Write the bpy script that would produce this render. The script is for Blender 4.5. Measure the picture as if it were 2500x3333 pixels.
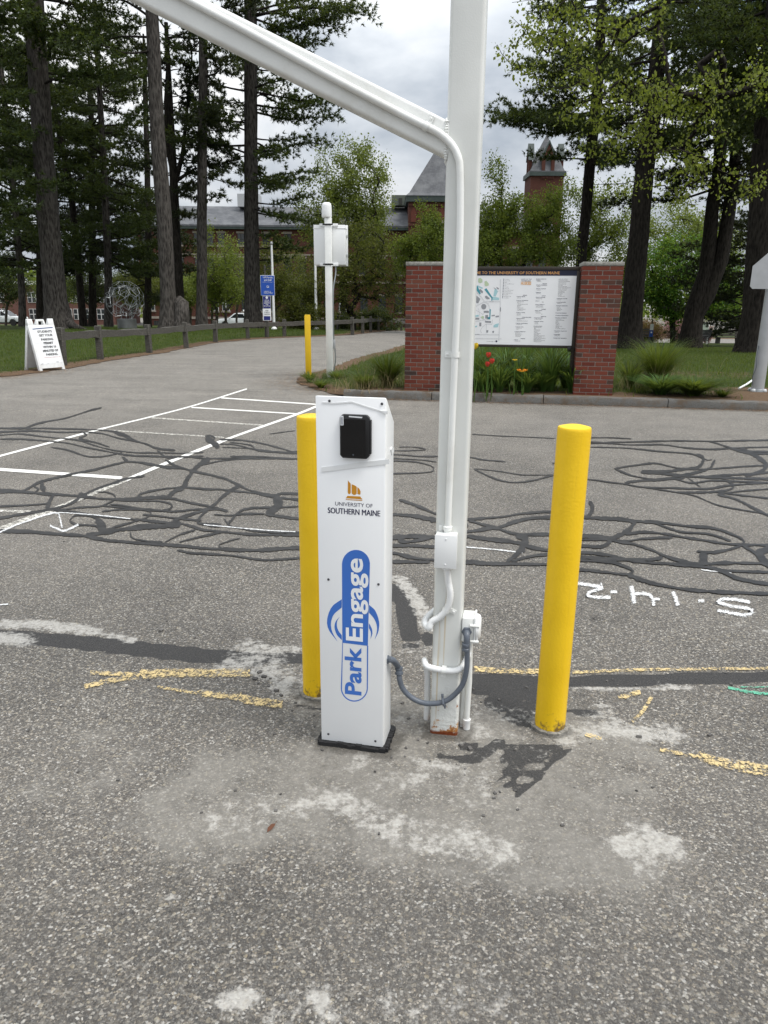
import bpy, bmesh, math, random
import numpy as np
from mathutils import Vector, Matrix, geometry
for o in list(bpy.data.objects): bpy.data.objects.remove(o)
SC = bpy.context.scene
COL = SC.collection
R = math.radians
# ------------------------------------------------------------------ camera, sky, sun, exposure
F, CX, CY, TH, H, ROLL = 2411.0, 1250.0, 1666.5, R(16), 1.55, R(0.45)
cs, sn = math.cos(ROLL), math.sin(ROLL)
FW = np.array((0, math.cos(TH), -math.sin(TH))); UP0 = np.array((0, math.sin(TH), math.cos(TH))); RT0 = np.array((1.0, 0, 0))
cd = bpy.data.cameras.new('camera'); cam = bpy.data.objects.new('camera', cd); COL.objects.link(cam)
cd.sensor_fit = 'HORIZONTAL'; cd.sensor_width = 36; cd.lens = 36 * F / 2500; cd.clip_start = .05; cd.clip_end = 3000
rt = cs * RT0 + sn * UP0; up = -sn * RT0 + cs * UP0
cam.matrix_world = Matrix(((rt[0], up[0], -FW[0], 0), (rt[1], up[1], -FW[1], 0), (rt[2], up[2], -FW[2], H), (0, 0, 0, 1)))
SC.camera = cam
SC.render.engine = 'CYCLES'
SC.cycles.max_bounces = 6; SC.cycles.diffuse_bounces = 3; SC.cycles.transparent_max_bounces = 6
SC.view_settings.view_transform = 'Standard'; SC.view_settings.look = 'None'
SC.view_settings.exposure = 1.05; SC.view_settings.gamma = 1
SUN_EL, SUN_AZ = R(62), R(115)           # veiled sun, high and to the right
wd = bpy.data.worlds.new('World'); SC.world = wd; wd.use_nodes = True
nt = wd.node_tree; nt.nodes.clear()
def wn(t, **k):
    n = nt.nodes.new(t)
    for a, b in k.items(): setattr(n, a, b)
    return n
wo = wn('ShaderNodeOutputWorld'); sky = wn('ShaderNodeTexSky', sky_type='NISHITA', sun_disc=False, sun_elevation=SUN_EL, sun_rotation=SUN_AZ)
bg1 = wn('ShaderNodeBackground'); bg1.inputs[1].default_value = .12; nt.links.new(sky.outputs[0], bg1.inputs[0])
tc = wn('ShaderNodeTexCoord'); mp = wn('ShaderNodeMapping'); mp.inputs['Scale'].default_value = (1.0, 1.0, 2.6); mp.inputs['Location'].default_value = (.35, .1, .12)
nt.links.new(tc.outputs['Generated'], mp.inputs[0])
n1 = wn('ShaderNodeTexNoise'); n1.inputs['Scale'].default_value = 2.4; n1.inputs['Detail'].default_value = 9; n1.inputs['Roughness'].default_value = .52; n1.inputs['Distortion'].default_value = .3
n2 = wn('ShaderNodeTexNoise'); n2.inputs['Scale'].default_value = 1.7; n2.inputs['Detail'].default_value = 6
for n in (n1, n2): nt.links.new(mp.outputs[0], n.inputs['Vector'])
cr = wn('ShaderNodeValToRGB'); e = cr.color_ramp.elements
e[0].position = .36; e[0].color = (.42, .475, .55, 1); e[1].position = .59; e[1].color = (.96, .975, .985, 1)
m_ = cr.color_ramp.elements.new(.49); m_.color = (.72, .765, .82, 1)
nt.links.new(n1.outputs[0], cr.inputs[0])
bg2 = wn('ShaderNodeBackground'); nt.links.new(cr.outputs[0], bg2.inputs[0])
sp_ = wn('ShaderNodeSeparateXYZ'); nt.links.new(tc.outputs['Generated'], sp_.inputs[0])       # overcast sky: luminance (1 + 2 sin elevation) / 3
mz = wn('ShaderNodeMath', operation='MAXIMUM'); nt.links.new(sp_.outputs[2], mz.inputs[0]); mz.inputs[1].default_value = 0.0
ma = wn('ShaderNodeMath', operation='MULTIPLY_ADD'); nt.links.new(mz.outputs[0], ma.inputs[0]); ma.inputs[1].default_value = 2.0; ma.inputs[2].default_value = 1.0
ms = wn('ShaderNodeMath', operation='MULTIPLY'); nt.links.new(ma.outputs[0], ms.inputs[0]); ms.inputs[1].default_value = .37; nt.links.new(ms.outputs[0], bg2.inputs[1])
cov = wn('ShaderNodeValToRGB'); cov.color_ramp.elements[0].position = .30; cov.color_ramp.elements[1].position = .40
nt.links.new(n2.outputs[0], cov.inputs[0])
mx = wn('ShaderNodeMixShader'); nt.links.new(cov.outputs[0], mx.inputs[0]); nt.links.new(bg1.outputs[0], mx.inputs[1]); nt.links.new(bg2.outputs[0], mx.inputs[2])
nt.links.new(mx.outputs[0], wo.inputs[0])
sl = bpy.data.lights.new('sun', 'SUN'); sl.energy = 1.5; sl.angle = R(24); sl.color = (1, .96, .9)
sun = bpy.data.objects.new('sun', sl); COL.objects.link(sun)
sd = Vector((math.sin(SUN_AZ) * math.cos(SUN_EL), math.cos(SUN_AZ) * math.cos(SUN_EL), math.sin(SUN_EL)))
sun.rotation_euler = sd.to_track_quat('Z', 'Y').to_euler(); sun.location = (5, 5, 30)

# ------------------------------------------------------------------ measuring: photograph pixels (2500 x 3333) to places
def ray(u, v):
    x, y = (u - CX) / F, -(v - CY) / F
    x, y = cs * x - sn * y, sn * x + cs * y
    return RT0 * x + UP0 * y + FW
def g(u, v, z=0.0):
    r = ray(u, v); t = (z - H) / r[2]; return np.array((0, 0, H)) + r * t
def at(u, v, Y):
    r = ray(u, v); t = Y / r[1]; return np.array((0, 0, H)) + r * t
def on_plane(u, v, o, n):
    r = ray(u, v); c = np.array((0, 0, H)); t = np.dot(np.array(o) - c, n) / np.dot(r, n); return c + r * t
def sm(a, b, x):
    t = np.clip((np.asarray(x, float) - a) / (b - a), 0, 1); return t * t * (3 - 2 * t)
def terrain(x, y):
    x = np.asarray(x, float); y = np.asarray(y, float)
    left = np.interp(y, [-50, 31, 36, 46, 65, 105, 125, 600], [0, 0, -.06, -.25, -1.0, -2.4, -2.6, -3.0])
    right = np.interp(y, [-50, 13, 16, 27, 38, 63, 105, 600], [0, 0, -.03, -.40, -.85, -1.75, -2.4, -3.0])
    w = sm(-2.5, 4.5, x - .12 * (y - 16))
    return left * (1 - w) + right * w
def hit(u, v, lift=0.0):
    r = ray(u, v); lo = 1.0
    for k in range(3000):
        t = 1.0 + k * .06; p = np.array((0, 0, H)) + r * t
        if p[2] < float(terrain(p[0], p[1])) + lift: return p
    return p
# ------------------------------------------------------------------ materials
def lin(r, g_, b):
    f = lambda c: (c / 12.92 if c <= .04045 else ((c + .055) / 1.055) ** 2.4)
    return (f(r / 255), f(g_ / 255), f(b / 255))
class NT:
    def __init__(s, name):
        s.m = bpy.data.materials.new(name); s.m.use_nodes = True; s.t = s.m.node_tree; s.t.nodes.clear()
        s.out = s.n('ShaderNodeOutputMaterial'); s.b = s.n('ShaderNodeBsdfPrincipled'); s.l(s.b.outputs[0], s.out.inputs[0])
        s.tc = s.n('ShaderNodeTexCoord'); s.co = s.tc.outputs['Object']
    def n(s, t, **k):
        n = s.t.nodes.new(t)
        for a, b in k.items(): setattr(n, a, b)
        return n
    def l(s, a, b): s.t.links.new(a, b)
    def val(s, sock, v):
        if hasattr(v, 'is_output'): s.l(v, sock)
        else: sock.default_value = v if not isinstance(v, tuple) or len(v) == 4 or sock.type != 'RGBA' else (*v, 1)
    def noise(s, scale, detail=4, rough=.55, vec=None, dist=0):
        n = s.n('ShaderNodeTexNoise'); n.inputs['Scale'].default_value = scale; n.inputs['Detail'].default_value = detail
        n.inputs['Roughness'].default_value = rough; n.inputs['Distortion'].default_value = dist; s.l(vec or s.co, n.inputs['Vector']); return n.outputs[0]
    def vor(s, scale, out='Color', vec=None, feature='F1'):
        n = s.n('ShaderNodeTexVoronoi', feature=feature); n.inputs['Scale'].default_value = scale; s.l(vec or s.co, n.inputs['Vector']); return n.outputs[out]
    def mapv(s, scale, vec=None):
        n = s.n('ShaderNodeMapping'); n.inputs['Scale'].default_value = scale; s.l(vec or s.co, n.inputs[0]); return n.outputs[0]
    def ramp(s, fac, *st):
        n = s.n('ShaderNodeValToRGB'); el = n.color_ramp.elements
        while len(el) < len(st): el.new(.5)
        for e, (p, c) in zip(el, st): e.position = p; e.color = (*c, 1) if isinstance(c, tuple) else (c, c, c, 1)
        s.l(fac, n.inputs[0]); return n.outputs[0]
    def mix(s, fac, a, b, mode='MIX'):
        n = s.n('ShaderNodeMix', data_type='RGBA', blend_type=mode); s.val(n.inputs[0], fac); s.val(n.inputs[6], a); s.val(n.inputs[7], b); return n.outputs[2]
    def math(s, op, a, b=0.0, c=None):
        n = s.n('ShaderNodeMath', operation=op); s.val(n.inputs[0], a); s.val(n.inputs[1], b)
        if c is not None: s.val(n.inputs[2], c)
        return n.outputs[0]
    def sstep(s, x, a, b):
        n = s.n('ShaderNodeMapRange', interpolation_type='SMOOTHSTEP'); s.val(n.inputs[0], x); n.inputs[1].default_value = a; n.inputs[2].default_value = b; return n.outputs[0]
    def attr(s, name, out='Fac'):
        n = s.n('ShaderNodeAttribute', attribute_name=name); return n.outputs[out]
    def sep(s, v):
        n = s.n('ShaderNodeSeparateXYZ'); s.l(v, n.inputs[0]); return n.outputs
    def bump(s, h, strength=.3, dist=.01):
        n = s.n('ShaderNodeBump'); n.inputs['Strength'].default_value = strength; n.inputs['Distance'].default_value = dist
        s.l(h, n.inputs['Height']); s.l(n.outputs[0], s.b.inputs['Normal'])
    def fin(s, col=None, rough=.7, metal=0, spec=.4):
        if col is not None: s.val(s.b.inputs['Base Color'], col)
        s.val(s.b.inputs['Roughness'], rough); s.b.inputs['Metallic'].default_value = metal; s.b.inputs['Specular IOR Level'].default_value = spec
        return s.m
    def alpha(s, a): s.val(s.b.inputs['Alpha'], a)
def pm(name, col, rough=.6, var=.12, scale=12, bump=.0, bscale=60, metal=0, spec=.4, dirt=None, dscale=3):
    t = NT(name); c2 = tuple(min(1, c * (1 - var)) for c in col); c3 = tuple(min(1, c * (1 + var)) for c in col)
    c = t.ramp(t.noise(scale, 5), (.3, c2), (.7, c3))
    if dirt: c = t.mix(t.ramp(t.noise(dscale, 8, .65), (.52, 0.0), (.72, .7)), c, dirt)
    if bump: t.bump(t.noise(bscale, 4), bump, .004)
    return t.fin(c, rough, metal, spec)
def leaf_mat(name, c1, c2, tr=.35, rough=.55):
    t = NT(name); gi = t.n('ShaderNodeNewGeometry').outputs['Random Per Island']
    c = t.ramp(gi, (0, c1), (1, c2)); t.fin(c, rough, 0, .25)
    tl = t.n('ShaderNodeBsdfTranslucent'); t.l(t.mix(.35, c, (.5, .6, .08), 'MIX'), tl.inputs[0])
    m = t.n('ShaderNodeMixShader'); m.inputs[0].default_value = tr; t.l(t.b.outputs[0], m.inputs[1]); t.l(tl.outputs[0], m.inputs[2]); t.l(m.outputs[0], t.out.inputs[0])
    return t.m
# ------------------------------------------------------------------ mesh helpers
def props(o, label=None, cat=None, group=None, kind=None):
    for k, v in (('label', label), ('category', cat), ('group', group), ('kind', kind)):
        if v: o[k] = v
    return o
def link(o, parent=None):
    COL.objects.link(o)
    if parent is not None: o.parent = parent
    return o
def empty(name, loc=(0, 0, 0), label=None, cat=None, group=None, yaw=0, parent=None):
    o = bpy.data.objects.new(name, None); o.empty_display_size = .1; link(o, parent); o.location = tuple(float(c) for c in loc); o.rotation_euler = (0, 0, yaw)
    return props(o, label, cat, group)
def arr_mesh(name, V, T):
    """fast mesh from an (N,3) vertex array and (M,3) triangles or (M,4) quads"""
    V = np.asarray(V, np.float32); T = np.asarray(T, np.int32); k = T.shape[1]
    me = bpy.data.meshes.new(name); me.vertices.add(len(V)); me.vertices.foreach_set('co', V.ravel())
    me.loops.add(T.size); me.loops.foreach_set('vertex_index', T.ravel())
    me.polygons.add(len(T)); me.polygons.foreach_set('loop_start', np.arange(0, T.size, k, dtype=np.int32))
    me.polygons.foreach_set('loop_total', np.full(len(T), k, np.int32)); me.update(calc_edges=True); me.validate(); return me
class MB:
    def __init__(s): s.v = []; s.f = []
    def add(s, vs, fs):
        o = len(s.v); s.v += [tuple(float(c) for c in p) for p in vs]; s.f += [tuple(i + o for i in f) for f in fs]; return s
    def box(s, c, d, rot=None, bev=0):
        x, y, z = (k / 2 for k in d)
        P = [Vector(p) for p in ((-x, -y, -z), (x, -y, -z), (x, y, -z), (-x, y, -z), (-x, -y, z), (x, -y, z), (x, y, z), (-x, y, z))]
        if rot is not None: P = [rot @ p for p in P]
        c = Vector(tuple(float(k) for k in c))
        return s.add([p + c for p in P], [(0, 3, 2, 1), (4, 5, 6, 7), (0, 1, 5, 4), (1, 2, 6, 5), (2, 3, 7, 6), (3, 0, 4, 7)])
    def tube(s, pts, rad, n=8, cap=True, wob=0, rs=None):
        pts = [Vector(tuple(float(c) for c in p)) for p in pts]; k = len(pts)
        rad = [rad] * k if np.isscalar(rad) else list(rad)
        fr = None; vs = []
        for i in range(k):
            d = (pts[min(i + 1, k - 1)] - pts[max(i - 1, 0)]).normalized()
            if fr is None: fr = d.orthogonal().normalized()
            else: fr = (fr - d * fr.dot(d)); fr = fr.normalized() if fr.length > 1e-6 else d.orthogonal().normalized()
            b = d.cross(fr)
            for j in range(n):
                a = 2 * math.pi * j / n; r_ = rad[i] * (1 + (rs.uniform(-wob, wob) if wob else 0))
                vs.append(pts[i] + (fr * math.cos(a) + b * math.sin(a)) * r_)
        fs = [(i * n + j, i * n + (j + 1) % n, (i + 1) * n + (j + 1) % n, (i + 1) * n + j) for i in range(k - 1) for j in range(n)]
        if cap: fs += [tuple(range(n - 1, -1, -1)), tuple((k - 1) * n + j for j in range(n))]
        return s.add(vs, fs)
    def prism(s, poly, a, b, M=None):
        """polygon (x,y) extruded from z=a to z=b, M places it"""
        n = len(poly); vs = [Vector((p[0], p[1], a)) for p in poly] + [Vector((p[0], p[1], b)) for p in poly]
        if M is not None: vs = [M @ v for v in vs]
        fs = [tuple(range(n - 1, -1, -1)), tuple(range(n, 2 * n))] + [(i, (i + 1) % n, n + (i + 1) % n, n + i) for i in range(n)]
        return s.add(vs, fs)
    def lathe(s, prof, n=24, c=(0, 0, 0)):
        vs = [(c[0] + r_ * math.cos(2 * math.pi * j / n), c[1] + r_ * math.sin(2 * math.pi * j / n), c[2] + z) for r_, z in prof for j in range(n)]
        k = len(prof); fs = [(i * n + j, i * n + (j + 1) % n, (i + 1) * n + (j + 1) % n, (i + 1) * n + j) for i in range(k - 1) for j in range(n)]
        fs += [tuple(range(n - 1, -1, -1)), tuple((k - 1) * n + j for j in range(n))]
        return s.add(vs, fs)
    def build(s, name, mat, parent=None, smooth=False, bevel=0, seg=2, loc=None, angle=40):
        me = bpy.data.meshes.new(name); me.from_pydata(s.v, [], s.f)
        if bevel:
            bm = bmesh.new(); bm.from_mesh(me); bmesh.ops.recalc_face_normals(bm, faces=bm.faces)
            ed = [e for e in bm.edges if len(e.link_faces) == 2 and e.calc_face_angle(0) > R(30)]
            bmesh.ops.bevel(bm, geom=ed, offset=bevel, segments=seg, profile=.5, affect='EDGES', clamp_overlap=True); bm.to_mesh(me); bm.free()
        me.materials.append(mat)
        if smooth or bevel:
            me.polygons.foreach_set('use_smooth', [True] * len(me.polygons)); me.set_sharp_from_angle(angle=R(angle))
        me.update(); o = link(bpy.data.objects.new(name, me), parent)
        if loc is not None: o.location = loc
        return o
def box(name, c, d, mat, parent=None, bevel=0, rot=None): return MB().box(c, d, rot).build(name, mat, parent, bevel=bevel)
def mesh_obj(name, V, T, mat, parent=None, smooth=False):
    me = arr_mesh(name, V, T); me.materials.append(mat)
    if smooth: me.polygons.foreach_set('use_smooth', np.ones(len(me.polygons), bool))
    return link(bpy.data.objects.new(name, me), parent)
def copy_tree(o, parent=None):
    c = o.copy(); COL.objects.link(c); c.parent = parent
    for ch in [k for k in o.children]: copy_tree(ch, c)
    return c
def spline(P, step):
    """Catmull-Rom through the points, sampled about every step"""
    P = np.array(P, float); Q = np.vstack([2 * P[0] - P[1], P, 2 * P[-1] - P[-2]]); out = []
    for i in range(1, len(Q) - 2):
        n = max(2, int(np.linalg.norm(Q[i + 1] - Q[i]) / step))
        for k in range(n):
            t = k / n; a, b, c, d = Q[i - 1], Q[i], Q[i + 1], Q[i + 2]
            out.append(.5 * (2 * b + (c - a) * t + (2 * a - 5 * b + 4 * c - d) * t * t + (3 * b - a - 3 * c + d) * t ** 3))
    out.append(P[-1]); return np.array(out)
def frame(o, x, y):
    """4x4 with local X, Y and Z = X x Y at o"""
    x = Vector(tuple(map(float, x))).normalized(); y = Vector(tuple(map(float, y))).normalized(); z = x.cross(y)
    return Matrix(((x[0], y[0], z[0], o[0]), (x[1], y[1], z[1], o[1]), (x[2], y[2], z[2], o[2]), (0, 0, 0, 1)))
_tc = {}
def text_arrays(body, bold=0.0, res=2):
    key = (body, bold, res)
    if key not in _tc:
        c = bpy.data.curves.new('t', 'FONT'); c.body = body; c.size = 1; c.offset = bold; c.resolution_u = res; c.fill_mode = 'FRONT'
        o = bpy.data.objects.new('t', c); COL.objects.link(o); me = bpy.data.meshes.new_from_object(o)
        V = np.array([v.co[:2] for v in me.vertices]).reshape(-1, 2); Fc = [tuple(p.vertices) for p in me.polygons]
        bpy.data.objects.remove(o); bpy.data.curves.remove(c); bpy.data.meshes.remove(me); _tc[key] = (V, Fc)
    return _tc[key]
def text_into(mb, body, x0, x1, y0, y1, M, z=0.0, bold=0.0, res=2):
    """letters stretched into the box x0..x1, y0..y1 of plane M, laid at height z"""
    V, Fc = text_arrays(body, bold, res); a = V.min(0); b = V.max(0)
    W = (V - a) / (b - a) * (x1 - x0, y1 - y0) + (x0, y0)
    return mb.add([M @ Vector((p[0], p[1], z)) for p in W], Fc)
def text_h(mb, body, x, y, h, M, z=0.0, bold=0.0, res=1, align='L', sx=1.0):
    """letters with cap height h, baseline at y"""
    V, Fc = text_arrays(body, bold, res); W = V * (h / .69); W = W * (sx, 1); w = W[:, 0].max()
    ox = x if align == 'L' else x - w / 2
    return mb.add([M @ Vector((p[0] + ox, p[1] + y, z)) for p in W], Fc)
# ------------------------------------------------------------------ shared materials
rnd = random.Random(7); nr = np.random.default_rng(7)
M = {}
M['white_paint'] = pm('white_paint', (.75, .76, .74), .42, .06, 5, .12, 180, dirt=(.52, .50, .44), dscale=2.2)
M['white_gloss'] = pm('white_gloss', (.76, .77, .77), .38, .03, 3)
M['white_plastic'] = pm('white_plastic', (.74, .75, .75), .45, .04, 8, dirt=(.58, .56, .52), dscale=6)
t = NT('yellow_paint'); x, y, z = t.sep(t.co); n_ = t.noise(24, 8, .7); c = t.ramp(t.noise(6, 5), (.3, (.74, .465, .006)), (.7, (.82, .53, .012)))
c = t.mix(t.math('MULTIPLY', t.sstep(t.noise(1.0, 4, .6, t.mapv((26, 26, 1.6))), .58, .74), .35), c, (.50, .31, .02))
c = t.mix(t.sstep(t.math('ADD', t.math('MULTIPLY', t.math('SUBTRACT', .085, z), 9.0), t.math('MULTIPLY', t.math('SUBTRACT', n_, .5), 3.2)), .35, .95), c, (.16, .10, .03))
c = t.mix(t.sstep(t.noise(38, 6, .75), .70, .74), c, (.22, .15, .06)); t.bump(t.noise(120, 4), .3, .004); M['yellow_paint'] = t.fin(c, .42)
M['yellow_sleeve'] = pm('yellow_sleeve', (.66, .42, .01), .45, .06, 6)
M['black'] = pm('black_plastic', (.012, .012, .013), .38, .2, 30)
M['rubber'] = pm('black_rubber', (.015, .015, .016), .75, .3, 40, .4, 80)
M['screen'] = pm('dark_glass', (.004, .004, .005), .06, .0, 5, spec=.5)
M['grey_conduit'] = pm('grey_conduit', (.10, .115, .14), .4, .1, 25)
M['steel'] = pm('galvanised_steel', (.34, .36, .37), .38, .15, 14, metal=.85)
M['alu'] = pm('aluminium_sheet', (.40, .41, .42), .5, .08, 6, .05, 40, metal=.35)
M['screw'] = pm('screw_steel', (.09, .09, .10), .4, .2, 200, metal=.6)
M['blue_print'] = pm('blue_print', (.045, .15, .50), .42, .02, 5)
M['panel_print'] = pm('panel_white_print', (.79, .80, .81), .45, .02, 5)
M['navy_print'] = pm('navy_print', (.006, .007, .05), .42, .02, 5)
M['gold_print'] = pm('gold_print', (.56, .25, .02), .42, .03, 5)
M['label'] = pm('sticker', (.7, .72, .74), .4, .02, 5)
M['bark'] = None
def bark(name, c1, c2, sc=1.0):
    t = NT(name); v = t.mapv((9 * sc, 9 * sc, 2.2 * sc)); n = t.noise(1.6, 8, .7, v, .6); c = t.vor(1.5, 'Distance', v)
    k = t.math('MULTIPLY', n, t.math('ADD', c, .45)); col = t.ramp(k, (.22, c1), (.62, c2)); t.bump(k, .9, .05); return t.fin(col, .9, 0, .1)
M['bark'] = bark('pine_bark', (.012, .0105, .009), (.085, .077, .070))
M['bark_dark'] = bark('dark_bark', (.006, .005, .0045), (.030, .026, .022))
M['bark_grey'] = bark('grey_bark', (.03, .026, .022), (.10, .09, .078), 1.6)
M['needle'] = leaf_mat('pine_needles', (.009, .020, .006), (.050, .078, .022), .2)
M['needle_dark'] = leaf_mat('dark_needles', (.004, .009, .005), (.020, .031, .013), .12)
M['leaf_maple'] = leaf_mat('young_maple_leaves', (.06, .085, .010), (.17, .195, .028), .42)
M['leaf_pale'] = leaf_mat('pale_spring_leaves', (.062, .09, .018), (.18, .22, .05), .42)
M['leaf_mid'] = leaf_mat('green_leaves', (.040, .070, .009), (.135, .175, .024), .4)
M['leaf_olive'] = leaf_mat('olive_leaves', (.024, .033, .006), (.085, .09, .015), .33)
M['leaf_bright'] = leaf_mat('bright_green_leaves', (.022, .075, .010), (.085, .20, .022), .4)
M['leaf_shrub'] = leaf_mat('shrub_leaves', (.010, .020, .007), (.040, .060, .016), .25)
M['blossom'] = leaf_mat('pink_blossom', (.42, .20, .22), (.72, .48, .50), .3)
M['bronze'] = leaf_mat('bronze_leaves', (.10, .05, .03), (.22, .11, .08), .3)
M['blade'] = leaf_mat('grass_blades', (.018, .042, .005), (.068, .105, .014), .32)
M['lily'] = leaf_mat('strap_leaves', (.024, .062, .012), (.085, .165, .036), .28)
M['straw'] = leaf_mat('dry_blades', (.16, .12, .06), (.34, .27, .15), .2)
M['tulip'] = leaf_mat('red_petals', (.42, .012, .015), (.62, .05, .05), .3)
M['orange'] = leaf_mat('orange_petals', (.60, .16, .01), (.75, .28, .02), .3)
M['yellow_petal'] = leaf_mat('yellow_petals', (.65, .42, .02), (.75, .55, .05), .3)
t = NT('granite'); c = t.mix(t.ramp(t.noise(5, 7, .7), (.45, 0.0), (.65, 1.0)), t.ramp(t.noise(160, 3), (.3, (.065, .064, .060)), (.7, (.165, .160, .150))), (.105, .078, .055))
t.bump(t.noise(28, 8, .7), .8, .02); M['granite'] = t.fin(c, .85)
t = NT('pier_cap_concrete'); t.bump(t.noise(90, 5), .5, .006); M['cap'] = t.fin(t.ramp(t.noise(14, 8, .7), (.3, (.12, .115, .10)), (.62, (.34, .33, .30))), .9)
t = NT('mortar'); M['mortar'] = t.fin(t.ramp(t.noise(60, 5), (.3, (.16, .148, .13)), (.7, (.26, .242, .215))), .95)
def brick_mat(name, c1, c2, c3):
    t = NT(name); oi = t.n('ShaderNodeObjectInfo').outputs['Random']
    c = t.ramp(oi, (0, c1), (.55, c2), (1, c3)); c = t.mix(t.ramp(t.noise(35, 6, .7), (.4, 0.0), (.8, .55)), c, (.10, .045, .032)); t.bump(t.noise(120, 4), .5, .003); return t.fin(c, .85, 0, .2)
M['brick'] = brick_mat('red_brick', (.115, .026, .017), (.165, .042, .026), (.145, .050, .032))
M['brick_dark'] = brick_mat('burnt_brick', (.035, .026, .023), (.065, .036, .028), (.09, .040, .029))
def far_brick(name, a, b, mo):
    t = NT(name); br = t.n('ShaderNodeTexBrick'); br.inputs['Scale'].default_value = 1.0; br.inputs['Brick Width'].default_value = .22; br.inputs['Row Height'].default_value = .075; br.inputs['Mortar Size'].default_value = .008
    br.inputs['Color1'].default_value = (*a, 1); br.inputs['Color2'].default_value = (*b, 1); br.inputs['Mortar'].default_value = (*mo, 1)
    x, y, z = t.sep(t.co); cb = t.n('ShaderNodeCombineXYZ'); t.l(t.math('ADD', x, y), cb.inputs[0]); t.l(z, cb.inputs[1]); t.l(cb.outputs[0], br.inputs['Vector'])
    return t.fin(t.mix(t.ramp(t.noise(.5, 6), (.35, 0.0), (.75, .45)), br.outputs[0], tuple(k * .6 for k in a)), .9, 0, .2)
M['hall_brick'] = far_brick('hall_brick', (.092, .032, .022), (.070, .025, .018), (.085, .05, .04))
M['far_brick'] = far_brick('far_house_brick', (.15, .072, .056), (.12, .055, .044), (.14, .09, .075))
t = NT('slate'); x, y, z = t.sep(t.co); br = t.n('ShaderNodeTexBrick'); br.inputs['Scale'].default_value = 1.0; br.inputs['Brick Width'].default_value = .34; br.inputs['Row Height'].default_value = .20; br.inputs['Mortar Size'].default_value = .018
br.inputs['Color1'].default_value = (.055, .058, .066, 1); br.inputs['Color2'].default_value = (.085, .089, .098, 1); br.inputs['Mortar'].default_value = (.045, .047, .052, 1)
cb = t.n('ShaderNodeCombineXYZ'); t.l(t.math('ADD', x, y), cb.inputs[0]); t.l(z, cb.inputs[1]); t.l(cb.outputs[0], br.inputs['Vector'])
M['slate'] = t.fin(t.mix(t.ramp(t.noise(.7, 7), (.4, 0.0), (.75, .6)), br.outputs[0], (.17, .175, .18)), .7)
M['copper'] = pm('dark_green_trim', (.035, .05, .045), .6, .25, 1.5)
M['stone'] = pm('pale_stone', (.22, .19, .16), .85, .1, 2)
M['window_glass'] = pm('window_glass', (.02, .024, .028), .08, .2, 1, spec=.6)
M['frame_dark'] = pm('dark_frame', (.035, .035, .03), .6, .1)
M['frame_white'] = pm('white_frame', (.6, .6, .58), .6, .06)
M['bronze_frame'] = pm('dark_bronze_frame', (.030, .024, .018), .5, .1)
t = NT('weathered_wood'); v = t.mapv((3, 3, 3)); n = t.noise(6, 9, .75, t.mapv((2, 2, 14)), .4)
t.bump(n, .7, .01); M['wood'] = t.fin(t.ramp(n, (.32, (.014, .013, .011)), (.60, (.090, .084, .072)), (.74, (.19, .18, .155))), .9)
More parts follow.
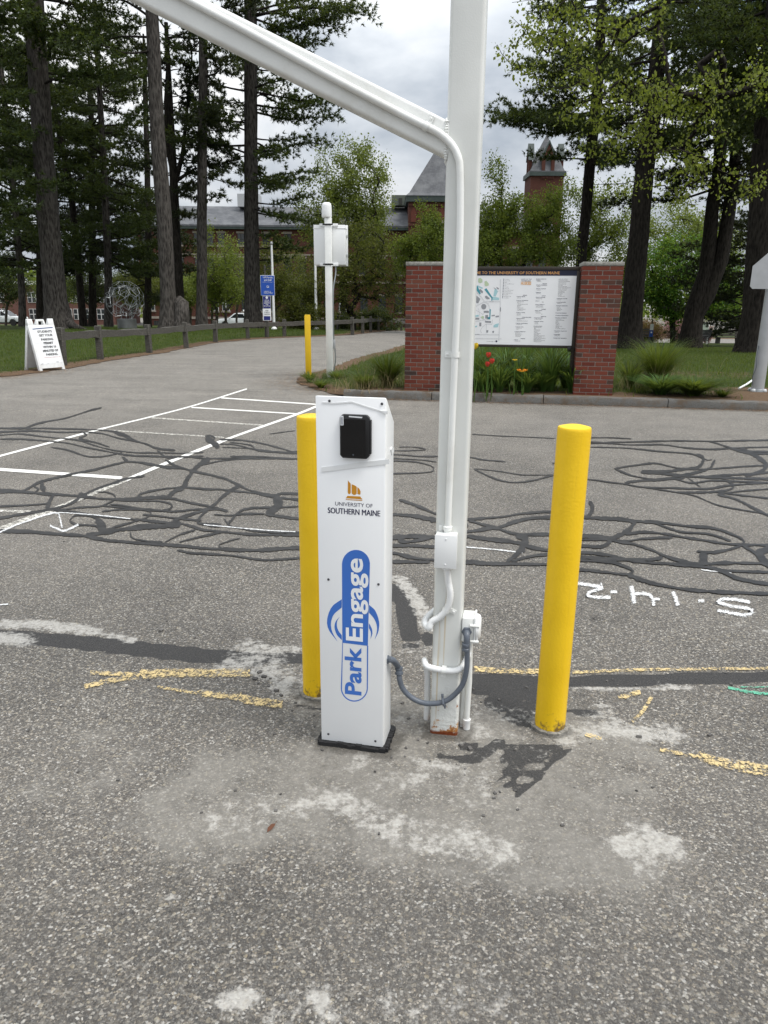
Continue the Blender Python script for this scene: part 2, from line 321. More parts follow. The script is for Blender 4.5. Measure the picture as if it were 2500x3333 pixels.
# ------------------------------------------------------------------ the asphalt
def asphalt():
    t = NT('aged_asphalt')
    w = t.n('ShaderNodeVectorMath', operation='ADD'); t.l(t.co, w.inputs[0])
    ns = t.n('ShaderNodeTexNoise'); ns.inputs['Scale'].default_value = 90; t.l(t.co, ns.inputs['Vector'])
    sc = t.n('ShaderNodeVectorMath', operation='SCALE'); t.l(ns.outputs['Color'], sc.inputs[0]); sc.inputs[3].default_value = .008; t.l(sc.outputs[0], w.inputs[1]); v = w.outputs[0]
    r1 = t.sep(t.vor(165, 'Color', v)); r2 = t.sep(t.vor(360, 'Color', v)); d1 = t.vor(165, 'Distance', v); r0 = t.sep(t.vor(95, 'Color', v)); d0 = t.vor(95, 'Distance', v)
    st = t.ramp(r1[0], (0, (.016, .0155, .0155)), (.42, (.050, .047, .044)), (.70, (.140, .130, .115)), (.90, (.30, .275, .235)), (1, (.60, .575, .53)))
    st2 = t.ramp(r2[1], (0, (.045, .043, .042)), (.55, (.13, .122, .112)), (.88, (.28, .26, .23)), (1, (.52, .50, .47)))
    rim = t.ramp(d1, (.42, 0.0), (.75, .75))
    c = t.mix(.34, st, st2); big_s = t.math('MULTIPLY', t.sstep(r0[0], .86, .90), t.sstep(d0, .62, .48)); c = t.mix(t.math('MULTIPLY', big_s, .55), c, t.ramp(r0[1], (0, (.10, .095, .088)), (.35, (.22, .20, .17)), (.7, (.42, .37, .27)), (1, (.66, .64, .60)))); c = t.mix(1.0, c, t.ramp(r1[2], (0, (1.0, .93, .82)), (.5, (1, 1, 1)), (1, (.96, 1, 1.04))), 'MULTIPLY'); c = t.mix(1.0, c, t.ramp(t.noise(1.4, 5, .6), (.3, (.74, .74, .74)), (.7, (1.1, 1.09, 1.07))), 'MULTIPLY'); c = t.mix(t.math('MULTIPLY', rim, .6), c, (.075, .072, .068))
    big = t.noise(.55, 6, .6); c = t.mix(t.ramp(big, (.35, 0.0), (.72, .30)), c, (.25, .23, .205))
    c = t.mix(t.math('MULTIPLY', t.attr('binder'), t.ramp(t.noise(3.5, 6, .65), (.3, .0), (.65, .22))), c, t.mix(1.0, c, (.5, .49, .48), 'MULTIPLY'))
    fine = t.attr('fine'); mid = t.noise(6, 7, .62)
    worn = t.sstep(t.math('ADD', fine, t.math('MULTIPLY', t.math('SUBTRACT', mid, .5), 1.8)), .20, .90)
    c = t.mix(t.math('MULTIPLY', worn, .62), c, t.ramp(t.noise(40, 6), (.3, (.185, .175, .155)), (.7, (.285, .27, .242))))
    tar = t.attr('tar'); hf = t.noise(34, 8, .72); lf0 = t.noise(11, 8, .72)
    tm = t.sstep(t.math('ADD', tar, t.math('MULTIPLY', t.math('SUBTRACT', t.mix(.5, hf, lf0), .5), 1.5)), .40, .52)
    tcol = t.mix(.08, t.ramp(t.noise(160, 4), (.3, (.016, .016, .017)), (.75, (.058, .057, .056))), c)
    c = t.mix(tm, c, tcol)
    dust = t.attr('dust'); lf = t.noise(13, 9, .74)
    dm = t.sstep(t.math('ADD', dust, t.math('MULTIPLY', t.math('SUBTRACT', t.mix(.45, lf, hf), .5), 4.2)), .50, 1.05)
    dm = t.math('MULTIPLY', dm, t.sstep(dust, .03, .25))
    c = t.mix(t.math('MULTIPLY', dm, .7), c, t.ramp(t.noise(70, 6), (.3, (.34, .325, .295)), (.7, (.56, .545, .51))))
    gm = t.sstep(t.math('ADD', t.attr('grime_shade'), t.math('MULTIPLY', t.math('SUBTRACT', t.mix(.5, hf, lf0), .5), 1.6)), .30, .85); c = t.mix(t.math('MULTIPLY', gm, .62), c, (.050, .045, .038))  # dark brown round the bases: dirt together with painted-in contact shade
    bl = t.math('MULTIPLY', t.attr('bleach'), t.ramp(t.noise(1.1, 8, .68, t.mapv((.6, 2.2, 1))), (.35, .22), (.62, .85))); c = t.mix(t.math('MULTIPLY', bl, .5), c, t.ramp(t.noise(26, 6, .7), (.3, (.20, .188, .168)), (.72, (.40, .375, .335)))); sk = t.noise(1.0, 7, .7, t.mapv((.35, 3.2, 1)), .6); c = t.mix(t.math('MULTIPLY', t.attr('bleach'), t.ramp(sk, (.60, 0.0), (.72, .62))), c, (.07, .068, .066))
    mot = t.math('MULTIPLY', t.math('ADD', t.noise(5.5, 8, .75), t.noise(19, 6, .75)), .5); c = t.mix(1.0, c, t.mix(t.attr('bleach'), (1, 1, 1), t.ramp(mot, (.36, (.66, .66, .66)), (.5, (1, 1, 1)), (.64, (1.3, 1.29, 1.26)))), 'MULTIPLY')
    h = t.math('ADD', t.math('MULTIPLY', t.math('SUBTRACT', 1.0, d1), .8), t.noise(400, 2)); t.bump(h, .55, .006)
    return t.fin(c, .82, 0, .3)
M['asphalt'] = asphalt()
def axis(*segs):
    out = []
    for a, b, s in segs: out += list(np.arange(a, b, s))
    return np.array(out + [segs[-1][1]])
xs = axis((-420, -80, 40), (-80, -12, 4), (-12, -2.6, .35), (-2.6, 3.0, .026), (3.0, 14, .35), (14, 80, 4), (80, 420, 40))
ys = axis((-60, 0, 6), (0, 1.0, .2), (1.0, 4.6, .026), (4.6, 12, .2), (12, 40, .6), (40, 130, 3), (130, 700, 60))
GX, GY = np.meshgrid(xs, ys); GZ = terrain(GX, GY); nx, ny = len(xs), len(ys)
V = np.stack([GX.ravel(), GY.ravel(), GZ.ravel()], 1); ii = np.arange(nx * ny).reshape(ny, nx)
Q = np.stack([ii[:-1, :-1].ravel(), ii[:-1, 1:].ravel(), ii[1:, 1:].ravel(), ii[1:, :-1].ravel()], 1)
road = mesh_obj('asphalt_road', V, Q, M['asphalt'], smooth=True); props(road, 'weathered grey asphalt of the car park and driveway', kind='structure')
P2 = V[:, :2]; near = (P2[:, 0] > -3) & (P2[:, 0] < 3.4) & (P2[:, 1] > .9) & (P2[:, 1] < 4.8); PN = P2[near]
FLD = {k: np.zeros(len(P2)) for k in ('dust', 'tar', 'fine', 'bleach', 'binder', 'grime_shade')}
r3 = lambda x, y: (x / 1.327, 1950 + y / 1.327)
r4 = lambda x, y: (1000 + x / 1.106, 2100 + y / 1.106)
r5 = lambda x, y: (1280 + x / 2.457, 1600 + y / 2.457)
sx = lambda x, y: (x, y)
def stain(kind, cv, pts, hw, s=1.0, soft=1.0):
    if kind == 'dust': hw *= 1.5; s *= 1.05; soft *= 1.4
    w = [g(*cv(*p))[:2] for p in pts]
    if len(w) == 1: w = w + [w[0] + (1e-4, 0)]
    best = np.full(len(PN), 9.0)
    for a, b in zip(w[:-1], w[1:]):
        d = b - a; tt = np.clip(((PN - a) @ d) / (d @ d), 0, 1); best = np.minimum(best, np.hypot(*(PN - a - tt[:, None] * d).T))
    f = s * (1 - sm(hw * (1 - .5 * soft), hw * (1 + .7 * soft), best)); cur = FLD[kind][near]; FLD[kind][near] = np.maximum(cur, f)
for a in (('dust', r3, [(20, 105), (200, 110), (390, 140)], .035), ('dust', r3, [(0, 165), (95, 180)], .045), ('dust', r3, [(480, 155), (570, 178)], .02),
          ('dust', r3, [(1000, 300), (1080, 215), (1160, 230), (1170, 300), (1250, 380)], .06, .8), ('dust', r3, [(1130, 210), (1290, 215)], .035, .7), ('dust', r3, [(1180, 330), (1290, 420)], .05, .75),
          ('dust', r4, [(0, 575), (90, 560), (180, 600), (300, 650), (420, 690), (560, 700), (690, 740)], .05, .75), ('dust', r4, [(-330, 640), (-200, 600), (-80, 590), (0, 570)], .06, .6),
          ('dust', r4, [(160, 440), (205, 400)], .022, .8), ('dust', r4, [(280, 490), (440, 480)], .035, .65), ('dust', r4, [(520, 450), (640, 500)], .05, .55),
          ('dust', r4, [(380, 415), (560, 445)], .022, .8), ('dust', r4, [(540, 555), (610, 570)], .03, .5), ('dust', r4, [(1145, 715), (1210, 690), (1290, 722)], .04, .95), ('dust', r4, [(1200, 760), (1228, 815)], .035, .7),
          ('dust', r4, [(930, 330), (1000, 305), (1100, 300), (1300, 318)], .05, .85), ('dust', r4, [(960, 156), (1100, 158), (1380, 153)], .012, .9), ('dust', r4, [(1020, 260), (1080, 220)], .03, .6),
          ('dust', r4, [(640, 240), (780, 260), (830, 250)], .05, .62), ('dust', r4, [(560, 290), (600, 310)], .04, .9), ('dust', r4, [(330, 260), (450, 300), (560, 350)], .05, .5), ('dust', r4, [(1270, 140), (1320, 143)], .01, 1.0),
          ('dust', sx, [(1045, 3240), (1064, 3300)], .02, .9), ('dust', sx, [(1575, 3233), (1440, 3300), (1141, 3310), (900, 3320)], .06, .5), ('dust', sx, [(740, 3262), (810, 3250)], .018, 1.0), ('dust', sx, [(560, 2925)], .01, 1.0),
          ('dust', sx, [(2200, 2950), (2260, 2960)], .03, .5), ('dust', sx, [(2430, 2040), (2500, 2070)], .05, .5),
          ('dust', r5, [(50, 690), (120, 780), (200, 900), (300, 1090)], .032, .9, .5), ('dust', r5, [(120, 1290), (290, 1260)], .06, .55), ('dust', r5, [(20, 1550), (120, 1750), (240, 1850)], .05, .5),
          ('tar', r3, [(-200, 150), (0, 160), (300, 182), (600, 215), (900, 247), (1100, 260)], .065, 1.0, .3), ('tar', r3, [(1185, 255), (1310, 252)], .055, .95, .3), ('tar', r3, [(1270, 465), (1400, 470)], .012, .9),
          ('tar', r4, [(600, 125), (840, 130), (955, 132), (1480, 118), (1900, 110)], .047, 1.0, .25), ('tar', r4, [(630, 150), (830, 170)], .075, .74, .3), ('tar', r4, [(690, 210), (825, 235)], .06, .74, .4), ('tar', r4, [(740, 262), (815, 285)], .04, .74, .4),
          ('dust', r4, [(760, 340), (800, 400), (850, 370)], .03, .45), ('dust', r4, [(700, 330), (640, 440)], .03, .5), ('tar', r4, [(955, 238), (1025, 246)], .022, .9, .4), ('tar', r4, [(720, 375), (915, 375)], .035, .56, .3), ('tar', r4, [(715, 420), (870, 415)], .032, .56, .3), ('tar', r4, [(725, 460), (815, 460)], .03, .56, .3), ('tar', r4, [(750, 500), (785, 512)], .022, .56, .3),
          ('tar', r4, [(480, 400), (600, 412), (690, 350)], .022, .75, .5), ('tar', r4, [(560, 360), (650, 385)], .03, .7, .5), ('tar', r4, [(690, 480), (760, 540), (940, 375)], .010, .75),
          ('tar', r5, [(0, 760), (60, 860), (110, 980), (130, 1170)], .045, 1.0, .3), ('tar', r5, [(110, 1235), (180, 1235)], .022, .9, .3), ('tar', r5, [(270, 1150), (290, 1210)], .03, .9),
          ('fine', sx, [(700, 2620), (1000, 2560), (1300, 2640), (1900, 2720)], .26, .75), ('fine', sx, [(1200, 2330), (1500, 2420), (1900, 2450)], .28, .65), ('fine', sx, [(1600, 2760), (2050, 2800)], .12, .6), ('fine', sx, [(300, 2500), (900, 2450)], .25, .35), ('grime_shade', sx, [(1040, 2430), (1260, 2455), (1300, 2395)], .03, .8), ('grime_shade', sx, [(1395, 2395), (1500, 2400), (1530, 2370)], .03, .9), ('grime_shade', sx, [(1745, 2380), (1800, 2398), (1855, 2380)], .022, .9), ('grime_shade', sx, [(975, 2270), (1040, 2285)], .03, .9), ('grime_shade', sx, [(700, 2330), (900, 2400), (1030, 2480)], .12, .38)):  # last strokes, at the feet: ground dirt deepened as painted contact shade
    stain(*a)
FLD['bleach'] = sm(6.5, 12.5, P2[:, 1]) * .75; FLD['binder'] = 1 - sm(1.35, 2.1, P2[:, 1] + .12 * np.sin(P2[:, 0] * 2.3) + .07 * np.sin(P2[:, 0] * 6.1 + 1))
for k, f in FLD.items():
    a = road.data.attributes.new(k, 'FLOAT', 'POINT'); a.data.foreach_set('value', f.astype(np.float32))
# ------------------------------------------------------------------ lawns
def lawn_mat():
    t = NT('lawn_turf'); n = t.noise(2.2, 6); n2 = t.noise(70, 4)
    c = t.ramp(n2, (.3, (.014, .027, .006)), (.7, (.046, .066, .014))); c = t.mix(t.ramp(n, (.42, 0.0), (.75, .6)), c, (.085, .084, .030))
    d = t.sstep(t.math('ADD', t.attr('dirt'), t.math('MULTIPLY', t.math('SUBTRACT', t.noise(5, 7, .7), .5), 1.1)), .38, .62)
    c = t.mix(d, c, t.ramp(t.noise(45, 6, .7), (.3, (.060, .038, .024)), (.7, (.185, .125, .080)))); t.bump(n2, .8, .03); return t.fin(c, .95, 0, .1)
M['lawn'] = lawn_mat()
def poly_dist(P, line):
    best = np.full(len(P), 99.0)
    for a, b in zip(line[:-1], line[1:]):
        a = np.array(a); b = np.array(b); d = b - a; tt = np.clip(((P - a) @ d) / (d @ d + 1e-9), 0, 1); best = np.minimum(best, np.hypot(*(P - a - tt[:, None] * d).T))
    return best
def inside(P, poly):
    poly = np.array(poly); r = np.zeros(len(P), bool); j = len(poly) - 1
    for i in range(len(poly)):
        a, b = poly[i], poly[j]; c = ((a[1] > P[:, 1]) != (b[1] > P[:, 1])) & (P[:, 0] < (b[0] - a[0]) * (P[:, 1] - a[1]) / (b[1] - a[1] + 1e-12) + a[0]); r ^= c; j = i
    return r
def densify(line, near_step=.18):
    out = []
    for a, b in zip(line[:-1], line[1:]):
        L = math.dist(a, b); s = near_step if max(a[1], b[1]) < 36 and abs(a[0]) < 16 else 3.0; n = max(1, int(L / s))
        for k in range(n): out.append((a[0] + (b[0] - a[0]) * k / n, a[1] + (b[1] - a[1]) * k / n))
    return out
def lawn(name, label, edge, rest, lift, dirt):
    e = densify(edge) + [edge[-1]]; e = [(x + rnd.uniform(-.07, .07), y + rnd.uniform(-.09, .09)) for x, y in e]
    poly = e + densify(rest + [e[0]])[0:]; poly = [poly[0]] + [p for a, p in zip(poly[:-1], poly[1:]) if math.dist(a, p) > 1e-3]
    A = np.array(poly); pts = []
    for x0, x1, y0, y1, s in ((-14, 14, 9, 34, .38), (-60, 60, 9, 110, 2.2)):
        X, Y = np.meshgrid(np.arange(x0, x1, s), np.arange(y0, y1, s)); p = np.stack([X.ravel(), Y.ravel()], 1) + nr.uniform(-.3, .3, (X.size, 2)) * s
        if s > 1: p = p[~((abs(p[:, 0]) < 14) & (p[:, 1] < 34))]
        p = p[inside(p, A)]; p = p[poly_dist(p, poly + [poly[0]]) > s * .4]; pts.append(p)
    allp = np.vstack([A] + pts); n = len(A)
    r = geometry.delaunay_2d_cdt([Vector(p) for p in allp], [], [list(range(n))], 1, 1e-5)
    Vv = np.array([(v[0], v[1]) for v in r[0]]); T = np.array([f for f in r[2] if len(f) == 3])
    # keep counter-clockwise
    a, b, c = Vv[T[:, 0]], Vv[T[:, 1]], Vv[T[:, 2]]; cr_ = (b[:, 0] - a[:, 0]) * (c[:, 1] - a[:, 1]) - (b[:, 1] - a[:, 1]) * (c[:, 0] - a[:, 0]); T[cr_ < 0] = T[cr_ < 0][:, ::-1]
    z = terrain(Vv[:, 0], Vv[:, 1]) + lift(Vv)
    o = mesh_obj(name, np.column_stack([Vv, z]), T, M['lawn'], smooth=True); props(o, label, kind='structure')
    at_ = o.data.attributes.new('dirt', 'FLOAT', 'POINT'); at_.data.foreach_set('value', dirt(Vv).astype(np.float32)); return o, poly
g2 = lambda u, v: tuple(g(u, v)[:2])
EL = [(-60, 9.5), (-16, 13.6), g2(-90, 1236), g2(0, 1228), g2(60, 1223), g2(130, 1213), g2(215, 1201), g2(350, 1177), g2(540, 1148), g2(700, 1116), g2(850, 1103), g2(1000, 1095), g2(1085, 1091), (-1.4, 36), (.2, 46), (2.2, 62), (4.5, 73), (60, 77)]
lift_l = lambda P: .012 + .10 * sm(.2, 3.0, poly_dist(P, EL))
lawn_l, poly_l = lawn('lawn', 'green lawn under the pines beyond the wooden rail fence', EL, [(60, 112), (-60, 112)], lift_l, lambda P: (1 - sm(.25, 1.0, poly_dist(P, EL))) * 1.0)
CA, CB = np.array((-.68, 12.12)), np.array((14.0, 9.57)); cdir = (CB - CA) / np.linalg.norm(CB - CA); cnrm = np.array((-cdir[1], cdir[0]))
bk = CA + cnrm * .155
ER = [g2(1075, 1280), g2(1010, 1262), g2(965, 1243), g2(985, 1222), g2(1060, 1205), g2(1120, 1180), g2(1180, 1160), g2(1250, 1140), g2(1300, 1122), (1.3, 31), (3, 41), (5, 52), (9, 60), (60, 61)]
rest_r = [(60, 2), tuple(CB + cdir * 46 + cnrm * .155), tuple(CB + cnrm * .155), tuple(bk)]
CLINE = [tuple(bk), tuple(CB + cnrm * .155)]
lift_r = lambda P: .012 + .115 * np.maximum(sm(.1, 1.6, poly_dist(P, ER)), (1 - sm(.3, 1.2, poly_dist(P, CLINE))) * sm(-.75, -.3, P[:, 0]))
def dirt_r(P):
    d = (1 - sm(.15, .75, poly_dist(P, ER[:9]))) * .9
    bed = (1 - sm(.45, .75, poly_dist(P, CLINE))) * .9
    s2 = g(2520, 1310)[:2]; return np.maximum.reduce([d, bed, (1 - sm(.5, 1.6, np.hypot(*(P - s2).T))) * 1.0, .45 * (1 - sm(.5, 2.0, np.hypot(*((P - g(2360, 1235)[:2]) * (.5, 1)).T)))])
lawn_r, poly_r = lawn('lawn', 'lawn and planting bed behind the granite kerb', ER, rest_r, lift_r, dirt_r)
def ground(x, y):
    P = np.array([[x, y]]); z = float(terrain(x, y))
    if inside(P, poly_l)[0]: return z + float(lift_l(P)[0])
    if inside(P, poly_r)[0]: return z + float(lift_r(P)[0])
    return z
def ground_v(P):
    z = terrain(P[:, 0], P[:, 1]); a = inside(P, poly_l); b = inside(P, poly_r) & ~a; z[a] += lift_l(P[a]); z[b] += lift_r(P[b]); return z
def blades(P, Z, hmin, hmax, w, lean, rs):
    """one bent blade of two triangles per point"""
    n = len(P); a = rs.uniform(0, 6.283, n); h = rs.uniform(hmin, hmax, n); l = rs.uniform(.1, 1, n) * lean * h; b = a + rs.uniform(-.6, .6, n)
    base = np.column_stack([P, Z - .01]); s = np.column_stack([np.cos(a), np.sin(a), np.zeros(n)]) * (w * rs.uniform(.6, 1.3, n))[:, None]; d = np.column_stack([-np.sin(b), np.cos(b), np.zeros(n)])
    midp = base + d * (l * .35)[:, None] + np.column_stack([np.zeros(n), np.zeros(n), h * .62]); tip = base + d * l[:, None] + np.column_stack([np.zeros(n), np.zeros(n), h])
    Vv = np.stack([base - s, base + s, midp + s * .7, midp - s * .7, tip], 1).reshape(-1, 3); k = np.arange(n)[:, None] * 5
    return Vv, np.vstack([k + [0, 1, 2], k + [0, 2, 3], k + [3, 2, 4]])
def grass(name, label, poly, lift, dirtf, box_, n, seed, h=(.05, .11)):
    rs = np.random.default_rng(seed); x0, x1, y0, y1 = box_
    yy = y0 + (y1 - y0) * rs.uniform(0, 1, n) ** 1.6; P = np.column_stack([rs.uniform(x0, x1, n), yy]); P = P[np.abs(P[:, 0]) < P[:, 1] * .56 + .3]; P = P[inside(P, poly)]
    P = P[rs.uniform(0, 1, len(P)) > np.clip(dirtf(P), 0, 1) * 1.02]; Z = terrain(P[:, 0], P[:, 1]) + lift(P)
    Vv, T = blades(P, Z, h[0], h[1], .006, .8, rs); o = mesh_obj(name, Vv, T, M['blade']); return props(o, label, 'grass', kind='stuff')
dl = lambda P: (1 - sm(.25, 1.0, poly_dist(P, EL)))
grass('grass', 'mown grass of the lawn behind the rail fence', poly_l, lift_l, dl, (-17, 1, 13, 42), 90000, 3)
grass('grass', 'mown grass of the lawn around the campus map sign', poly_r, lift_r, dirt_r, (-2.2, 20, 10, 42), 110000, 4)
# ------------------------------------------------------------------ granite kerb
kerb = empty('kerb', (CA[0], CA[1], 0)); kerb['kind'] = 'structure'; kerb['label'] = 'granite kerb of rough stone blocks along the planting bed'
def kerb_t(u, v):
    p = g(u, v)[:2]; return float(np.dot(p - CA, cdir))
kj = [0, kerb_t(1398, 1312), kerb_t(1769, 1320), kerb_t(2176, 1330), 6.9, 9.2, 11.6, 14.6]
for a, b in zip(kj[:-1], kj[1:]):
    mb = MB(); n = max(3, int((b - a) / .12)); xs_ = np.linspace(a + .006, b - .006, n)
    prof = [(0, -.02), (.004, .10), (.022, .128), (.148, .13), (.15, -.02)]; vs = []
    for x in xs_:
        for j, (d, z) in enumerate(prof):
            q = cdir * x + cnrm * (d + (rnd.uniform(-.007, .007) if j < 3 else 0)); vs.append((q[0], q[1], z + (rnd.uniform(-.006, .006) if j else 0)))
    k = len(prof); fs = [(i * k + j, (i + 1) * k + j, (i + 1) * k + j + 1, i * k + j + 1) for i in range(n - 1) for j in range(k - 1)] + [tuple(range(k)), tuple((n - 1) * k + j for j in range(k - 1, -1, -1))]
    mb.add(vs, fs).build('kerb_stone', M['granite'], kerb, smooth=True, angle=50)
# ------------------------------------------------------------------ markings and crack sealant on the asphalt
def worn(name, col, wear, soft, scale=26):
    t = NT(name); u = t.n('ShaderNodeUVMap').outputs[0]; y = t.sep(u)[1]
    e = t.math('SUBTRACT', 1.0, t.math('ABSOLUTE', t.math('SUBTRACT', t.math('MULTIPLY', y, 2.0), 1.0)))
    k = t.math('ADD', t.math('MULTIPLY', t.noise(scale, 8, .7), .6), t.math('MULTIPLY', t.noise(scale * 4, 4, .7), .4))
    a = t.sstep(t.math('ADD', k, t.math('MULTIPLY', t.math('SUBTRACT', t.sstep(e, 0, soft), 1.0), .55)), wear - .05, wear + .09)
    t.alpha(a); return t.fin(t.ramp(t.noise(18, 6), (.3, tuple(c * .82 for c in col)), (.7, col)), .75, 0, .25)
M['line'] = worn('white_line_paint', (.74, .73, .69), .36, .12); M['line_worn'] = worn('worn_white_line_paint', (.66, .64, .58), .48, .25)
M['spray'] = worn('white_spray_paint', (.74, .75, .75), .42, 1.0, 60); M['yellow_worn'] = worn('worn_yellow_paint', (.62, .48, .24), .485, .7, 30); M['green_worn'] = worn('green_spray_paint', (.12, .42, .28), .46, .8, 40)
t = NT('crack_sealant'); t.bump(t.noise(70, 5), .3, .004); M['sealant'] = t.fin(t.ramp(t.noise(9, 6, .65), (.3, (.014, .0135, .0135)), (.72, (.040, .039, .038))), .5, 0, .3)
zc = [0]
def ribbon(name, cv, pts, w, mat, step=7.0, jit=.0, z0=.004, sag=0):
    """band traced on the ground: centre line and width measured in the photograph, laid on the asphalt plane"""
    P = spline([cv(*p) for p in pts], step); n = len(P); ww = np.array([w[min(int(i / (n - 1) * (len(w) - 1)), len(w) - 1)] if isinstance(w, (list, tuple)) else w for i in range(n)], float)
    d = np.gradient(P, axis=0); d /= np.linalg.norm(d, axis=1)[:, None] + 1e-9; nn = np.column_stack([-d[:, 1], d[:, 0]])
    if jit:
        lw = np.interp(np.arange(n), np.arange(0, n + 12, 6), nr.uniform(.62, 1.38, len(np.arange(0, n + 12, 6)))); ww = ww * lw
        j1 = 1 + jit * nr.normal(0, 1, n); j2 = 1 + jit * nr.normal(0, 1, n); ww[0] *= .3; ww[-1] *= .3
    else: j1 = j2 = np.ones(n)
    A = P + nn * (ww * .5 * j1)[:, None]; B = P - nn * (ww * .5 * j2)[:, None]; zc[0] += 1; z = z0 + zc[0] * 1.6e-5
    Vv = []
    for i, (a, b) in enumerate(zip(A, B)):
        zz = z + i * 2.2e-6; pa = g(*a, zz); pb = g(*b, zz); Vv += [pa, pb]
    Vv = np.array(Vv); Vv[:, 2] += terrain(Vv[:, 0], Vv[:, 1]); k = np.arange(n - 1)[:, None] * 2; T = k + [0, 1, 3, 2]
    me = arr_mesh(name, Vv, T); uv = me.uv_layers.new(name='UVMap'); L = np.zeros((len(me.loops), 2), np.float32); vi = np.zeros(len(me.loops), np.int32); me.loops.foreach_get('vertex_index', vi)
    L[:, 0] = vi // 2; L[:, 1] = vi % 2; uv.data.foreach_set('uv', L.ravel()); me.materials.append(mat)
    # face upwards
    if me.polygons[0].normal.z < 0: me.flip_normals()
    return link(bpy.data.objects.new(name, me), road)
cA = lambda x, y: (x / 1.508, 1200 + y / 1.508)
cB = lambda x, y: (1250 + x / 1.327, 1300 + y / 1.327)
cG = lambda x, y: (1850 + x / 2.552, 1850 + y / 2.552)
for pts, w in (([(1212, 99), (900, 195), (480, 300), (200, 375), (0, 428), (-200, 482)], 8), ([(1600, 165), (1440, 230), (1130, 340), (800, 470), (620, 545)], 13), ):
    ribbon('paint_line', cA, pts, [w * .55, w * .8, w] , M['line'], 20)
ribbon('paint_line', cA, [(620, 545), (540, 578), (350, 655), (100, 750), (-120, 832)], [14, 18, 22], M['line_worn'], 20)
for pts, w, m in (([(1085, 143), (1570, 176)], 5, 'line'), ([(940, 190), (1455, 221)], 5, 'line'), ([(745, 241), (1290, 277)], 6, 'line_worn'), ([(500, 300), (1100, 337)], 5, 'line_worn'), ([(-100, 486), (0, 494), (600, 536)], 13, 'line'), ([(-150, 690), (0, 697), (260, 706)], 12, 'line_worn')):
    ribbon('paint_line', cA, pts, w * .8, M[m], 20)
for cv, pts, w in ((cA, [(-60, 830), (60, 775), (150, 742), (270, 706), (290, 722), (305, 780)], 11), (cA, [(245, 770), (280, 785), (310, 796), (345, 785), (385, 765)], 14), (cA, [(290, 705), (450, 716), (640, 736)], 6), (cA, [(1000, 765), (1300, 792), (1450, 800)], 6), (cB, [(350, 637), (480, 648), (600, 662)], 8), (cB, [(1370, 735), (1500, 750)], 7), (cA, [(0, 1158), (40, 1155)], 8),
                   (cG, [(60, 122), (150, 135), (250, 150), (285, 160), (230, 180), (165, 205), (170, 225), (240, 242), (350, 240)], 22), (cG, [(350, 195), (405, 196)], 20), (cG, [(525, 145), (535, 210), (550, 290)], 30), (cG, [(550, 212), (620, 210), (680, 225), (705, 265), (712, 310)], 22), (cG, [(700, 258), (760, 255)], 18),
                   (cG, [(865, 195), (890, 240), (910, 308)], 26), (cG, [(1080, 268), (1130, 268)], 22), (cG, [(1510, 285), (1430, 265), (1310, 255), (1240, 270), (1300, 300), (1400, 320), (1500, 335), (1530, 370), (1480, 388), (1380, 375), (1240, 350)], 22)):
    ribbon('spray_mark', cv, pts, w * 1.75, M['spray'], 9, z0=.0055)
for cv, pts, w in ((r3, [(390, 318), (600, 325), (800, 320), (1080, 318)], [16, 34, 30, 26]), (r3, [(365, 378), (480, 350), (600, 335)], 18), (r3, [(680, 378), (850, 405), (1000, 420), (1100, 440), (1220, 455)], [10, 22, 30, 34]), (r4, [(600, 84), (700, 92), (840, 94)], 20), (r4, [(955, 97), (1200, 88), (1500, 84), (1700, 82)], 11),
                   (r4, [(1270, 375), (1400, 400), (1540, 432), (1700, 460)], [14, 36, 42, 44]), (r4, [(1240, 185), (1210, 235), (1170, 275)], 14), (r4, [(1200, 168), (1120, 190)], 18), (r4, [(1000, 320), (1060, 335)], 14)):
    ribbon('yellow_paint_mark', cv, pts, [k * 2.0 for k in (w if isinstance(w, list) else [w, w])], M['yellow_worn'], 14, z0=.005)
ribbon('green_paint_mark', r4, [(1515, 152), (1590, 168), (1680, 178)], 26, M['green_worn'], 14); ribbon('green_paint_mark', r4, [(1560, 150), (1680, 150)], 10, M['green_worn'], 14)
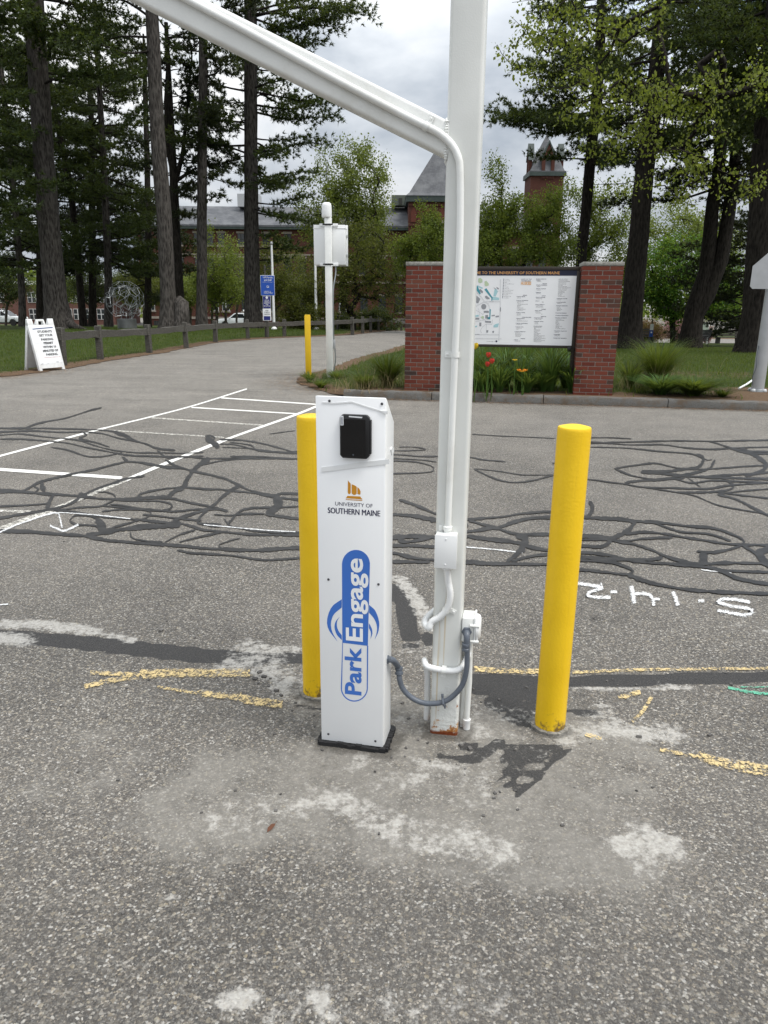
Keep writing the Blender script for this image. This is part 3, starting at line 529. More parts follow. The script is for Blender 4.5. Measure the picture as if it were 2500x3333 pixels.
SEA = [([(500, 190), (440, 205), (370, 228), (310, 245), (250, 255), (180, 270), (140, 285), (90, 300)], 7), ([(-150, 288), (0, 292), (120, 292), (260, 293), (420, 298), (540, 305), (620, 325), (650, 345), (700, 365), (760, 385)], 8),
 ([(-150, 312), (0, 310), (150, 305), (300, 312), (400, 310), (500, 318), (580, 340), (660, 355), (720, 370), (770, 390), (860, 400)], 8), ([(-100, 322), (0, 325), (100, 320), (230, 335), (380, 350), (460, 375), (560, 400), (680, 412), (800, 412), (900, 415), (1000, 410)], 6),
 ([(0, 345), (100, 345), (200, 352), (330, 365), (420, 385), (560, 412), (640, 425), (760, 430), (900, 432), (1000, 428)], 7), ([(400, 310), (425, 326), (390, 342), (470, 362), (540, 385)], 8), ([(560, 308), (620, 335), (660, 352)], 14), ([(250, 385), (330, 398), (430, 430), (520, 428), (600, 410)], 6),
 ([(1005, 332), (1030, 328), (1055, 338), (1040, 352), (1015, 347)], 7), ([(1010, 338), (1040, 358), (1075, 388)], 22), ([(1075, 348), (1180, 350), (1280, 365), (1360, 385), (1450, 410), (1580, 430)], 7), ([(1080, 370), (1150, 372), (1250, 395), (1350, 410), (1450, 415), (1580, 420)], 7),
 ([(1090, 385), (1200, 390), (1300, 400), (1400, 408), (1500, 400)], 5), ([(1130, 360), (1230, 375), (1260, 400), (1330, 405)], 6), ([(1130, 430), (1250, 430), (1350, 435), (1450, 442), (1580, 440)], 6), ([(770, 400), (830, 440), (900, 430), (1000, 440), (1100, 440), (1250, 432)], 8), ([(1000, 470), (1100, 450), (1250, 440), (1450, 443)], 7),
 ([(620, 455), (700, 462), (800, 480), (900, 490), (960, 505), (1050, 525), (1120, 545), (1180, 575), (1240, 600), (1340, 620), (1400, 612), (1580, 618)], 11), ([(620, 455), (540, 475), (440, 500), (340, 520), (260, 538), (200, 555), (150, 580), (110, 600), (60, 595), (-150, 595)], 11), ([(210, 555), (205, 575), (218, 603)], 24), ([(160, 575), (190, 590), (170, 605)], 10),
 ([(1030, 440), (980, 470), (940, 510), (915, 550), (900, 580), (860, 600), (820, 630)], 19), ([(900, 580), (800, 590), (720, 605), (678, 622), (700, 632), (780, 633), (860, 640)], 9), ([(900, 580), (1000, 590), (1080, 592), (1150, 600), (1250, 610), (1340, 630), (1460, 640), (1580, 650)], 9),
 ([(1180, 570), (1130, 600), (1090, 630), (1060, 660), (1020, 690), (980, 730), (970, 755), (1000, 762), (1090, 770)], 17), ([(710, 525), (620, 540), (560, 560), (500, 580), (440, 605), (400, 625), (350, 660), (250, 690), (100, 715), (-150, 760)], 11), ([(-150, 605), (0, 605), (100, 605), (250, 615), (400, 625), (480, 635), (560, 640), (700, 635), (820, 628)], 12),
 ([(385, 615), (430, 630)], 26), ([(470, 605), (520, 605), (560, 620), (565, 640), (530, 660), (490, 675), (400, 680), (300, 690), (230, 690)], 9), ([(560, 645), (700, 648), (780, 650), (830, 660), (845, 675), (820, 692), (760, 695), (600, 680), (500, 672)], 8), ([(270, 620), (250, 640), (230, 660), (150, 668), (0, 675), (-150, 680)], 8), ([(265, 615), (240, 660), (230, 690)], 16),
 ([(1345, 632), (1370, 655), (1345, 690), (1310, 716)], 46), ([(1330, 680), (1220, 685), (1170, 705), (1140, 740), (1120, 760)], 10), ([(1300, 715), (1380, 725), (1460, 735), (1580, 740)], 11), ([(1580, 672), (1460, 675), (1380, 680), (1300, 682)], 7), ([(1380, 630), (1460, 645), (1580, 655)], 8),
 ([(230, 690), (350, 700), (500, 725), (600, 735), (700, 742), (820, 755), (900, 762), (1000, 790), (1100, 800), (1200, 810), (1300, 815), (1580, 815)], 11), ([(-150, 790), (0, 795), (150, 800), (300, 812), (420, 820), (520, 840), (650, 852), (800, 862), (900, 870), (1000, 880), (1100, 885), (1250, 890), (1350, 885), (1580, 870)], 16),
 ([(340, 745), (370, 720), (440, 722), (480, 740), (520, 785), (490, 795), (470, 770), (380, 765), (342, 748)], 9), ([(475, 735), (515, 792)], 34), ([(420, 820), (520, 800), (620, 785), (720, 775), (850, 770), (885, 760)], 22), ([(870, 890), (950, 905), (1050, 910), (1150, 918), (1230, 930), (1300, 938), (1380, 935), (1580, 920)], 10), ([(1180, 830), (1110, 850), (1075, 865), (1090, 880), (1180, 888)], 6),
 ([(810, 850), (880, 815), (960, 790)], 9), ([(880, 850), (980, 825), (1120, 795)], 9), ([(640, 800), (650, 830), (720, 845), (800, 850)], 8), ([(500, 700), (600, 690), (720, 690), (850, 700), (960, 690), (1100, 690)], 9), ([(830, 632), (950, 660), (1050, 680), (1120, 700)], 9), ([(860, 740), (950, 710), (1020, 690)], 13), ([(700, 715), (800, 725), (880, 735), (990, 745)], 9),
 ([(520, 790), (620, 760), (720, 730), (740, 705), (700, 690), (600, 670), (540, 665)], 9), ([(1100, 735), (1130, 770), (1200, 785), (1300, 800), (1580, 806)], 10), ([(1050, 715), (1130, 720), (1200, 712), (1300, 712)], 8), ([(600, 432), (630, 458)], 12), ([(810, 445), (850, 470), (920, 495)], 10), ([(1320, 320), (1450, 303)], 3), ([(850, 740), (880, 760), (860, 775)], 20)]
for pts, w in SEA: ribbon('crack_seal', cA, pts, w * .98 / 1.508, M['sealant'], 6, .16)
SEB = [([(380, 150), (500, 157), (640, 163), (740, 168)], 3), ([(890, 165), (980, 165), (1070, 170)], 5), ([(890, 190), (1000, 185), (1120, 182), (1250, 178), (1400, 180), (1530, 178), (1800, 172)], 6), ([(890, 182), (1050, 195), (1200, 195), (1300, 208), (1420, 215), (1540, 208), (1800, 203)], 6), ([(890, 205), (1050, 210), (1200, 225), (1330, 235), (1400, 262), (1420, 255)], 5),
 ([(1400, 180), (1440, 190), (1520, 215), (1600, 225), (1800, 220)], 7), ([(1350, 235), (1380, 255), (1360, 290), (1300, 300), (1220, 310), (1110, 312)], 12), ([(995, 298), (1080, 285), (1170, 275), (1240, 290), (1300, 300), (1400, 300), (1540, 290), (1800, 275)], 6), ([(995, 298), (1060, 325), (1130, 340), (1200, 345), (1300, 340)], 7),
 ([(760, 340), (885, 345), (960, 355), (1040, 365), (1120, 378), (1250, 382), (1400, 385), (1500, 370), (1800, 350)], 7), ([(1040, 360), (1110, 350), (1200, 345), (1300, 325), (1400, 300), (1430, 260)], 12), ([(1110, 315), (1200, 320), (1300, 330), (1400, 335), (1540, 340), (1800, 348)], 10), ([(1480, 350), (1510, 370), (1490, 390), (1400, 400), (1260, 400)], 9),
 ([(1120, 378), (1260, 400), (1340, 415), (1440, 455), (1540, 475), (1800, 520)], 5), ([(1440, 410), (1520, 430), (1600, 470), (1720, 530)], 9), ([(1540, 210), (1600, 240), (1650, 280), (1630, 310), (1560, 330)], 15), ([(1800, 300), (1600, 320), (1500, 325), (1400, 330)], 8), ([(1800, 375), (1550, 395), (1440, 410)], 6), ([(1800, 440), (1560, 415), (1440, 400)], 6), ([(1250, 340), (1330, 360), (1420, 350), (1560, 355), (1800, 365)], 7),
 ([(1480, 205), (1560, 230), (1660, 235), (1800, 240)], 6), ([(1300, 330), (1330, 350), (1370, 380)], 5), ([(65, 205), (130, 205), (180, 215), (130, 220), (-60, 222)], 4), ([(-60, 238), (65, 238), (150, 245), (230, 245)], 5), ([(-60, 262), (65, 265), (140, 270), (200, 285), (215, 300), (180, 315), (-60, 322)], 5), ([(-60, 250), (150, 260), (230, 270)], 5),
 ([(220, 245), (370, 250), (430, 260), (525, 268)], 5), ([(390, 300), (430, 320), (490, 345), (560, 358), (640, 350), (735, 325)], 6), ([(390, 298), (500, 310), (600, 325), (735, 325)], 3), ([(725, 276), (745, 276)], 5), ([(65, 432), (120, 450), (170, 470), (230, 495), (300, 510)], 10), ([(-40, 492), (58, 497), (130, 503), (218, 520), (365, 545)], 16),
 ([(220, 525), (360, 517), (440, 512), (520, 505), (600, 492), (730, 485), (880, 505)], 9), ([(365, 520), (430, 540), (500, 560), (570, 580), (650, 582), (740, 580)], 14), ([(220, 575), (360, 570), (430, 560), (500, 550), (560, 530), (640, 512), (740, 508)], 14), ([(-40, 600), (55, 595), (130, 590), (220, 595), (350, 590), (430, 600), (560, 615), (650, 640), (735, 655)], 18),
 ([(-40, 632), (55, 630), (150, 632), (220, 635), (360, 620)], 15), ([(60, 600), (90, 615), (200, 600)], 14), ([(-40, 650), (55, 665), (110, 680), (180, 690), (220, 692), (350, 700), (450, 708), (600, 710), (730, 712)], 14), ([(570, 590), (610, 600), (600, 640), (560, 680), (530, 700)], 24), ([(550, 700), (620, 680), (700, 670), (860, 680)], 11), ([(-40, 705), (60, 700), (200, 702)], 12),
 ([(885, 440), (900, 460), (895, 490), (878, 508)], 17), ([(860, 510), (990, 515), (1090, 525), (1180, 530), (1300, 545), (1420, 555), (1500, 580), (1550, 605), (1550, 625), (1500, 645), (1420, 660), (1350, 655)], 12), ([(1090, 525), (1060, 560), (1030, 580), (980, 600), (950, 595), (740, 580)], 16), ([(1000, 515), (1050, 520), (1085, 532)], 16),
 ([(1040, 580), (1120, 572), (1200, 578), (1300, 595), (1400, 610), (1520, 625), (1800, 630)], 11), ([(740, 600), (860, 605), (950, 605), (1050, 610), (1130, 600), (1250, 595)], 9), ([(740, 630), (860, 632), (940, 635), (985, 608)], 14), ([(980, 605), (1080, 625), (1160, 650), (1200, 670), (1260, 690), (1360, 710), (1500, 705), (1800, 712)], 13),
 ([(740, 655), (860, 660), (950, 668), (1050, 690), (1150, 705), (1250, 710), (1400, 725), (1500, 740), (1800, 748)], 14), ([(740, 675), (860, 680), (1000, 690), (1160, 690), (1205, 680)], 14), ([(1160, 530), (1280, 570), (1400, 580), (1500, 610)], 9), ([(1380, 655), (1380, 712)], 38), ([(1690, 640), (1625, 660), (1645, 700), (1700, 722)], 30), ([(740, 730), (860, 735), (960, 745), (1050, 755), (1075, 740), (1040, 720), (960, 700), (740, 690)], 12),
 ([(1050, 755), (1130, 785), (1220, 805), (1330, 822), (1450, 830), (1560, 835), (1800, 843)], 15), ([(1400, 720), (1480, 750), (1560, 780), (1800, 815)], 14), ([(1540, 625), (1600, 660), (1640, 700)], 16)]
for pts, w in SEB: ribbon('crack_seal', cB, pts, w * .95 / 1.327, M['sealant'], 6, .16)
# small litter lying on the asphalt: stones and chips (nobody could count them)
mb = MB()
for k in range(260):
    x = nr.uniform(-2.2, 2.6); y = 1.1 + 4.5 * nr.uniform() ** 1.4 if k % 3 else nr.normal(2.5, .25)
    if k % 3 == 0: x = nr.normal(.1, .55)
    s = nr.uniform(.0025, .0075); mb.box((x, y, s * .35), (s * 1.5, s, s * .8), Matrix.Rotation(nr.uniform(0, 3), 3, 'Z') @ Matrix.Rotation(nr.uniform(-.4, .4), 3, 'X'))
for u, v in ((860, 2205), (830, 2212), (845, 2190), (875, 2235), (900, 2250), (915, 2265), (880, 2210), (840, 2225), (1330, 2340), (1345, 2270), (1310, 2290), (1500, 2430), (1530, 2440), (2310, 2395), (2080, 2400), (2380, 2230), (525, 2054), (340, 2335), (92, 2380)):
    q = g(u, v); s = nr.uniform(.006, .014); mb.box((q[0], q[1], s * .3), (s * 1.6, s, s * .8), Matrix.Rotation(nr.uniform(0, 3), 3, 'Z') @ Matrix.Rotation(nr.uniform(-.4, .4), 3, 'X'))
props(mb.build('grit', pm('grit', (.10, .095, .09), .9, .6, 9)), 'loose stones and grit scattered over the asphalt', 'grit', kind='stuff')
# ------------------------------------------------------------------ parking kiosk
def local_frame(o, yaw):
    Mx = Matrix.Translation(Vector(tuple(map(float, o)))) @ Matrix.Rotation(yaw, 4, 'Z'); Mi = Mx.inverted(); n = np.array((math.sin(yaw), -math.cos(yaw), 0))
    def loc(u, v, off=0.0):
        """photograph pixel on the plane local y = off, as local (x, z)"""
        q = np.array(Mx @ Vector((0, off, 0))); p = Mi @ Vector(on_plane(u, v, q, n)); return p.x, p.z
    return Mx, Mi, loc
FRONT = lambda off: frame((0, off, 0), (1, 0, 0), (0, 0, 1))     # local plane looking to -Y
KO = (-.221, 2.356, 0.0); KY = R(-11.8)
kiosk = empty('parking_kiosk', KO, 'white parking payment kiosk with tablet and blue lettering beside the steel post', 'kiosk', yaw=KY)
KM, KI, kl = local_frame(KO, KY)
KW, KD = .231, .128
yz = lambda pts, x0, x1: MB().prism(pts, x0, x1, Matrix(((0, 0, 1, 0), (1, 0, 0, 0), (0, 1, 0, 0), (0, 0, 0, 1))))
yz([(.004, .010), (KD, .010), (KD, 1.165), (.004, 1.258)], 0, KW).build('housing', M['white_gloss'], kiosk, bevel=.006, seg=3)
MB().box((KW / 2, -.001, .636), (KW - .004, .006, 1.240)).build('front_panel', M['panel_print'], kiosk, bevel=.0022)
mb = MB(); n = 14                                                # uneven black rubber skirt
for a, b in (((-.004, -.006), (KW + .006, -.007)), ((KW + .006, -.007), (KW + .007, KD + .01)), ((KW + .007, KD + .01), (-.004, KD + .008)), ((-.004, KD + .008), (-.004, -.006))):
    for i in range(n):
        p = np.array(a) + (np.array(b) - a) * (i + .5) / n; L = math.dist(a, b) / n
        mb.box((p[0], p[1], .004 + rnd.uniform(-.002, .003)), (L * 1.25, .016 + rnd.uniform(0, .008), .022 + rnd.uniform(-.005, .006)), Matrix.Rotation(math.atan2(b[1] - a[1], b[0] - a[0]) + rnd.uniform(-.12, .12), 3, 'Z'))
mb.box((KW / 2, KD / 2, .004), (KW - .01, KD - .01, .012))
mb.build('rubber_skirt', M['rubber'], kiosk)
c2 = lambda x, y: (1040 + x / 4.915, 1270 + y / 4.915)
c3 = lambda x, y: (1040 + x / 4.096, 1760 + y / 4.096)
for p in (c2(160, 170), c2(1000, 217), c3(120, 515), c3(787, 580), (1069, 2389), (1222, 2412)):
    x, z = kl(*p, -.004); b = MB(); b.lathe([(.0042, 0), (.0042, .0018), (.003, .0026), (.0012, .0026)], 12)
    o = b.build('screw', M['screw'], kiosk, smooth=True); o.rotation_euler = (R(90), 0, 0); o.location = (x, -.0039, z)
# tablet reader
x0, z1 = kl(*c2(322, 385), -.02); x1, z0 = kl(*c2(795, 1105), -.02); w, h = x1 - x0, z1 - z0; ch = .009
shape = [(x0 + ch, z0), (x1 - ch, z0), (x1, z0 + ch), (x1, z1 - ch), (x1 - ch, z1), (x0 + ch, z1), (x0, z1 - ch), (x0, z0 + ch)]
tab = MB().prism(shape, .004, .021, FRONT(0)).build('card_reader_tablet', M['black'], kiosk, bevel=.002)
MB().prism([(x0 + .005, z0 + .008), (x1 - .012, z0 + .008), (x1 - .012, z1 - .014), (x0 + .005, z1 - .014)], .0212, .0218, FRONT(0)).build('screen', M['screen'], tab)
MB().box((x1 + .002, -.010, (z0 + z1) / 2), (.006, .014, h * .78)).build('side_grip', M['black'], tab, bevel=.0015)
MB().prism([(x0 + .003, z1 - .035), (x0 + .013, z1 - .034), (x0 + .013, z1 - .004), (x0 + .003, z1 - .004)], .0219, .0222, FRONT(0)).build('barcode_sticker', M['label'], tab)
mb = MB()
for k in range(9): zz = z1 - .031 + k * .0026; mb.prism([(x0 + .0055, zz), (x0 + .0105, zz), (x0 + .0105, zz + .0012), (x0 + .0055, zz + .0012)], .0223, .0225, FRONT(0))
mb.build('barcode', M['navy_print'], tab)
MB().prism([(x0 + .03, z1 - .0075), (x0 + .072, z1 - .0095), (x0 + .074, z1 - .0055), (x0 + .031, z1 - .0035)], .0213, .0217, FRONT(0)).build('top_sticker', M['label'], tab)
MB().lathe([(.0022, 0), (.0022, .0004)], 12).build('home_mark', M['grey_conduit'], tab).matrix_local = Matrix.Translation((x0 + w * .46, -.0219, z0 + .012)) @ Matrix.Rotation(R(90), 4, 'X')
# strap round the housing and the creased film edge
a, b, c, d = kl(*c2(33, 1230), -.005), kl(*c2(33, 1308), -.005), kl(*c2(1118, 1180), -.005), kl(*c2(1118, 1100), -.005)
mb = MB(); mb.prism([b, c, d, a], .0045, .0062, FRONT(0)); s1 = (c[1], d[1]); mb.add([(KW + .0008, -.006, s1[0]), (KW + .0008, KD, s1[0] + .012), (KW + .0008, KD, s1[1] + .012), (KW + .0008, -.006, s1[1])], [(0, 1, 2, 3)])
mb.box((KW + .002, KD * .62, (s1[0] + s1[1]) / 2 + .018), (.004, .014, .022), Matrix.Rotation(.5, 3, 'X')); mb.build('strap', M['white_plastic'], kiosk)
mb = MB(); pts = [kl(*c2(*p), -.005) for p in ((38, 195), (250, 205), (430, 195), (510, 185), (640, 225), (820, 285), (960, 325), (1090, 365))]
for p, q in zip(pts[:-1], pts[1:]): mb.prism([(p[0], p[1] - .0032), (q[0], q[1] - .0032), (q[0], q[1] + .0016), (p[0], p[1] + .0016)], .0043, .0056, FRONT(0))
p = kl(*c2(960, 325), -.005); q = kl(*c2(1100, 350), -.005); mb.prism([p, (q[0] - .006, q[1] - .008), q, (q[0], q[1] + .003)], .0043, .0075, FRONT(0)); mb.build('film_edge', M['white_gloss'], kiosk)
PF = FRONT(-.0043)
def printp(mb, cv, pts, z=.0003): return mb.prism([kl(*cv(*p), -.0043) for p in pts][::-1], 0, z, PF)
mb = MB()
for P in ([(455, 1440), (470, 1465), (500, 1495), (500, 1640), (490, 1660), (465, 1660), (452, 1640)], [(515, 1505), (560, 1520), (595, 1545), (595, 1655), (570, 1675), (545, 1675), (515, 1650)], [(607, 1550), (640, 1580), (658, 1620), (655, 1665), (635, 1672), (607, 1655)],
          [(445, 1690), (655, 1700), (668, 1725), (685, 1740), (685, 1747), (420, 1727), (420, 1722), (435, 1712)], [(420, 1742), (685, 1758), (683, 1770), (420, 1752)]): printp(mb, c2, P)
mb.build('column_emblem', M['gold_print'], kiosk)
mb = MB(); a = kl(*c2(252, 1838), -.0043); b = kl(*c2(850, 1800), -.0043); text_into(mb, 'UNIVERSITY OF', a[0], b[0], a[1] - .001, a[1] + .0118, PF, .0004, .0, 3)
a = kl(*c2(135, 1950), -.0043); b = kl(*c2(970, 2000), -.0043); [text_into(mb, 'SOUTHERN MAINE', a[0] + k * .00055, b[0] + k * .00055, a[1] - .003, a[1] + .0165, PF, .0004 + .00004 * k, 0.0, 3) for k in (-1, 0, 1)]; mb.build('university_lettering', M['navy_print'], kiosk)
arc = lambda cx, cy, rx, ry, a0, a1, n: [(cx + rx * math.cos(R(a0 + (a1 - a0) * i / n)), cy - ry * math.sin(R(a0 + (a1 - a0) * i / n))) for i in range(n + 1)]
mb = MB()                                                        # blue badge: filled top half, outlined lower half, swooshes
printp(mb, c3, [(305, 1360), (300, 310)] + arc(487, 312, 186, 190, 180, 0, 20)[1:-1] + [(673, 312), (645, 1402)])
outer = [(305, 1355), (285, 1960)] + arc(465, 1962, 180, 183, 180, 360, 20)[1:-1] + [(645, 1962), (650, 1400)]
innr = [(312, 1368), (300, 1960)] + arc(465, 1962, 166, 168, 180, 360, 20)[1:-1] + [(631, 1962), (634, 1402)]
for i in range(len(outer) - 1): printp(mb, c3, [outer[i], innr[i], innr[i + 1], outer[i + 1]], .00025)
def swoosh(A, B): 
    A = spline(A, 25); B = spline(B, 25); n = 14; ia = np.linspace(0, len(A) - 1, n + 1); A = np.array([A[int(round(k))] for k in ia]); ib = np.linspace(0, len(B) - 1, n + 1); B = np.array([B[int(round(k))] for k in ib])
    for i in range(n):
        q = [A[i], B[i], B[i + 1], A[i + 1]]
        if i == n - 1: q = q[:3]
        printp(mb, c3, q, .0002)
swoosh([(297, 780), (165, 880), (104, 1040), (120, 1180), (240, 1345)], [(297, 890), (190, 985), (152, 1100), (170, 1215), (240, 1345)])
swoosh([(297, 1325), (230, 1250), (200, 1150), (220, 1070), (272, 1012)], [(297, 1262), (250, 1195), (230, 1120), (240, 1060), (272, 1012)])
swoosh([(662, 855), (745, 935), (795, 1080), (785, 1210), (735, 1322)], [(662, 960), (725, 1035), (762, 1120), (765, 1210), (735, 1322)])
swoosh([(660, 1100), (695, 1165), (706, 1235), (680, 1312)], [(660, 1165), (678, 1200), (688, 1240), (680, 1312)])
mb.build('blue_badge', M['blue_print'], kiosk)
PV = frame((0, -.0043, 0), (0, 0, 1), (-1, 0, 0))                # reading upwards: local X is up, local Y is left
def vtext(name, body, mat, box4, bold, z):
    (xl, yt), (xr, yb) = box4; a = kl(*c3(xl, yt), -.0043); b = kl(*c3(xr, yb), -.0043); m = MB(); text_into(m, body, b[1], a[1], -b[0], -a[0], PV, z, bold, 4); return m.build(name, mat, kiosk)
vtext('park_lettering', 'Park', M['blue_print'], ((335, 1405), (562, 2065)), .026, .0006)
vtext('engage_lettering', 'Engage', M['panel_print'], ((345, 222), (652, 1355)), .022, .0008)
# ------------------------------------------------------------------ white steel post with brace, conduit and boxes
PO = (.177, 2.423, 0.0); PY = R(-9.8); PW = .102
post = empty('steel_post', PO, 'white square steel post with diagonal brace and painted conduit, rusted at its foot', 'post', yaw=PY)
PMx, PMi, pl = local_frame(PO, PY)
t = NT('rusting_white_paint'); x, y, z = t.sep(t.co); n8 = t.noise(22, 8, .7)
base = t.ramp(t.noise(4, 5), (.3, (.60, .61, .585)), (.7, (.70, .71, .685)))
dr = t.noise(1.0, 3, .5, t.mapv((75, 75, 1.3))); streak = t.math('MULTIPLY', t.sstep(dr, .60, .70), t.sstep(z, .80, .45)); base = t.mix(t.math('MULTIPLY', streak, .6), base, (.50, .38, .20))
low = t.math('ADD', t.math('MULTIPLY', t.math('SUBTRACT', .125, z), 6.0), t.math('MULTIPLY', t.math('SUBTRACT', n8, .5), 5.2))
base = t.mix(t.sstep(low, .55, .95), base, t.ramp(t.noise(48, 6, .7), (.35, (.16, .045, .010)), (.5, (.34, .13, .03)), (.65, (.52, .34, .16)))); base = t.mix(t.sstep(t.math('ADD', t.math('MULTIPLY', z, -40.0), t.math('MULTIPLY', n8, .8)), -.4, .1), base, (.16, .035, .008))
t.bump(t.math('ADD', t.math('MULTIPLY', t.sstep(low, -.6, .6), t.noise(60, 6, .7)), t.math('MULTIPLY', t.noise(220, 3), .15)), .5, .006); M['post_paint'] = t.fin(base, .45)
def rsq(w, r, n=4):
    out = []
    for cx, cy, a0 in ((w - r, r, -90), (w - r, w - r, 0), (r, w - r, 90), (r, r, 180)): out += [(cx + r * math.cos(R(a0 + 90 * i / n)), cy + r * math.sin(R(a0 + 90 * i / n))) for i in range(n + 1)]
    return out
MB().prism(rsq(PW, .012), -.05, 3.2).build('tube', M['post_paint'], post, smooth=True)
(ax, az), (bx, bz) = pl(1455, 400), pl(650, 0); (cx_, cz_), (dx_, dz_) = pl(1455, 520), pl(422, 0)
A0 = Vector((.02, .001, (az + cz_) / 2)); dirv = Vector((-((ax - bx) + (cx_ - dx_)) / 2, 0, ((bz - az) + (dz_ - cz_)) / 2)).normalized(); th_ = (az - cz_) * dirv.x * -1
Ma = frame(A0 + Vector((0, .0, 0)), (0, 1, 0), dirv.cross(Vector((0, 1, 0)))) ; Ma = Ma @ Matrix.Translation((0, -th_ / 2, 0))
sgn = 1 if (Ma.to_3x3() @ Vector((0, 0, 1))).dot(dirv) > 0 else -1
MB().prism(rsq(th_, .011), 0, sgn * 2.45, Ma).build('brace', M['white_paint'], post, smooth=True)
MB().box((-1.05, .055, 3.15), (2.5, .1, .1)).build('top_beam', M['white_paint'], post, bevel=.01)
mb = MB()
for i in range(60):                                              # weld bead where the brace meets the post
    a = i / 60 * 2 * math.pi; q = (max(-1, min(1, 1.35 * math.cos(a))), max(-1, min(1, 1.35 * math.sin(a)))); r_ = .006 + rnd.uniform(-.0015, .002)
    mb.lathe([(.0005, -r_), (r_, 0), (.0005, r_)], 6, (-.001, .05 + q[0] * .047, A0.z + q[1] * .056 + .004))
mb.build('weld', M['white_paint'], post, smooth=True)
cc = lambda x, y: (800 + x / 1.701, y / 1.701)
cr5 = r5
CR = .0112
def on(cv, pts, off): return [Vector((pl(*cv(*p), off)[0], off, pl(*cv(*p), off)[1])) for p in pts]
cond = on(cc, [(-700, -205), (-400, -45), (0, 168), (500, 440), (900, 650), (1000, 700), (1075, 740), (1140, 800), (1176, 870), (1187, 960), (1186, 1300), (1170, 1720), (1157, 2000)], -CR) + on(cr5, [(446, 60), (438, 280), (432, 345)], -CR)
cp = spline([tuple(p) for p in cond], .03); MB().tube(cp, CR, 14).build('conduit', M['white_paint'], post, smooth=True)
def coil(pts, r_, step=.0042, amp=.0009):
    P = spline([tuple(p) for p in pts], step); return MB().tube(P, [r_ + (amp if i % 2 else -amp) for i in range(len(P))], 12)
def clip(name, c, along, rad, mat, tab, w=.012, off=0):
    """half-round strap over a conduit with a screwed tab"""
    along = Vector(along).normalized(); side = along.cross(Vector((0, -1, 0))).normalized(); m = MB(); ring = []
    for i in range(9):
        a = math.pi * i / 8; ring.append(Vector(c) + side * (rad + .0016) * math.cos(a) + Vector((0, -1, 0)) * (rad + .0016) * math.sin(a))
    ring = [ring[0] + Vector((0, rad, 0))] + ring + [ring[-1] + Vector((0, rad, 0))]
    vs = [p - along * w / 2 for p in ring] + [p + along * w / 2 for p in ring]; k = len(ring); m.add(vs, [(i, i + 1, k + i + 1, k + i) for i in range(k - 1)])
    s = side * (1 if tab > 0 else -1); tc_ = Vector((c[0], -.0015, c[2])) + s * (rad + .011); Mt = Matrix((( *s,), ( *along,), (0, -1, 0))).transposed()
    m.box(tc_, (.024, w * 1.15, .0025), Mt); o = m.build(name, mat, post, smooth=True, angle=50)
    b = MB(); b.lathe([(.0045, 0), (.0045, .002), (.003, .0035), (.001, .0035)], 12); bo = b.build('bolt', mat, o, smooth=True); bo.matrix_local = Matrix.Translation(tc_ + Vector((0, -.001, 0)) + s * .003) @ Matrix.Rotation(R(90), 4, 'X'); return o
c0 = on(cc, [(1000, 700)], -CR)[0]; d0 = on(cc, [(1040, 722)], -CR)[0] - c0; clip('conduit_clip', c0, d0, CR, M['white_paint'], -1, .016)
c0 = on(cc, [(1160, 1963)], -CR)[0]; clip('conduit_clip', c0, (0, 0, 1), CR, M['white_paint'], -1, .018)
mb = MB(); q = on(cr5, [(435, 300)], -CR)[0]; mb.lathe([(.0115, -.03), (.0145, -.028), (.0145, -.02), (.0125, -.018), (.0125, -.004), (.016, -.002), (.016, .010), (.0115, .012)], 16, q); mb.build('conduit_coupling', M['white_paint'], post, smooth=True, angle=30)
a = pl(*cr5(340, 345), -.045); b = pl(*cr5(500, 612), -.045); JX, JZ = (a[0] + b[0]) / 2, (a[1] + b[1]) / 2; jw, jh = b[0] - a[0], a[1] - b[1]
jb = MB().box((JX, -.024, JZ), (jw, .048, jh)).build('junction_box', M['white_paint'], post, bevel=.003)
MB().box((JX, -.0495, JZ), (jw + .004, .003, jh + .004)).build('cover_plate', M['white_gloss'], jb, bevel=.0012)
for zz in (-1, 1):
    o = MB().lathe([(.0034, 0), (.0034, .0012), (.002, .002), (.0005, .002)], 10).build('screw', M['white_plastic'], jb, smooth=True); o.matrix_local = Matrix.Translation((JX, -.051, JZ + zz * (jh / 2 - .012))) @ Matrix.Rotation(R(90), 4, 'X')
MB().box((JX - jw * .32, -.002, JZ + jh / 2 + .012), (.014, .003, .022)).build('mounting_ear', M['white_paint'], jb, bevel=.001)
mb = MB(); mb.lathe([(.017, 0), (.019, -.003), (.019, -.011), (.0165, -.014), (.013, -.016)], 10, (JX + .004, -.024, JZ - jh / 2)); mb.build('conduit_nut', M['white_plastic'], post, smooth=True, angle=30)
flex = [Vector((JX + .004, -.024, JZ - jh / 2 - .012))] + on(cr5, [(440, 720), (455, 800), (452, 870), (425, 945), (370, 1005), (310, 1040)], -.016) + [Vector((-.012, -.02, pl(*cr5(255, 1068), 0)[1])), Vector((-.028, .005, pl(*cr5(225, 1062), 0)[1])), Vector((-.026, .05, pl(*cr5(225, 1050), 0)[1])), Vector((.02, .118, pl(*cr5(300, 1000), 0)[1])), Vector((.06, .118, pl(*cr5(300, 900), 0)[1]))]
coil(flex, .0118).build('flexible_conduit', M['white_plastic'], post, smooth=True, angle=80)
c0 = on(cr5, [(425, 945)], -.014)[0]; clip('conduit_clip', c0, (.35, 0, .8), .012, M['white_paint'], 1, .014)
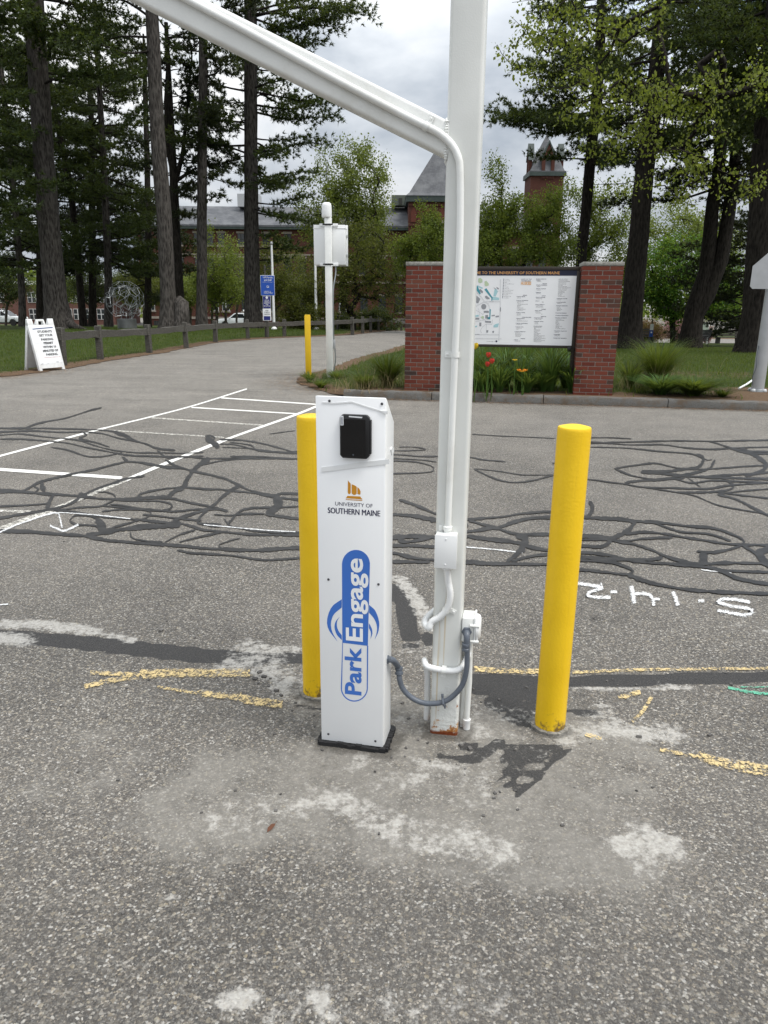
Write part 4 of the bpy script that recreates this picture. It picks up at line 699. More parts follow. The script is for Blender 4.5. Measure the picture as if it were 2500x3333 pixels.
loop = [Vector((-.020, .062, .02)), Vector((-.020, .06, .12)), Vector((-.021, .05, .22)), Vector((-.030, .03, pl(*cr5(235, 1380), 0)[1])), Vector((-.018, -.008, pl(*cr5(250, 1385), 0)[1]))] + on(cr5, [(330, 1415), (400, 1428), (480, 1433), (530, 1420)], -.014) + [Vector((PW + .012, .0, pl(*cr5(562, 1390), 0)[1])), Vector((PW + .028, .04, pl(*cr5(580, 1330), 0)[1]))]
coil(loop, .0112).build('flexible_conduit', M['white_plastic'], post, smooth=True, angle=80)
c0 = on(cr5, [(405, 1428)], -.014)[0]; clip('conduit_clip', c0, (1, 0, -.1), .0115, M['white_paint'], 1, .016)
for xx, yy, z1 in ((PW + .030, .055, .42), (PW + .012, .075, .36)):
    MB().tube([(xx, yy, -.02), (xx, yy, .05), (xx + .003, yy, .2), (xx - .002, yy, z1)], .0105, 12).build('riser_pipe', M['white_paint'], post, smooth=True)
MB().lathe([(.0105, .0), (.0135, .002), (.0135, .034), (.0145, .036), (.0145, .042), (.0105, .044)], 14, (PW + .030, .055, .0)).build('pipe_sleeve', M['white_plastic'], post, smooth=True, angle=30)
# weatherproof box on the right side of the post
(wx0, wz1), (wx1, wz0) = pl(*cr5(535, 1030), -.004), pl(*cr5(700, 1215), -.004); ztop = pl(*cr5(620, 945), .04)[1]
wb = MB().box((PW + .022, .036, (wz0 + wz1) / 2 + .004), (.042, .074, wz1 - wz0 + .01)).build('outlet_box', M['white_paint'], post, bevel=.004)
MB().box((PW + .0465, .036, (wz0 + wz1) / 2 + .004), (.007, .080, wz1 - wz0 + .016)).build('gasket_flange', M['white_gloss'], wb, bevel=.002)
o = MB().lathe([(.047, 0), (.047, .006), (.043, .013), (.033, .017), (.002, .018)], 24).build('round_cover', M['white_plastic'], wb, smooth=True, angle=50); o.matrix_local = Matrix.Translation((PW + .05, .036, (wz0 + wz1) / 2 + .004)) @ Matrix.Rotation(R(90), 4, 'Y')
for zz in (.024, -.036): MB().tube([(PW + .030, -.005, (wz0 + wz1) / 2 + zz), (PW + .062, -.005, (wz0 + wz1) / 2 + zz)], .0055, 10).build('hinge', M['white_paint'], wb, smooth=True)
MB().box((PW + .056, .0, (wz0 + wz1) / 2 - .008), (.006, .008, .05)).build('latch', M['white_gloss'], wb, bevel=.0015)
# ------------------------------------------------------------------ grey conduit from kiosk to box
W3 = lambda p: np.array(PMx @ Vector(p))
fx, fz = kl(1272, 2150, .05); kf = np.array(KM @ Vector((KW, .055, fz)))
gp = [W3((PW + .020, -.030, wz0 + .018))]
mids = [(50, 1500), (80, 1580), (150, 1650), (250, 1692), (380, 1688), (470, 1642), (550, 1550), (585, 1430), (592, 1300)]
def pw(p, off=-.028): q = pl(*cr5(*p), off); return W3((q[0], off, q[1]))
path = [pw((48, 1440), -.02)] + [pw(p) for p in mids] + [pw((590, 1250))]
gc = empty('flexible_conduit', tuple(path[5]), 'grey flexible conduit looping from the kiosk side to the box on the post', 'conduit'); go = Vector(tuple(path[5]))
rel = lambda P: [Vector(tuple(p)) - go for p in P]
MB().tube(spline([tuple(p) for p in rel(path)], .008), .0098, 14).build('hose', M['grey_conduit'], gc, smooth=True)
def fitting(p, d, nm):
    d = Vector(d).normalized(); o = MB().lathe([(.0105, -.016), (.0145, -.014), (.0145, -.006), (.0125, -.004), (.0125, .002), (.0150, .004), (.0150, .012), (.011, .014)], 12).build(nm, M['grey_conduit'], gc, smooth=True, angle=30)
    o.matrix_local = Matrix.Translation(p) @ d.to_track_quat('Z', 'Y').to_matrix().to_4x4()
fitting(rel([pw((46, 1435), -.02)])[0], rel([path[1]])[0] - rel([path[0]])[0], 'coupling'); fitting(rel([pw((582, 1240))])[0], (0, 0, 1), 'coupling')
ea = [tuple(p) for p in rel([kf, kf + (kf - np.array(KM @ Vector((KW - .02, .055, fz)))) * .9, pw((38, 1400), -.02), pw((46, 1440), -.02)])]
MB().tube(spline(ea, .006), .0115, 12).build('elbow', M['grey_conduit'], gc, smooth=True)
eb = [tuple(p) for p in rel([pw((588, 1260)), pw((590, 1180)), pw((588, 1140), -.022), W3((pl(*cr5(586, 1125), 0)[0], .01, pl(*cr5(586, 1125), 0)[1]))])]
MB().tube(spline(eb, .006), .0115, 12).build('elbow', M['grey_conduit'], gc, smooth=True)
q = pl(*cr5(587, 1125), -.008); o = MB().lathe([(.018, 0), (.018, .009), (.012, .010)], 6).build('hex_nut', M['grey_conduit'], gc); o.matrix_local = Matrix.Translation(Vector(W3((q[0], -.001, q[1]))) - go) @ Matrix.Rotation(PY, 4, 'Z') @ Matrix.Rotation(R(90), 4, 'X')
o = MB().lathe([(.017, -.004), (.017, .004)], 6).build('hex_nut', M['grey_conduit'], gc); o.matrix_local = Matrix.Translation(Vector(kf) - go) @ Matrix.Rotation(KY, 4, 'Z') @ Matrix.Rotation(R(90), 4, 'Y')
q = pw((402, 1680)); ang = .16; mb = MB()
for s in (-1, 1): mb.lathe([(.0035, -.006), (.0035, .006)], 8, (0, 0, s * .021))
pts = [(math.cos(a_) * .0115, -math.sin(a_) * .0115) for a_ in np.linspace(-1.6, 1.6, 9)]
mb.tube([(0, .012, -.024), (0, .004, -.015), (0, -.010, -.009), (0, -.0135, 0), (0, -.010, .009), (0, .004, .015), (0, .012, .024)], .0048, 8)
o = mb.build('pipe_clamp', M['grey_conduit'], gc, smooth=True); o.matrix_local = Matrix.Translation(Vector(tuple(q)) - go) @ Matrix.Rotation(PY, 4, 'Z') @ Matrix.Rotation(-.25, 4, 'Y')
# ------------------------------------------------------------------ yellow bollards
def bollard(c, h, r_, label, seed, lean=(0, 0)):
    e = empty('bollard', (c[0], c[1], 0), label, 'bollard', 'yellow pipe bollards at the kiosk'); rs = random.Random(seed)
    MB().lathe([(r_, -.05), (r_ * 1.0, .02), (r_, h * .5), (r_ * 1.002, h - .012), (r_ * .985, h - .003), (r_ * .96, h)], 40).build('pipe', M['yellow_paint'], e, smooth=True, angle=50)
    MB().lathe([(r_ * .95, h - .004), (r_ * .93, h + .001), (r_ * .5, h + .007), (r_ * .05, h + .009)], 28).build('cap', M['yellow_cap'], e, smooth=True)
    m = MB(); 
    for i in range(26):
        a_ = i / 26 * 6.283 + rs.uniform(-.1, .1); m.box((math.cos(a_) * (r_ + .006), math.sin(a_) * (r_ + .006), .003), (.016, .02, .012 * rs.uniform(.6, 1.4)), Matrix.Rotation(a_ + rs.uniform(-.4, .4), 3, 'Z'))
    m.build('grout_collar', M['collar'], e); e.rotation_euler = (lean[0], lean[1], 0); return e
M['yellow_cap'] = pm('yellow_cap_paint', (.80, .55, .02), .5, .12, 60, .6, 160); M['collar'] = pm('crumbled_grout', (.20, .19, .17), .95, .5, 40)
bc = g(1800, 2390)[:2] + (0, .057); bollard(bc, 1.142, .0565, 'yellow bollard standing alone to the right of the white post', 1, (0, R(.25)))
bc = g(1028, 2277)[:2] + (0, .057); bollard(bc, 1.136, .0565, 'yellow bollard half hidden behind the left edge of the kiosk', 2)
bf = hit(1004, 1240); e = empty('bollard', (bf[0], bf[1], bf[2]), 'slim square yellow bollard in the grass by the driveway', 'bollard')
MB().box((0, .06, .62), (.11, .11, 1.26)).build('sleeve', M['yellow_sleeve'], e, bevel=.012); MB().box((0, .06, 1.256), (.098, .098, .012)).build('cap', M['yellow_cap'], e, bevel=.004)
# ------------------------------------------------------------------ equipment post with white cabinet
bp = hit(1073, 1230, .03); ep = empty('equipment_post', tuple(bp), 'tall white post carrying a white cabinet and sensor cap near the driveway', 'post', yaw=R(-4)); Y0 = float(bp[1])
top = at(1068, 706, Y0)[2] - bp[2]; MB().box((0, .065, top / 2), (.128, .128, top)).build('tube', M['white_paint'], ep, bevel=.01)
b0 = at(1021, 862, Y0 + .2); b1 = at(1122, 733, Y0 + .2); cw = b1[0] - b0[0]; chh = b1[2] - b0[2]; cxl = (b0[0] + b1[0]) / 2 - bp[0]; czl = (b0[2] + b1[2]) / 2 - bp[2]
cb_ = MB().box((cxl, .27, czl), (cw, .24, chh)).build('cabinet', M['white_gloss'], ep, bevel=.012); MB().box((cxl + .01, .402, czl), (cw + .03, .022, chh + .03)).build('door', M['white_gloss'], cb_, bevel=.008)
MB().box((cxl, .27, czl + chh / 2 - .06), (cw + .012, .25, .02)).build('rain_lip', M['white_plastic'], cb_, bevel=.004)
for s in (-1, 1):
    br_ = MB().box((.0, .139, czl + s * (chh / 2 - .005)), (.36, .018, .055)).build('bracket', M['white_gloss'], ep, bevel=.004)
    MB().box((0, -.006, czl + s * (chh / 2 - .005)), (.20, .010, .028)).build('clamp', M['black'], br_, bevel=.003); MB().box((cxl + cw / 2 + .012, .38, czl + s * chh * .25), (.016, .05, .05)).build('hinge', M['alu'], cb_, bevel=.003)
s0 = at(1063, 706, Y0)[2] - bp[2]; s1_ = at(1063, 658, Y0)[2] - bp[2]; sx_ = at(1062, 680, Y0)[0] - bp[0]
MB().lathe([(.095, s0), (.098, s0 + .02), (.092, s0 + .2), (.082, s1_ - .02), (.06, s1_), (.01, s1_ + .004)], 24, (sx_, .065, 0)).build('sensor_cap', M['white_plastic'], ep, smooth=True, angle=50)
cbz = czl - chh / 2; MB().tube(spline([(.12, .2, cbz + .02), (.12, .16, cbz - .18), (.085, .1, cbz - .42), (.078, .08, cbz - .8), (.08, .08, .82), (.10, .08, .60), (.11, .08, .34), (.05, .06, .02)], .05), .013, 8).build('conduit', M['steel'], ep, smooth=True)
MB().box((.088, .07, .66), (.05, .055, .17)).build('switch_box', M['alu'], ep, bevel=.006)
# ------------------------------------------------------------------ brick piers and campus map
SY = R(-9.3); SD = np.array((math.cos(SY), math.sin(SY)))
pL = g(1316, 1269, .13)[:2]
def proj_u(p):
    p = np.array((p[0], p[1], p[2] - H)); z = p @ FW; x = p @ RT0 / z; y = p @ UP0 / z; return CX + F * (cs * x + sn * y)
s = 2.0
for k in range(400):
    q = pL + SD * s
    if proj_u((q[0], q[1], 1.4)) > 1886: break
    s += .005
pR = pL + SD * s; SPAN = s
def brick_mesh(L):
    m = bpy.data.meshes.new('brick'); b = bmesh.new(); bmesh.ops.create_cube(b, size=1); bmesh.ops.scale(b, vec=(L, .0915, .0577), verts=b.verts); bmesh.ops.bevel(b, geom=b.edges[:], offset=.003, segments=1, affect='EDGES'); b.to_mesh(m); b.free(); return m
BM1 = brick_mesh(.193); BM1.materials.append(M['brick']); BM2 = brick_mesh(.193); BM2.materials.append(M['brick_dark'])
def pier(p, label, seed):
    rs = random.Random(seed); e = empty('brick_pier', (p[0], p[1], .10), label, 'pier', 'brick piers of the campus sign', SY); W = .600; N = 29; pz = .0677
    MB().box((W / 2, W / 2, N * pz / 2), (W - .012, W - .012, N * pz)).build('mortar_core', M['mortar'], e)
    def put(x, y, z, turn, dark):
        o = bpy.data.objects.new('brick', BM2 if dark else BM1); link(o, e); o.location = (x + rs.uniform(-.0012, .0012), y + rs.uniform(-.0016, .0016), z); o.rotation_euler = (0, 0, (R(90) if turn else 0) + rs.uniform(-.006, .006))
    for c in range(N):
        z = c * pz + .034
        for k in range(3):
            u = .0965 + k * .2035
            for far in (0, 1):
                v = .0458 + far * (W - .0916)
                if c % 2 == 0: put(u, v, z, False, rs.random() < .04)
                else: put(v, u, z, True, rs.random() < .55 and k != 1)
        for k in range(2):
            u = .198 + k * .2035
            for far in (0, 1):
                v = .0458 + far * (W - .0916)
                if c % 2 == 0: put(v, u, z, True, rs.random() < .2)
                else: put(u, v, z, False, rs.random() < .05)
    m = MB().box((W / 2, W / 2, N * pz + .030), (W + .012, W + .012, .056)); m.build('cap_stone', M['cap'], e, bevel=.008); return e
pier(pL, 'brick pier at the left end of the campus sign, partly behind the white post', 5); pier(pR, 'brick pier at the right end of the campus sign by the lawn', 6)
PDP = .27; so = np.array((pL[0], pL[1], .10)); sign = empty('campus_map_sign', tuple(so), 'large campus map and directory board framed between two brick piers', 'sign', yaw=SY)
SMx, SMi, sll = local_frame(so, SY); cs1 = lambda x, y: (1500 + x / 4.1475, 840 + y / 4.1475)
S_ = lambda x, y: sll(*cs1(x, y), PDP)
zt = S_(900, 122)[1]; zb = S_(900, 1200)[1]; xl, xr = .612, SPAN - .012; xm = (xl + xr) / 2
zh0 = S_(900, 237)[1]
MB().box((xm, PDP + .045, (zt + zb) / 2), (xr - xl - .02, .06, zt - zb - .02)).build('backing', M['bronze_frame'], sign)
for c_, d_ in (((xm, PDP + .03, zt - .018), (xr - xl, .10, .05)), ((xm, PDP + .03, zb + .012), (xr - xl, .10, .04))): MB().box(c_, d_).build('frame_rail', M['bronze_frame'], sign, bevel=.004)
for xx in (xl + .02, xr - .02): MB().box((xx, PDP + .03, (zt + 0) / 2 - .02), (.055, .098, zt - .06)).build('frame_post', M['bronze_frame'], sign, bevel=.004)
xi0, xi1 = xl + .047, xr - .047
MB().box((xm, PDP + .008, (zh0 + zb + .03) / 2), (xi1 - xi0, .016, zh0 - zb - .03)).build('map_panel', M['panel_print'], sign)
M['header'] = pm('dark_navy_header', (.010, .014, .040), .4, .05); M['sign_gold'] = pm('sign_gold', (.70, .36, .12), .5, .03); M['ink'] = pm('ink', (.02, .02, .024), .6, .05); M['map_grey'] = pm('map_grey', (.28, .29, .31), .6, .04); M['teal'] = pm('map_teal', (.06, .28, .34), .5, .04); M['pale_teal'] = pm('map_pale_teal', (.36, .58, .62), .5, .04); M['map_green'] = pm('map_green', (.46, .56, .38), .5, .05)
MB().box((xm, PDP + .007, (zh0 + zt - .043) / 2 + .0), (xi1 - xi0, .020, zt - .043 - zh0 - .004)).build('header_band', M['header'], sign)
SF = FRONT(PDP - .0005); SF2 = FRONT(PDP - .0035)
mb = MB(); a = S_(375, 217); b = S_(1337, 180); wfull = (b[0] - a[0]); 
V_, _f = text_arrays('WELCOME TO THE UNIVERSITY OF SOUTHERN MAINE', .012, 2); V2, _f = text_arrays('THE UNIVERSITY OF SOUTHERN MAINE', .012, 2); ratio = np.ptp(V_[:, 0]) / np.ptp(V2[:, 0])
text_into(mb, 'WELCOME TO THE UNIVERSITY OF SOUTHERN MAINE', b[0] - wfull * ratio, b[0], a[1], b[1], SF2, .0008, .012, 2); mb.build('header_lettering', M['sign_gold'], sign)
def strip(mb, pts, w, z=.001):
    P = [S_(*p) for p in pts]
    for p, q in zip(P[:-1], P[1:]):
        d = Vector((q[0] - p[0], q[1] - p[1])); n_ = Vector((-d.y, d.x)).normalized() * w / 2; d = d.normalized() * w * .3
        mb.prism([(p[0] - d.x - n_.x, p[1] - d.y - n_.y), (q[0] + d.x - n_.x, q[1] + d.y - n_.y), (q[0] + d.x + n_.x, q[1] + d.y + n_.y), (p[0] - d.x + n_.x, p[1] - d.y + n_.y)], 0, z, SF)
    return mb
roads = [[(535, 290), (532, 700), (515, 1110)], [(320, 585), (525, 588)], [(205, 450), (270, 520), (320, 585)], [(200, 650), (260, 620), (320, 588), (370, 620), (393, 690)], [(190, 860), (390, 815)], [(185, 1030), (510, 1035)], [(185, 1085), (545, 1088)], [(150, 300), (140, 650), (60, 1000)], [(-150, 650), (60, 700), (200, 650)]]
mb = MB(); [strip(mb, r_, .0125, .0008) for r_ in roads]; mb.build('map_road_edges', M['map_grey'], sign)
mb = MB(); [strip(mb, r_, .0080, .0012) for r_ in roads]; mb.build('map_roads', M['panel_print'], sign)
mb = MB(); [strip(mb, r_, .0028, .0005) for r_ in ([(345, 890), (290, 930), (262, 985), (285, 1012)], [(345, 890), (345, 1012)], [(345, 890), (420, 895), (430, 830)], [(205, 700), (300, 760), (360, 700)], [(240, 680), (260, 800), (330, 830)], [(455, 480), (520, 440)])]; mb.build('map_paths', M['map_grey'], sign)
def blob(mb, pts, z=.0012): return mb.prism([S_(*p) for p in pts][::-1], 0, z, SF)
def pieces(name, mat, P):
    for p in P: blob(MB(), p).build(name, M[mat], sign)
pieces('map_teal_building', 'teal', ([(318, 425), (345, 405), (415, 510), (432, 530), (425, 575), (413, 575), (412, 535), (395, 520)], [(210, 380), (225, 370), (270, 480), (255, 492), (215, 440)], [(388, 690), (405, 690), (400, 800), (395, 830), (370, 825), (386, 790)], [(355, 800), (380, 795), (375, 825), (358, 825)]))
pieces('map_pale_building', 'pale_teal', ([(225, 365), (300, 400), (290, 415), (215, 385)], [(455, 425), (480, 415), (500, 450), (470, 520), (440, 510)], [(435, 520), (518, 535), (515, 568), (430, 565)], [(195, 770), (245, 765), (240, 790), (195, 795)], [(470, 890), (515, 880), (500, 935), (440, 935), (445, 905)], [(190, 915), (222, 910), (220, 930), (190, 935)]))
pieces('map_green_area', 'map_green', ([(235, 275), (265, 265), (292, 290), (292, 325), (262, 340), (235, 325)], [(320, 315), (345, 305), (378, 345), (380, 365), (345, 382), (322, 370)], arc(295, 800, 20, 20, 0, 350, 12)))
pieces('map_grey_building', 'map_grey', ([(205, 500), (265, 550), (235, 612), (205, 600)], [(245, 430), (265, 415), (300, 450), (295, 475), (270, 465)], [(325, 515), (345, 505), (390, 540), (385, 555), (345, 550), (330, 535)], arc(310, 655, 35, 38, 0, 350, 12), [(530, 665), (543, 665), (541, 720), (528, 720)], [(330, 770), (368, 765), (368, 815), (330, 815)], [(195, 805), (250, 805), (250, 830), (195, 830)], [(325, 845), (410, 850), (408, 875), (330, 870)], [(250, 870), (278, 870), (276, 920), (250, 920)], [(440, 390), (480, 420), (470, 430)], [(480, 390), (515, 405), (510, 425), (485, 410)], [(415, 770), (460, 765), (460, 780), (415, 785)], [(470, 780), (515, 775), (515, 795), (470, 800)], [(310, 710), (380, 712), (378, 740), (310, 735)], [(345, 975), (372, 970), (368, 1005), (345, 1005)], [(425, 985), (450, 980), (445, 1010), (428, 1010)]))
LEG = ['Accessible Parking', 'Emergency Telephone', 'Bike Rack', 'Portland-Gorham METRO shuttle stop', 'Library', 'Food and Coffee', 'Commuter Parking', 'Upper Class Resident Student Parking', 'Commuter Student Parking', 'Full Year Resident Student Parking', 'Campus Building', 'Admissions Welcome Center', 'Car Charging Station']
C2 = [(0, 500, 'CAMPUS AVE', 1), (0, 518, '19 Campus Ave. - Philippi Hall', 1), (0, 536, 'Residence Hall', 0), (0, 570, '32 Campus Ave. - Brooks Student Center', 1), (0, 586, 'Brooks Conference Room', 0), (0, 602, 'Dining Services', 0), (0, 620, 'Gorham Campus Activities Board (GCAB)', 0), (0, 637, 'Husky Hideaway', 0), (0, 653, 'Husky Hut', 0), (0, 670, 'Student Diversity Center', 0), (0, 686, 'Student Engagement & Leadership', 0), (0, 702, 'University Credit Union', 0), (-5, 733, '39 Campus Ave. - Corthell Hall', 1), (-5, 750, 'Honors Program', 0), (-5, 766, 'Residence Hall', 0), (-10, 797, 'COSTELLO SPORTS COMPLEX', 1), (-5, 813, '43 Campus Ave. - Field House', 1), (-5, 830, 'Athletics, Dept. of', 0), (-5, 846, 'Exercise, Health & Sport Sciences, Dept. of', 0), (-10, 878, '51 Campus Ave. - Warren Hill Gymnasium', 1), (-10, 894, 'Costello Fitness Center', 0), (-12, 926, '55 Campus Ave. - Ice Arena', 1), (-12, 942, 'Alumni Reception Area', 0), (-12, 958, 'Ice Arena', 0), (-25, 990, '67 Campus Ave. - John Mitchell Center', 1), (-25, 1006, 'Engineering, Dept. of', 0), (-25, 1022, 'Math and Statistics, Dept. of', 0), (-25, 1038, 'STEM Outreach Center', 0), (-25, 1053, 'Technology, Dept. of', 0), (-30, 1085, 'COLLEGE AVE.', 1), (-35, 1101, '7 College Ave.', 1), (-35, 1117, 'TRIO Program at USM', 0)]
C3 = [(0, 280, "37 College Ave - President's House", 1), (0, 296, '51 College Ave', 1), (0, 312, 'Theatre, Dept. of', 0), (0, 345, 'HUSKY DRIVE', 1), (0, 362, '28 Husky Drive - Public Safety (Police)', 1), (0, 380, 'Parking Office', 0), (0, 412, '35 Husky Drive - Upperclass Hall', 1), (0, 430, 'Residence Hall', 0), (-5, 462, 'Presidents House', 1), (-5, 478, "President's Office", 0), (-8, 508, 'SCHOOL ST.', 1), (-8, 527, '128 School St. - Academy Building', 1), (-8, 545, 'Art Department Studios', 0), (-10, 577, '134 School St.', 1), (-10, 592, 'WMPG', 0), (-12, 625, '140 School St. - McLellan House', 1), (-12, 641, 'Center for Education Policy,', 0), (-12, 657, 'Applied Research & Evaluation', 0), (-15, 690, 'STATE STREET', 1), (-18, 706, '122 State St. - Farmhouse', 1), (-18, 722, 'Human Resources', 0), (-18, 738, 'Child Network Maine', 0), (-18, 755, 'FSC2', 0), (-25, 788, 'UNIVERSITY WAY', 1), (-30, 805, '5 University Way - Art Gallery', 1), (-30, 821, 'Art Exhibitions & Programs', 0), (-32, 853, '13 University Way - Corthell Hall', 1), (-32, 869, 'Concert Hall', 0), (-32, 885, 'School of Music', 0), (-38, 917, '19 University Way - Bailey Hall', 1), (-38, 934, 'Admissions Welcome Center', 0), (-38, 950, 'Advising', 0), (-38, 966, 'Adult & Higher Education', 0), (-38, 982, 'Admissions, Office of', 0), (-38, 998, 'Bailey Hall Lab', 0), (-40, 1014, 'Center for Student Success', 0), (-40, 1030, 'Counselor Education', 0), (-40, 1046, 'Education & Human Development, School of', 0), (-40, 1062, 'Educational Leadership, Dept. of', 0), (-42, 1078, 'Educational Psychology & Exceptionality, Dept. of', 0), (-42, 1094, 'Educator Preparation, Dept. of', 0), (-42, 1110, 'Environmental Psychology & Special Education', 0), (-42, 1126, 'Environmental Science & Policy', 0)]
C4 = [(0, 280, 'Geography & Anthropology, Dept. of', 0), (0, 296, 'History and Political Science, Dept. of', 0), (0, 314, 'Instructional Technology and Media Services', 0), (0, 331, 'Library and Learning Commons', 0), (-3, 348, 'Literacy, Language, and Culture', 0), (-5, 364, 'Literacy Education', 0), (-5, 380, 'Professional Development Center', 0), (-5, 397, 'Psychology and Educational Psychology, School of', 0), (-5, 413, 'Registration and Scheduling Services', 0), (-5, 430, 'Southern Maine Writing Project', 0), (-8, 447, 'Student Financial Services', 0), (-8, 463, 'Talent Assessment Center', 0), (-8, 480, 'Teacher Education', 0), (-10, 496, 'Transfer Affairs', 0), (-10, 512, 'Veterans Resource Center', 0), (-18, 545, '22 University Way - Woodward Hall', 1), (-18, 561, 'Residence Hall', 0), (-20, 593, '24 University Way - Russell Hall', 1), (-20, 609, 'Theatre, Dept. of', 0), (-25, 642, '28 University Way - Dickey-Wood Hall', 1), (-25, 658, 'Art, Dept. of', 0), (-25, 674, 'Burnham Lounge', 0), (-25, 690, 'Wishcamper Lounge', 0), (-25, 706, 'Residence Hall', 0), (-35, 740, '31 University Way - Printmaking Studio', 1), (-35, 773, '34 University Way - Art/Drawing Classrooms', 1), (-40, 805, '37 University Way - Upton-Hastings Hall', 1), (-40, 821, 'Campus Card Services', 0), (-40, 837, 'Community Standards & Mediation', 0), (-40, 853, 'IT Services', 0), (-40, 869, 'Mail Services', 0), (-40, 885, 'Residence Hall', 0), (-40, 900, 'Residential Life', 0), (-42, 917, 'Student Support Program', 0), (-42, 933, 'Student Affairs', 0), (-42, 950, 'University Health & Counseling Services', 0), (-55, 982, '51 University Way Ext. - General Wood Hall', 1), (-55, 998, 'Custodial Annex', 0), (-58, 1030, '54 University Way Ext.', 1), (-58, 1045, 'Facilities Management', 0), (-62, 1078, '57 University Way Ext. - Central Heating Plant', 1)]
mbn, mbb = MB(), MB()
for i, l_ in enumerate(LEG): a = S_(595 - i * 1.2, 289 + i * 20.9); text_h(mbn, l_, a[0], a[1], .0080, SF, .0014, .008, 1, sx=.80); b = S_(580 - i * 1.2, 285 + i * 20.9); mbb.prism([(b[0] - .006, b[1] - .006), (b[0] + .006, b[1] - .006), (b[0] + .006, b[1] + .006), (b[0] - .006, b[1] + .006)], 0, .0012, SF)
for C_, x0_ in ((C2, 752), (C3, 1018), (C4, 1312)):
    for dx, y, tx, bold in C_:
        up_ = tx.isupper(); a = S_(x0_ + dx + (85 if up_ else 0 if bold else 8), y + 5); text_h(mbb if bold else mbn, tx, a[0], a[1], .0088 if bold else .0078, SF, .0014, .05 if bold else .022, 1, sx=.84)
a = S_(815, 292); b = S_(955, 278); text_into(mbb, 'HOME OF THE', a[0], b[0], a[1], b[1], SF, .0014, .0, 2)
a = S_(348, 1127); text_h(mbn, 'To Portland campus exit 8', a[0], a[1], .0095, SF, .0014, .0, 1); blob(mbb, arc(481, 1122, 13, 13, 0, 350, 10)); a = S_(385, 592); text_h(mbn, 'CAMPUS AVE', a[0], a[1], .008, SF, .0016, 0, 1); a = S_(190, 1033); text_h(mbn, 'COLLEGE AVE', a[0], a[1], .008, SF, .0016, 0, 1)
mbn.build('directory_text', M['ink'], sign); mbb.build('directory_headings', M['navy_print'], sign)
mb = MB(); a = S_(812, 362); b = S_(952, 318); text_into(mb, 'HUSKIES', a[0], b[0], a[1], b[1], SF, .0014, .03, 2); mb.build('team_lettering', M['sign_gold'], sign)
mb = MB(); a = S_(818, 315); b = S_(945, 302); text_into(mb, 'SOUTHERN MAINE', a[0], b[0], a[1], b[1], SF, .0014, .02, 2); mb.build('team_small_lettering', M['navy_print'], sign)
q = S_(1462, 1225); MB().box((q[0], PDP - .05, q[1]), (.06, .09, .05), Matrix.Rotation(.5, 3, 'X')).build('flood_lamp', M['black'], sign, bevel=.008)
MB().tube(spline([(q[0], PDP - .02, q[1]), (q[0] + .09, PDP - .04, q[1] + .02), (q[0] + .07, PDP, q[1] - .12), (q[0] + .10, PDP - .02, q[1] - .25), (q[0] + .06, PDP, q[1] - .45)], .04), .005, 6).build('lamp_cable', M['black'], sign, smooth=True)
# ------------------------------------------------------------------ A-frame sidewalk sign
fl = g(125, 1211)[:2]; fr_ = g(215, 1203)[:2]; ay = math.atan2(fr_[1] - fl[1], fr_[0] - fl[0]); AW = .64; ac = (fl + fr_) / 2; an = np.array((-math.sin(ay), math.cos(ay)))
af = empty('sandwich_board', (*(ac + an * .24), .012), 'white plastic sandwich board telling students to get a parking permit', 'sandwich board', yaw=ay)
tilt = math.atan2(.24, 1.08); Lp = 1.08 / math.cos(tilt)
def leaf_board(sgn, name):
    Mx = Matrix.Translation((0, -.24 * sgn, 0)) @ Matrix.Rotation(-tilt * sgn, 4, 'X') @ (Matrix.Rotation(math.pi, 4, 'Z') if sgn < 0 else Matrix.Identity(4))
    fr = frame((0, 0, 0), (1, 0, 0), (0, 0, 1)); m = MB(); h = AW / 2
    for b in (([(-h, 0), (-h + .07, 0), (-h + .07, .05), (h - .07, .05), (h - .07, 0), (h, 0), (h, Lp - .13), (-h, Lp - .13)]), [(-h, Lp - .13), (-h + .14, Lp - .13), (-h + .12, Lp), (-h, Lp)], [(h - .14, Lp - .13), (h, Lp - .13), (h, Lp), (h - .12, Lp)], [(-.115, Lp - .13), (-.065, Lp - .13), (-.055, Lp - .05), (-.085, Lp - .01)], [(.065, Lp - .13), (.115, Lp - .13), (.085, Lp - .01), (.055, Lp - .05)], [(-.085, Lp - .01), (-.055, Lp - .05), (.055, Lp - .05), (.085, Lp - .01)]):
        m.prism(b, -.018, .018, Mx @ fr)
    for xx in (-h + .015, h - .015): m.box(Mx @ Vector((xx, .018, Lp * .45)), (.03, .05, Lp * .86), (Mx.to_3x3()))
    return m.build(name, M['white_plastic'], af, bevel=.004), Mx
_, MxF = leaf_board(1, 'front_board'); _, MxB = leaf_board(-1, 'rear_board')
FB = MxF @ frame((0, -.0185, 0), (1, 0, 0), (0, 0, 1))
t = NT('printed_sheet'); t.bump(t.noise(7, 3), .25, .02); M['sheet'] = t.fin(t.mix(t.ramp(t.noise(5, 8, .7), (.55, 0.0), (.75, .5)), (.74, .75, .76), (.55, .54, .52)), .5)
mb = MB(); mb.prism([(-.275, .13), (.285, .155), (.28, .60), (-.27, .58)], 0, .0015, FB); mb.prism([(-.272, .585), (.281, .605), (.278, .93), (-.272, .935)], .0005, .0022, FB); mb.build('printed_sheet', M['sheet'], af)
mb = MB(); mb.prism([(-.24, .882), (.262, .905), (.262, .925), (-.24, .902)], .0024, .003, FB); mb.build('blue_stripe', pm('blue_stripe', (.03, .06, .18), .5), af)
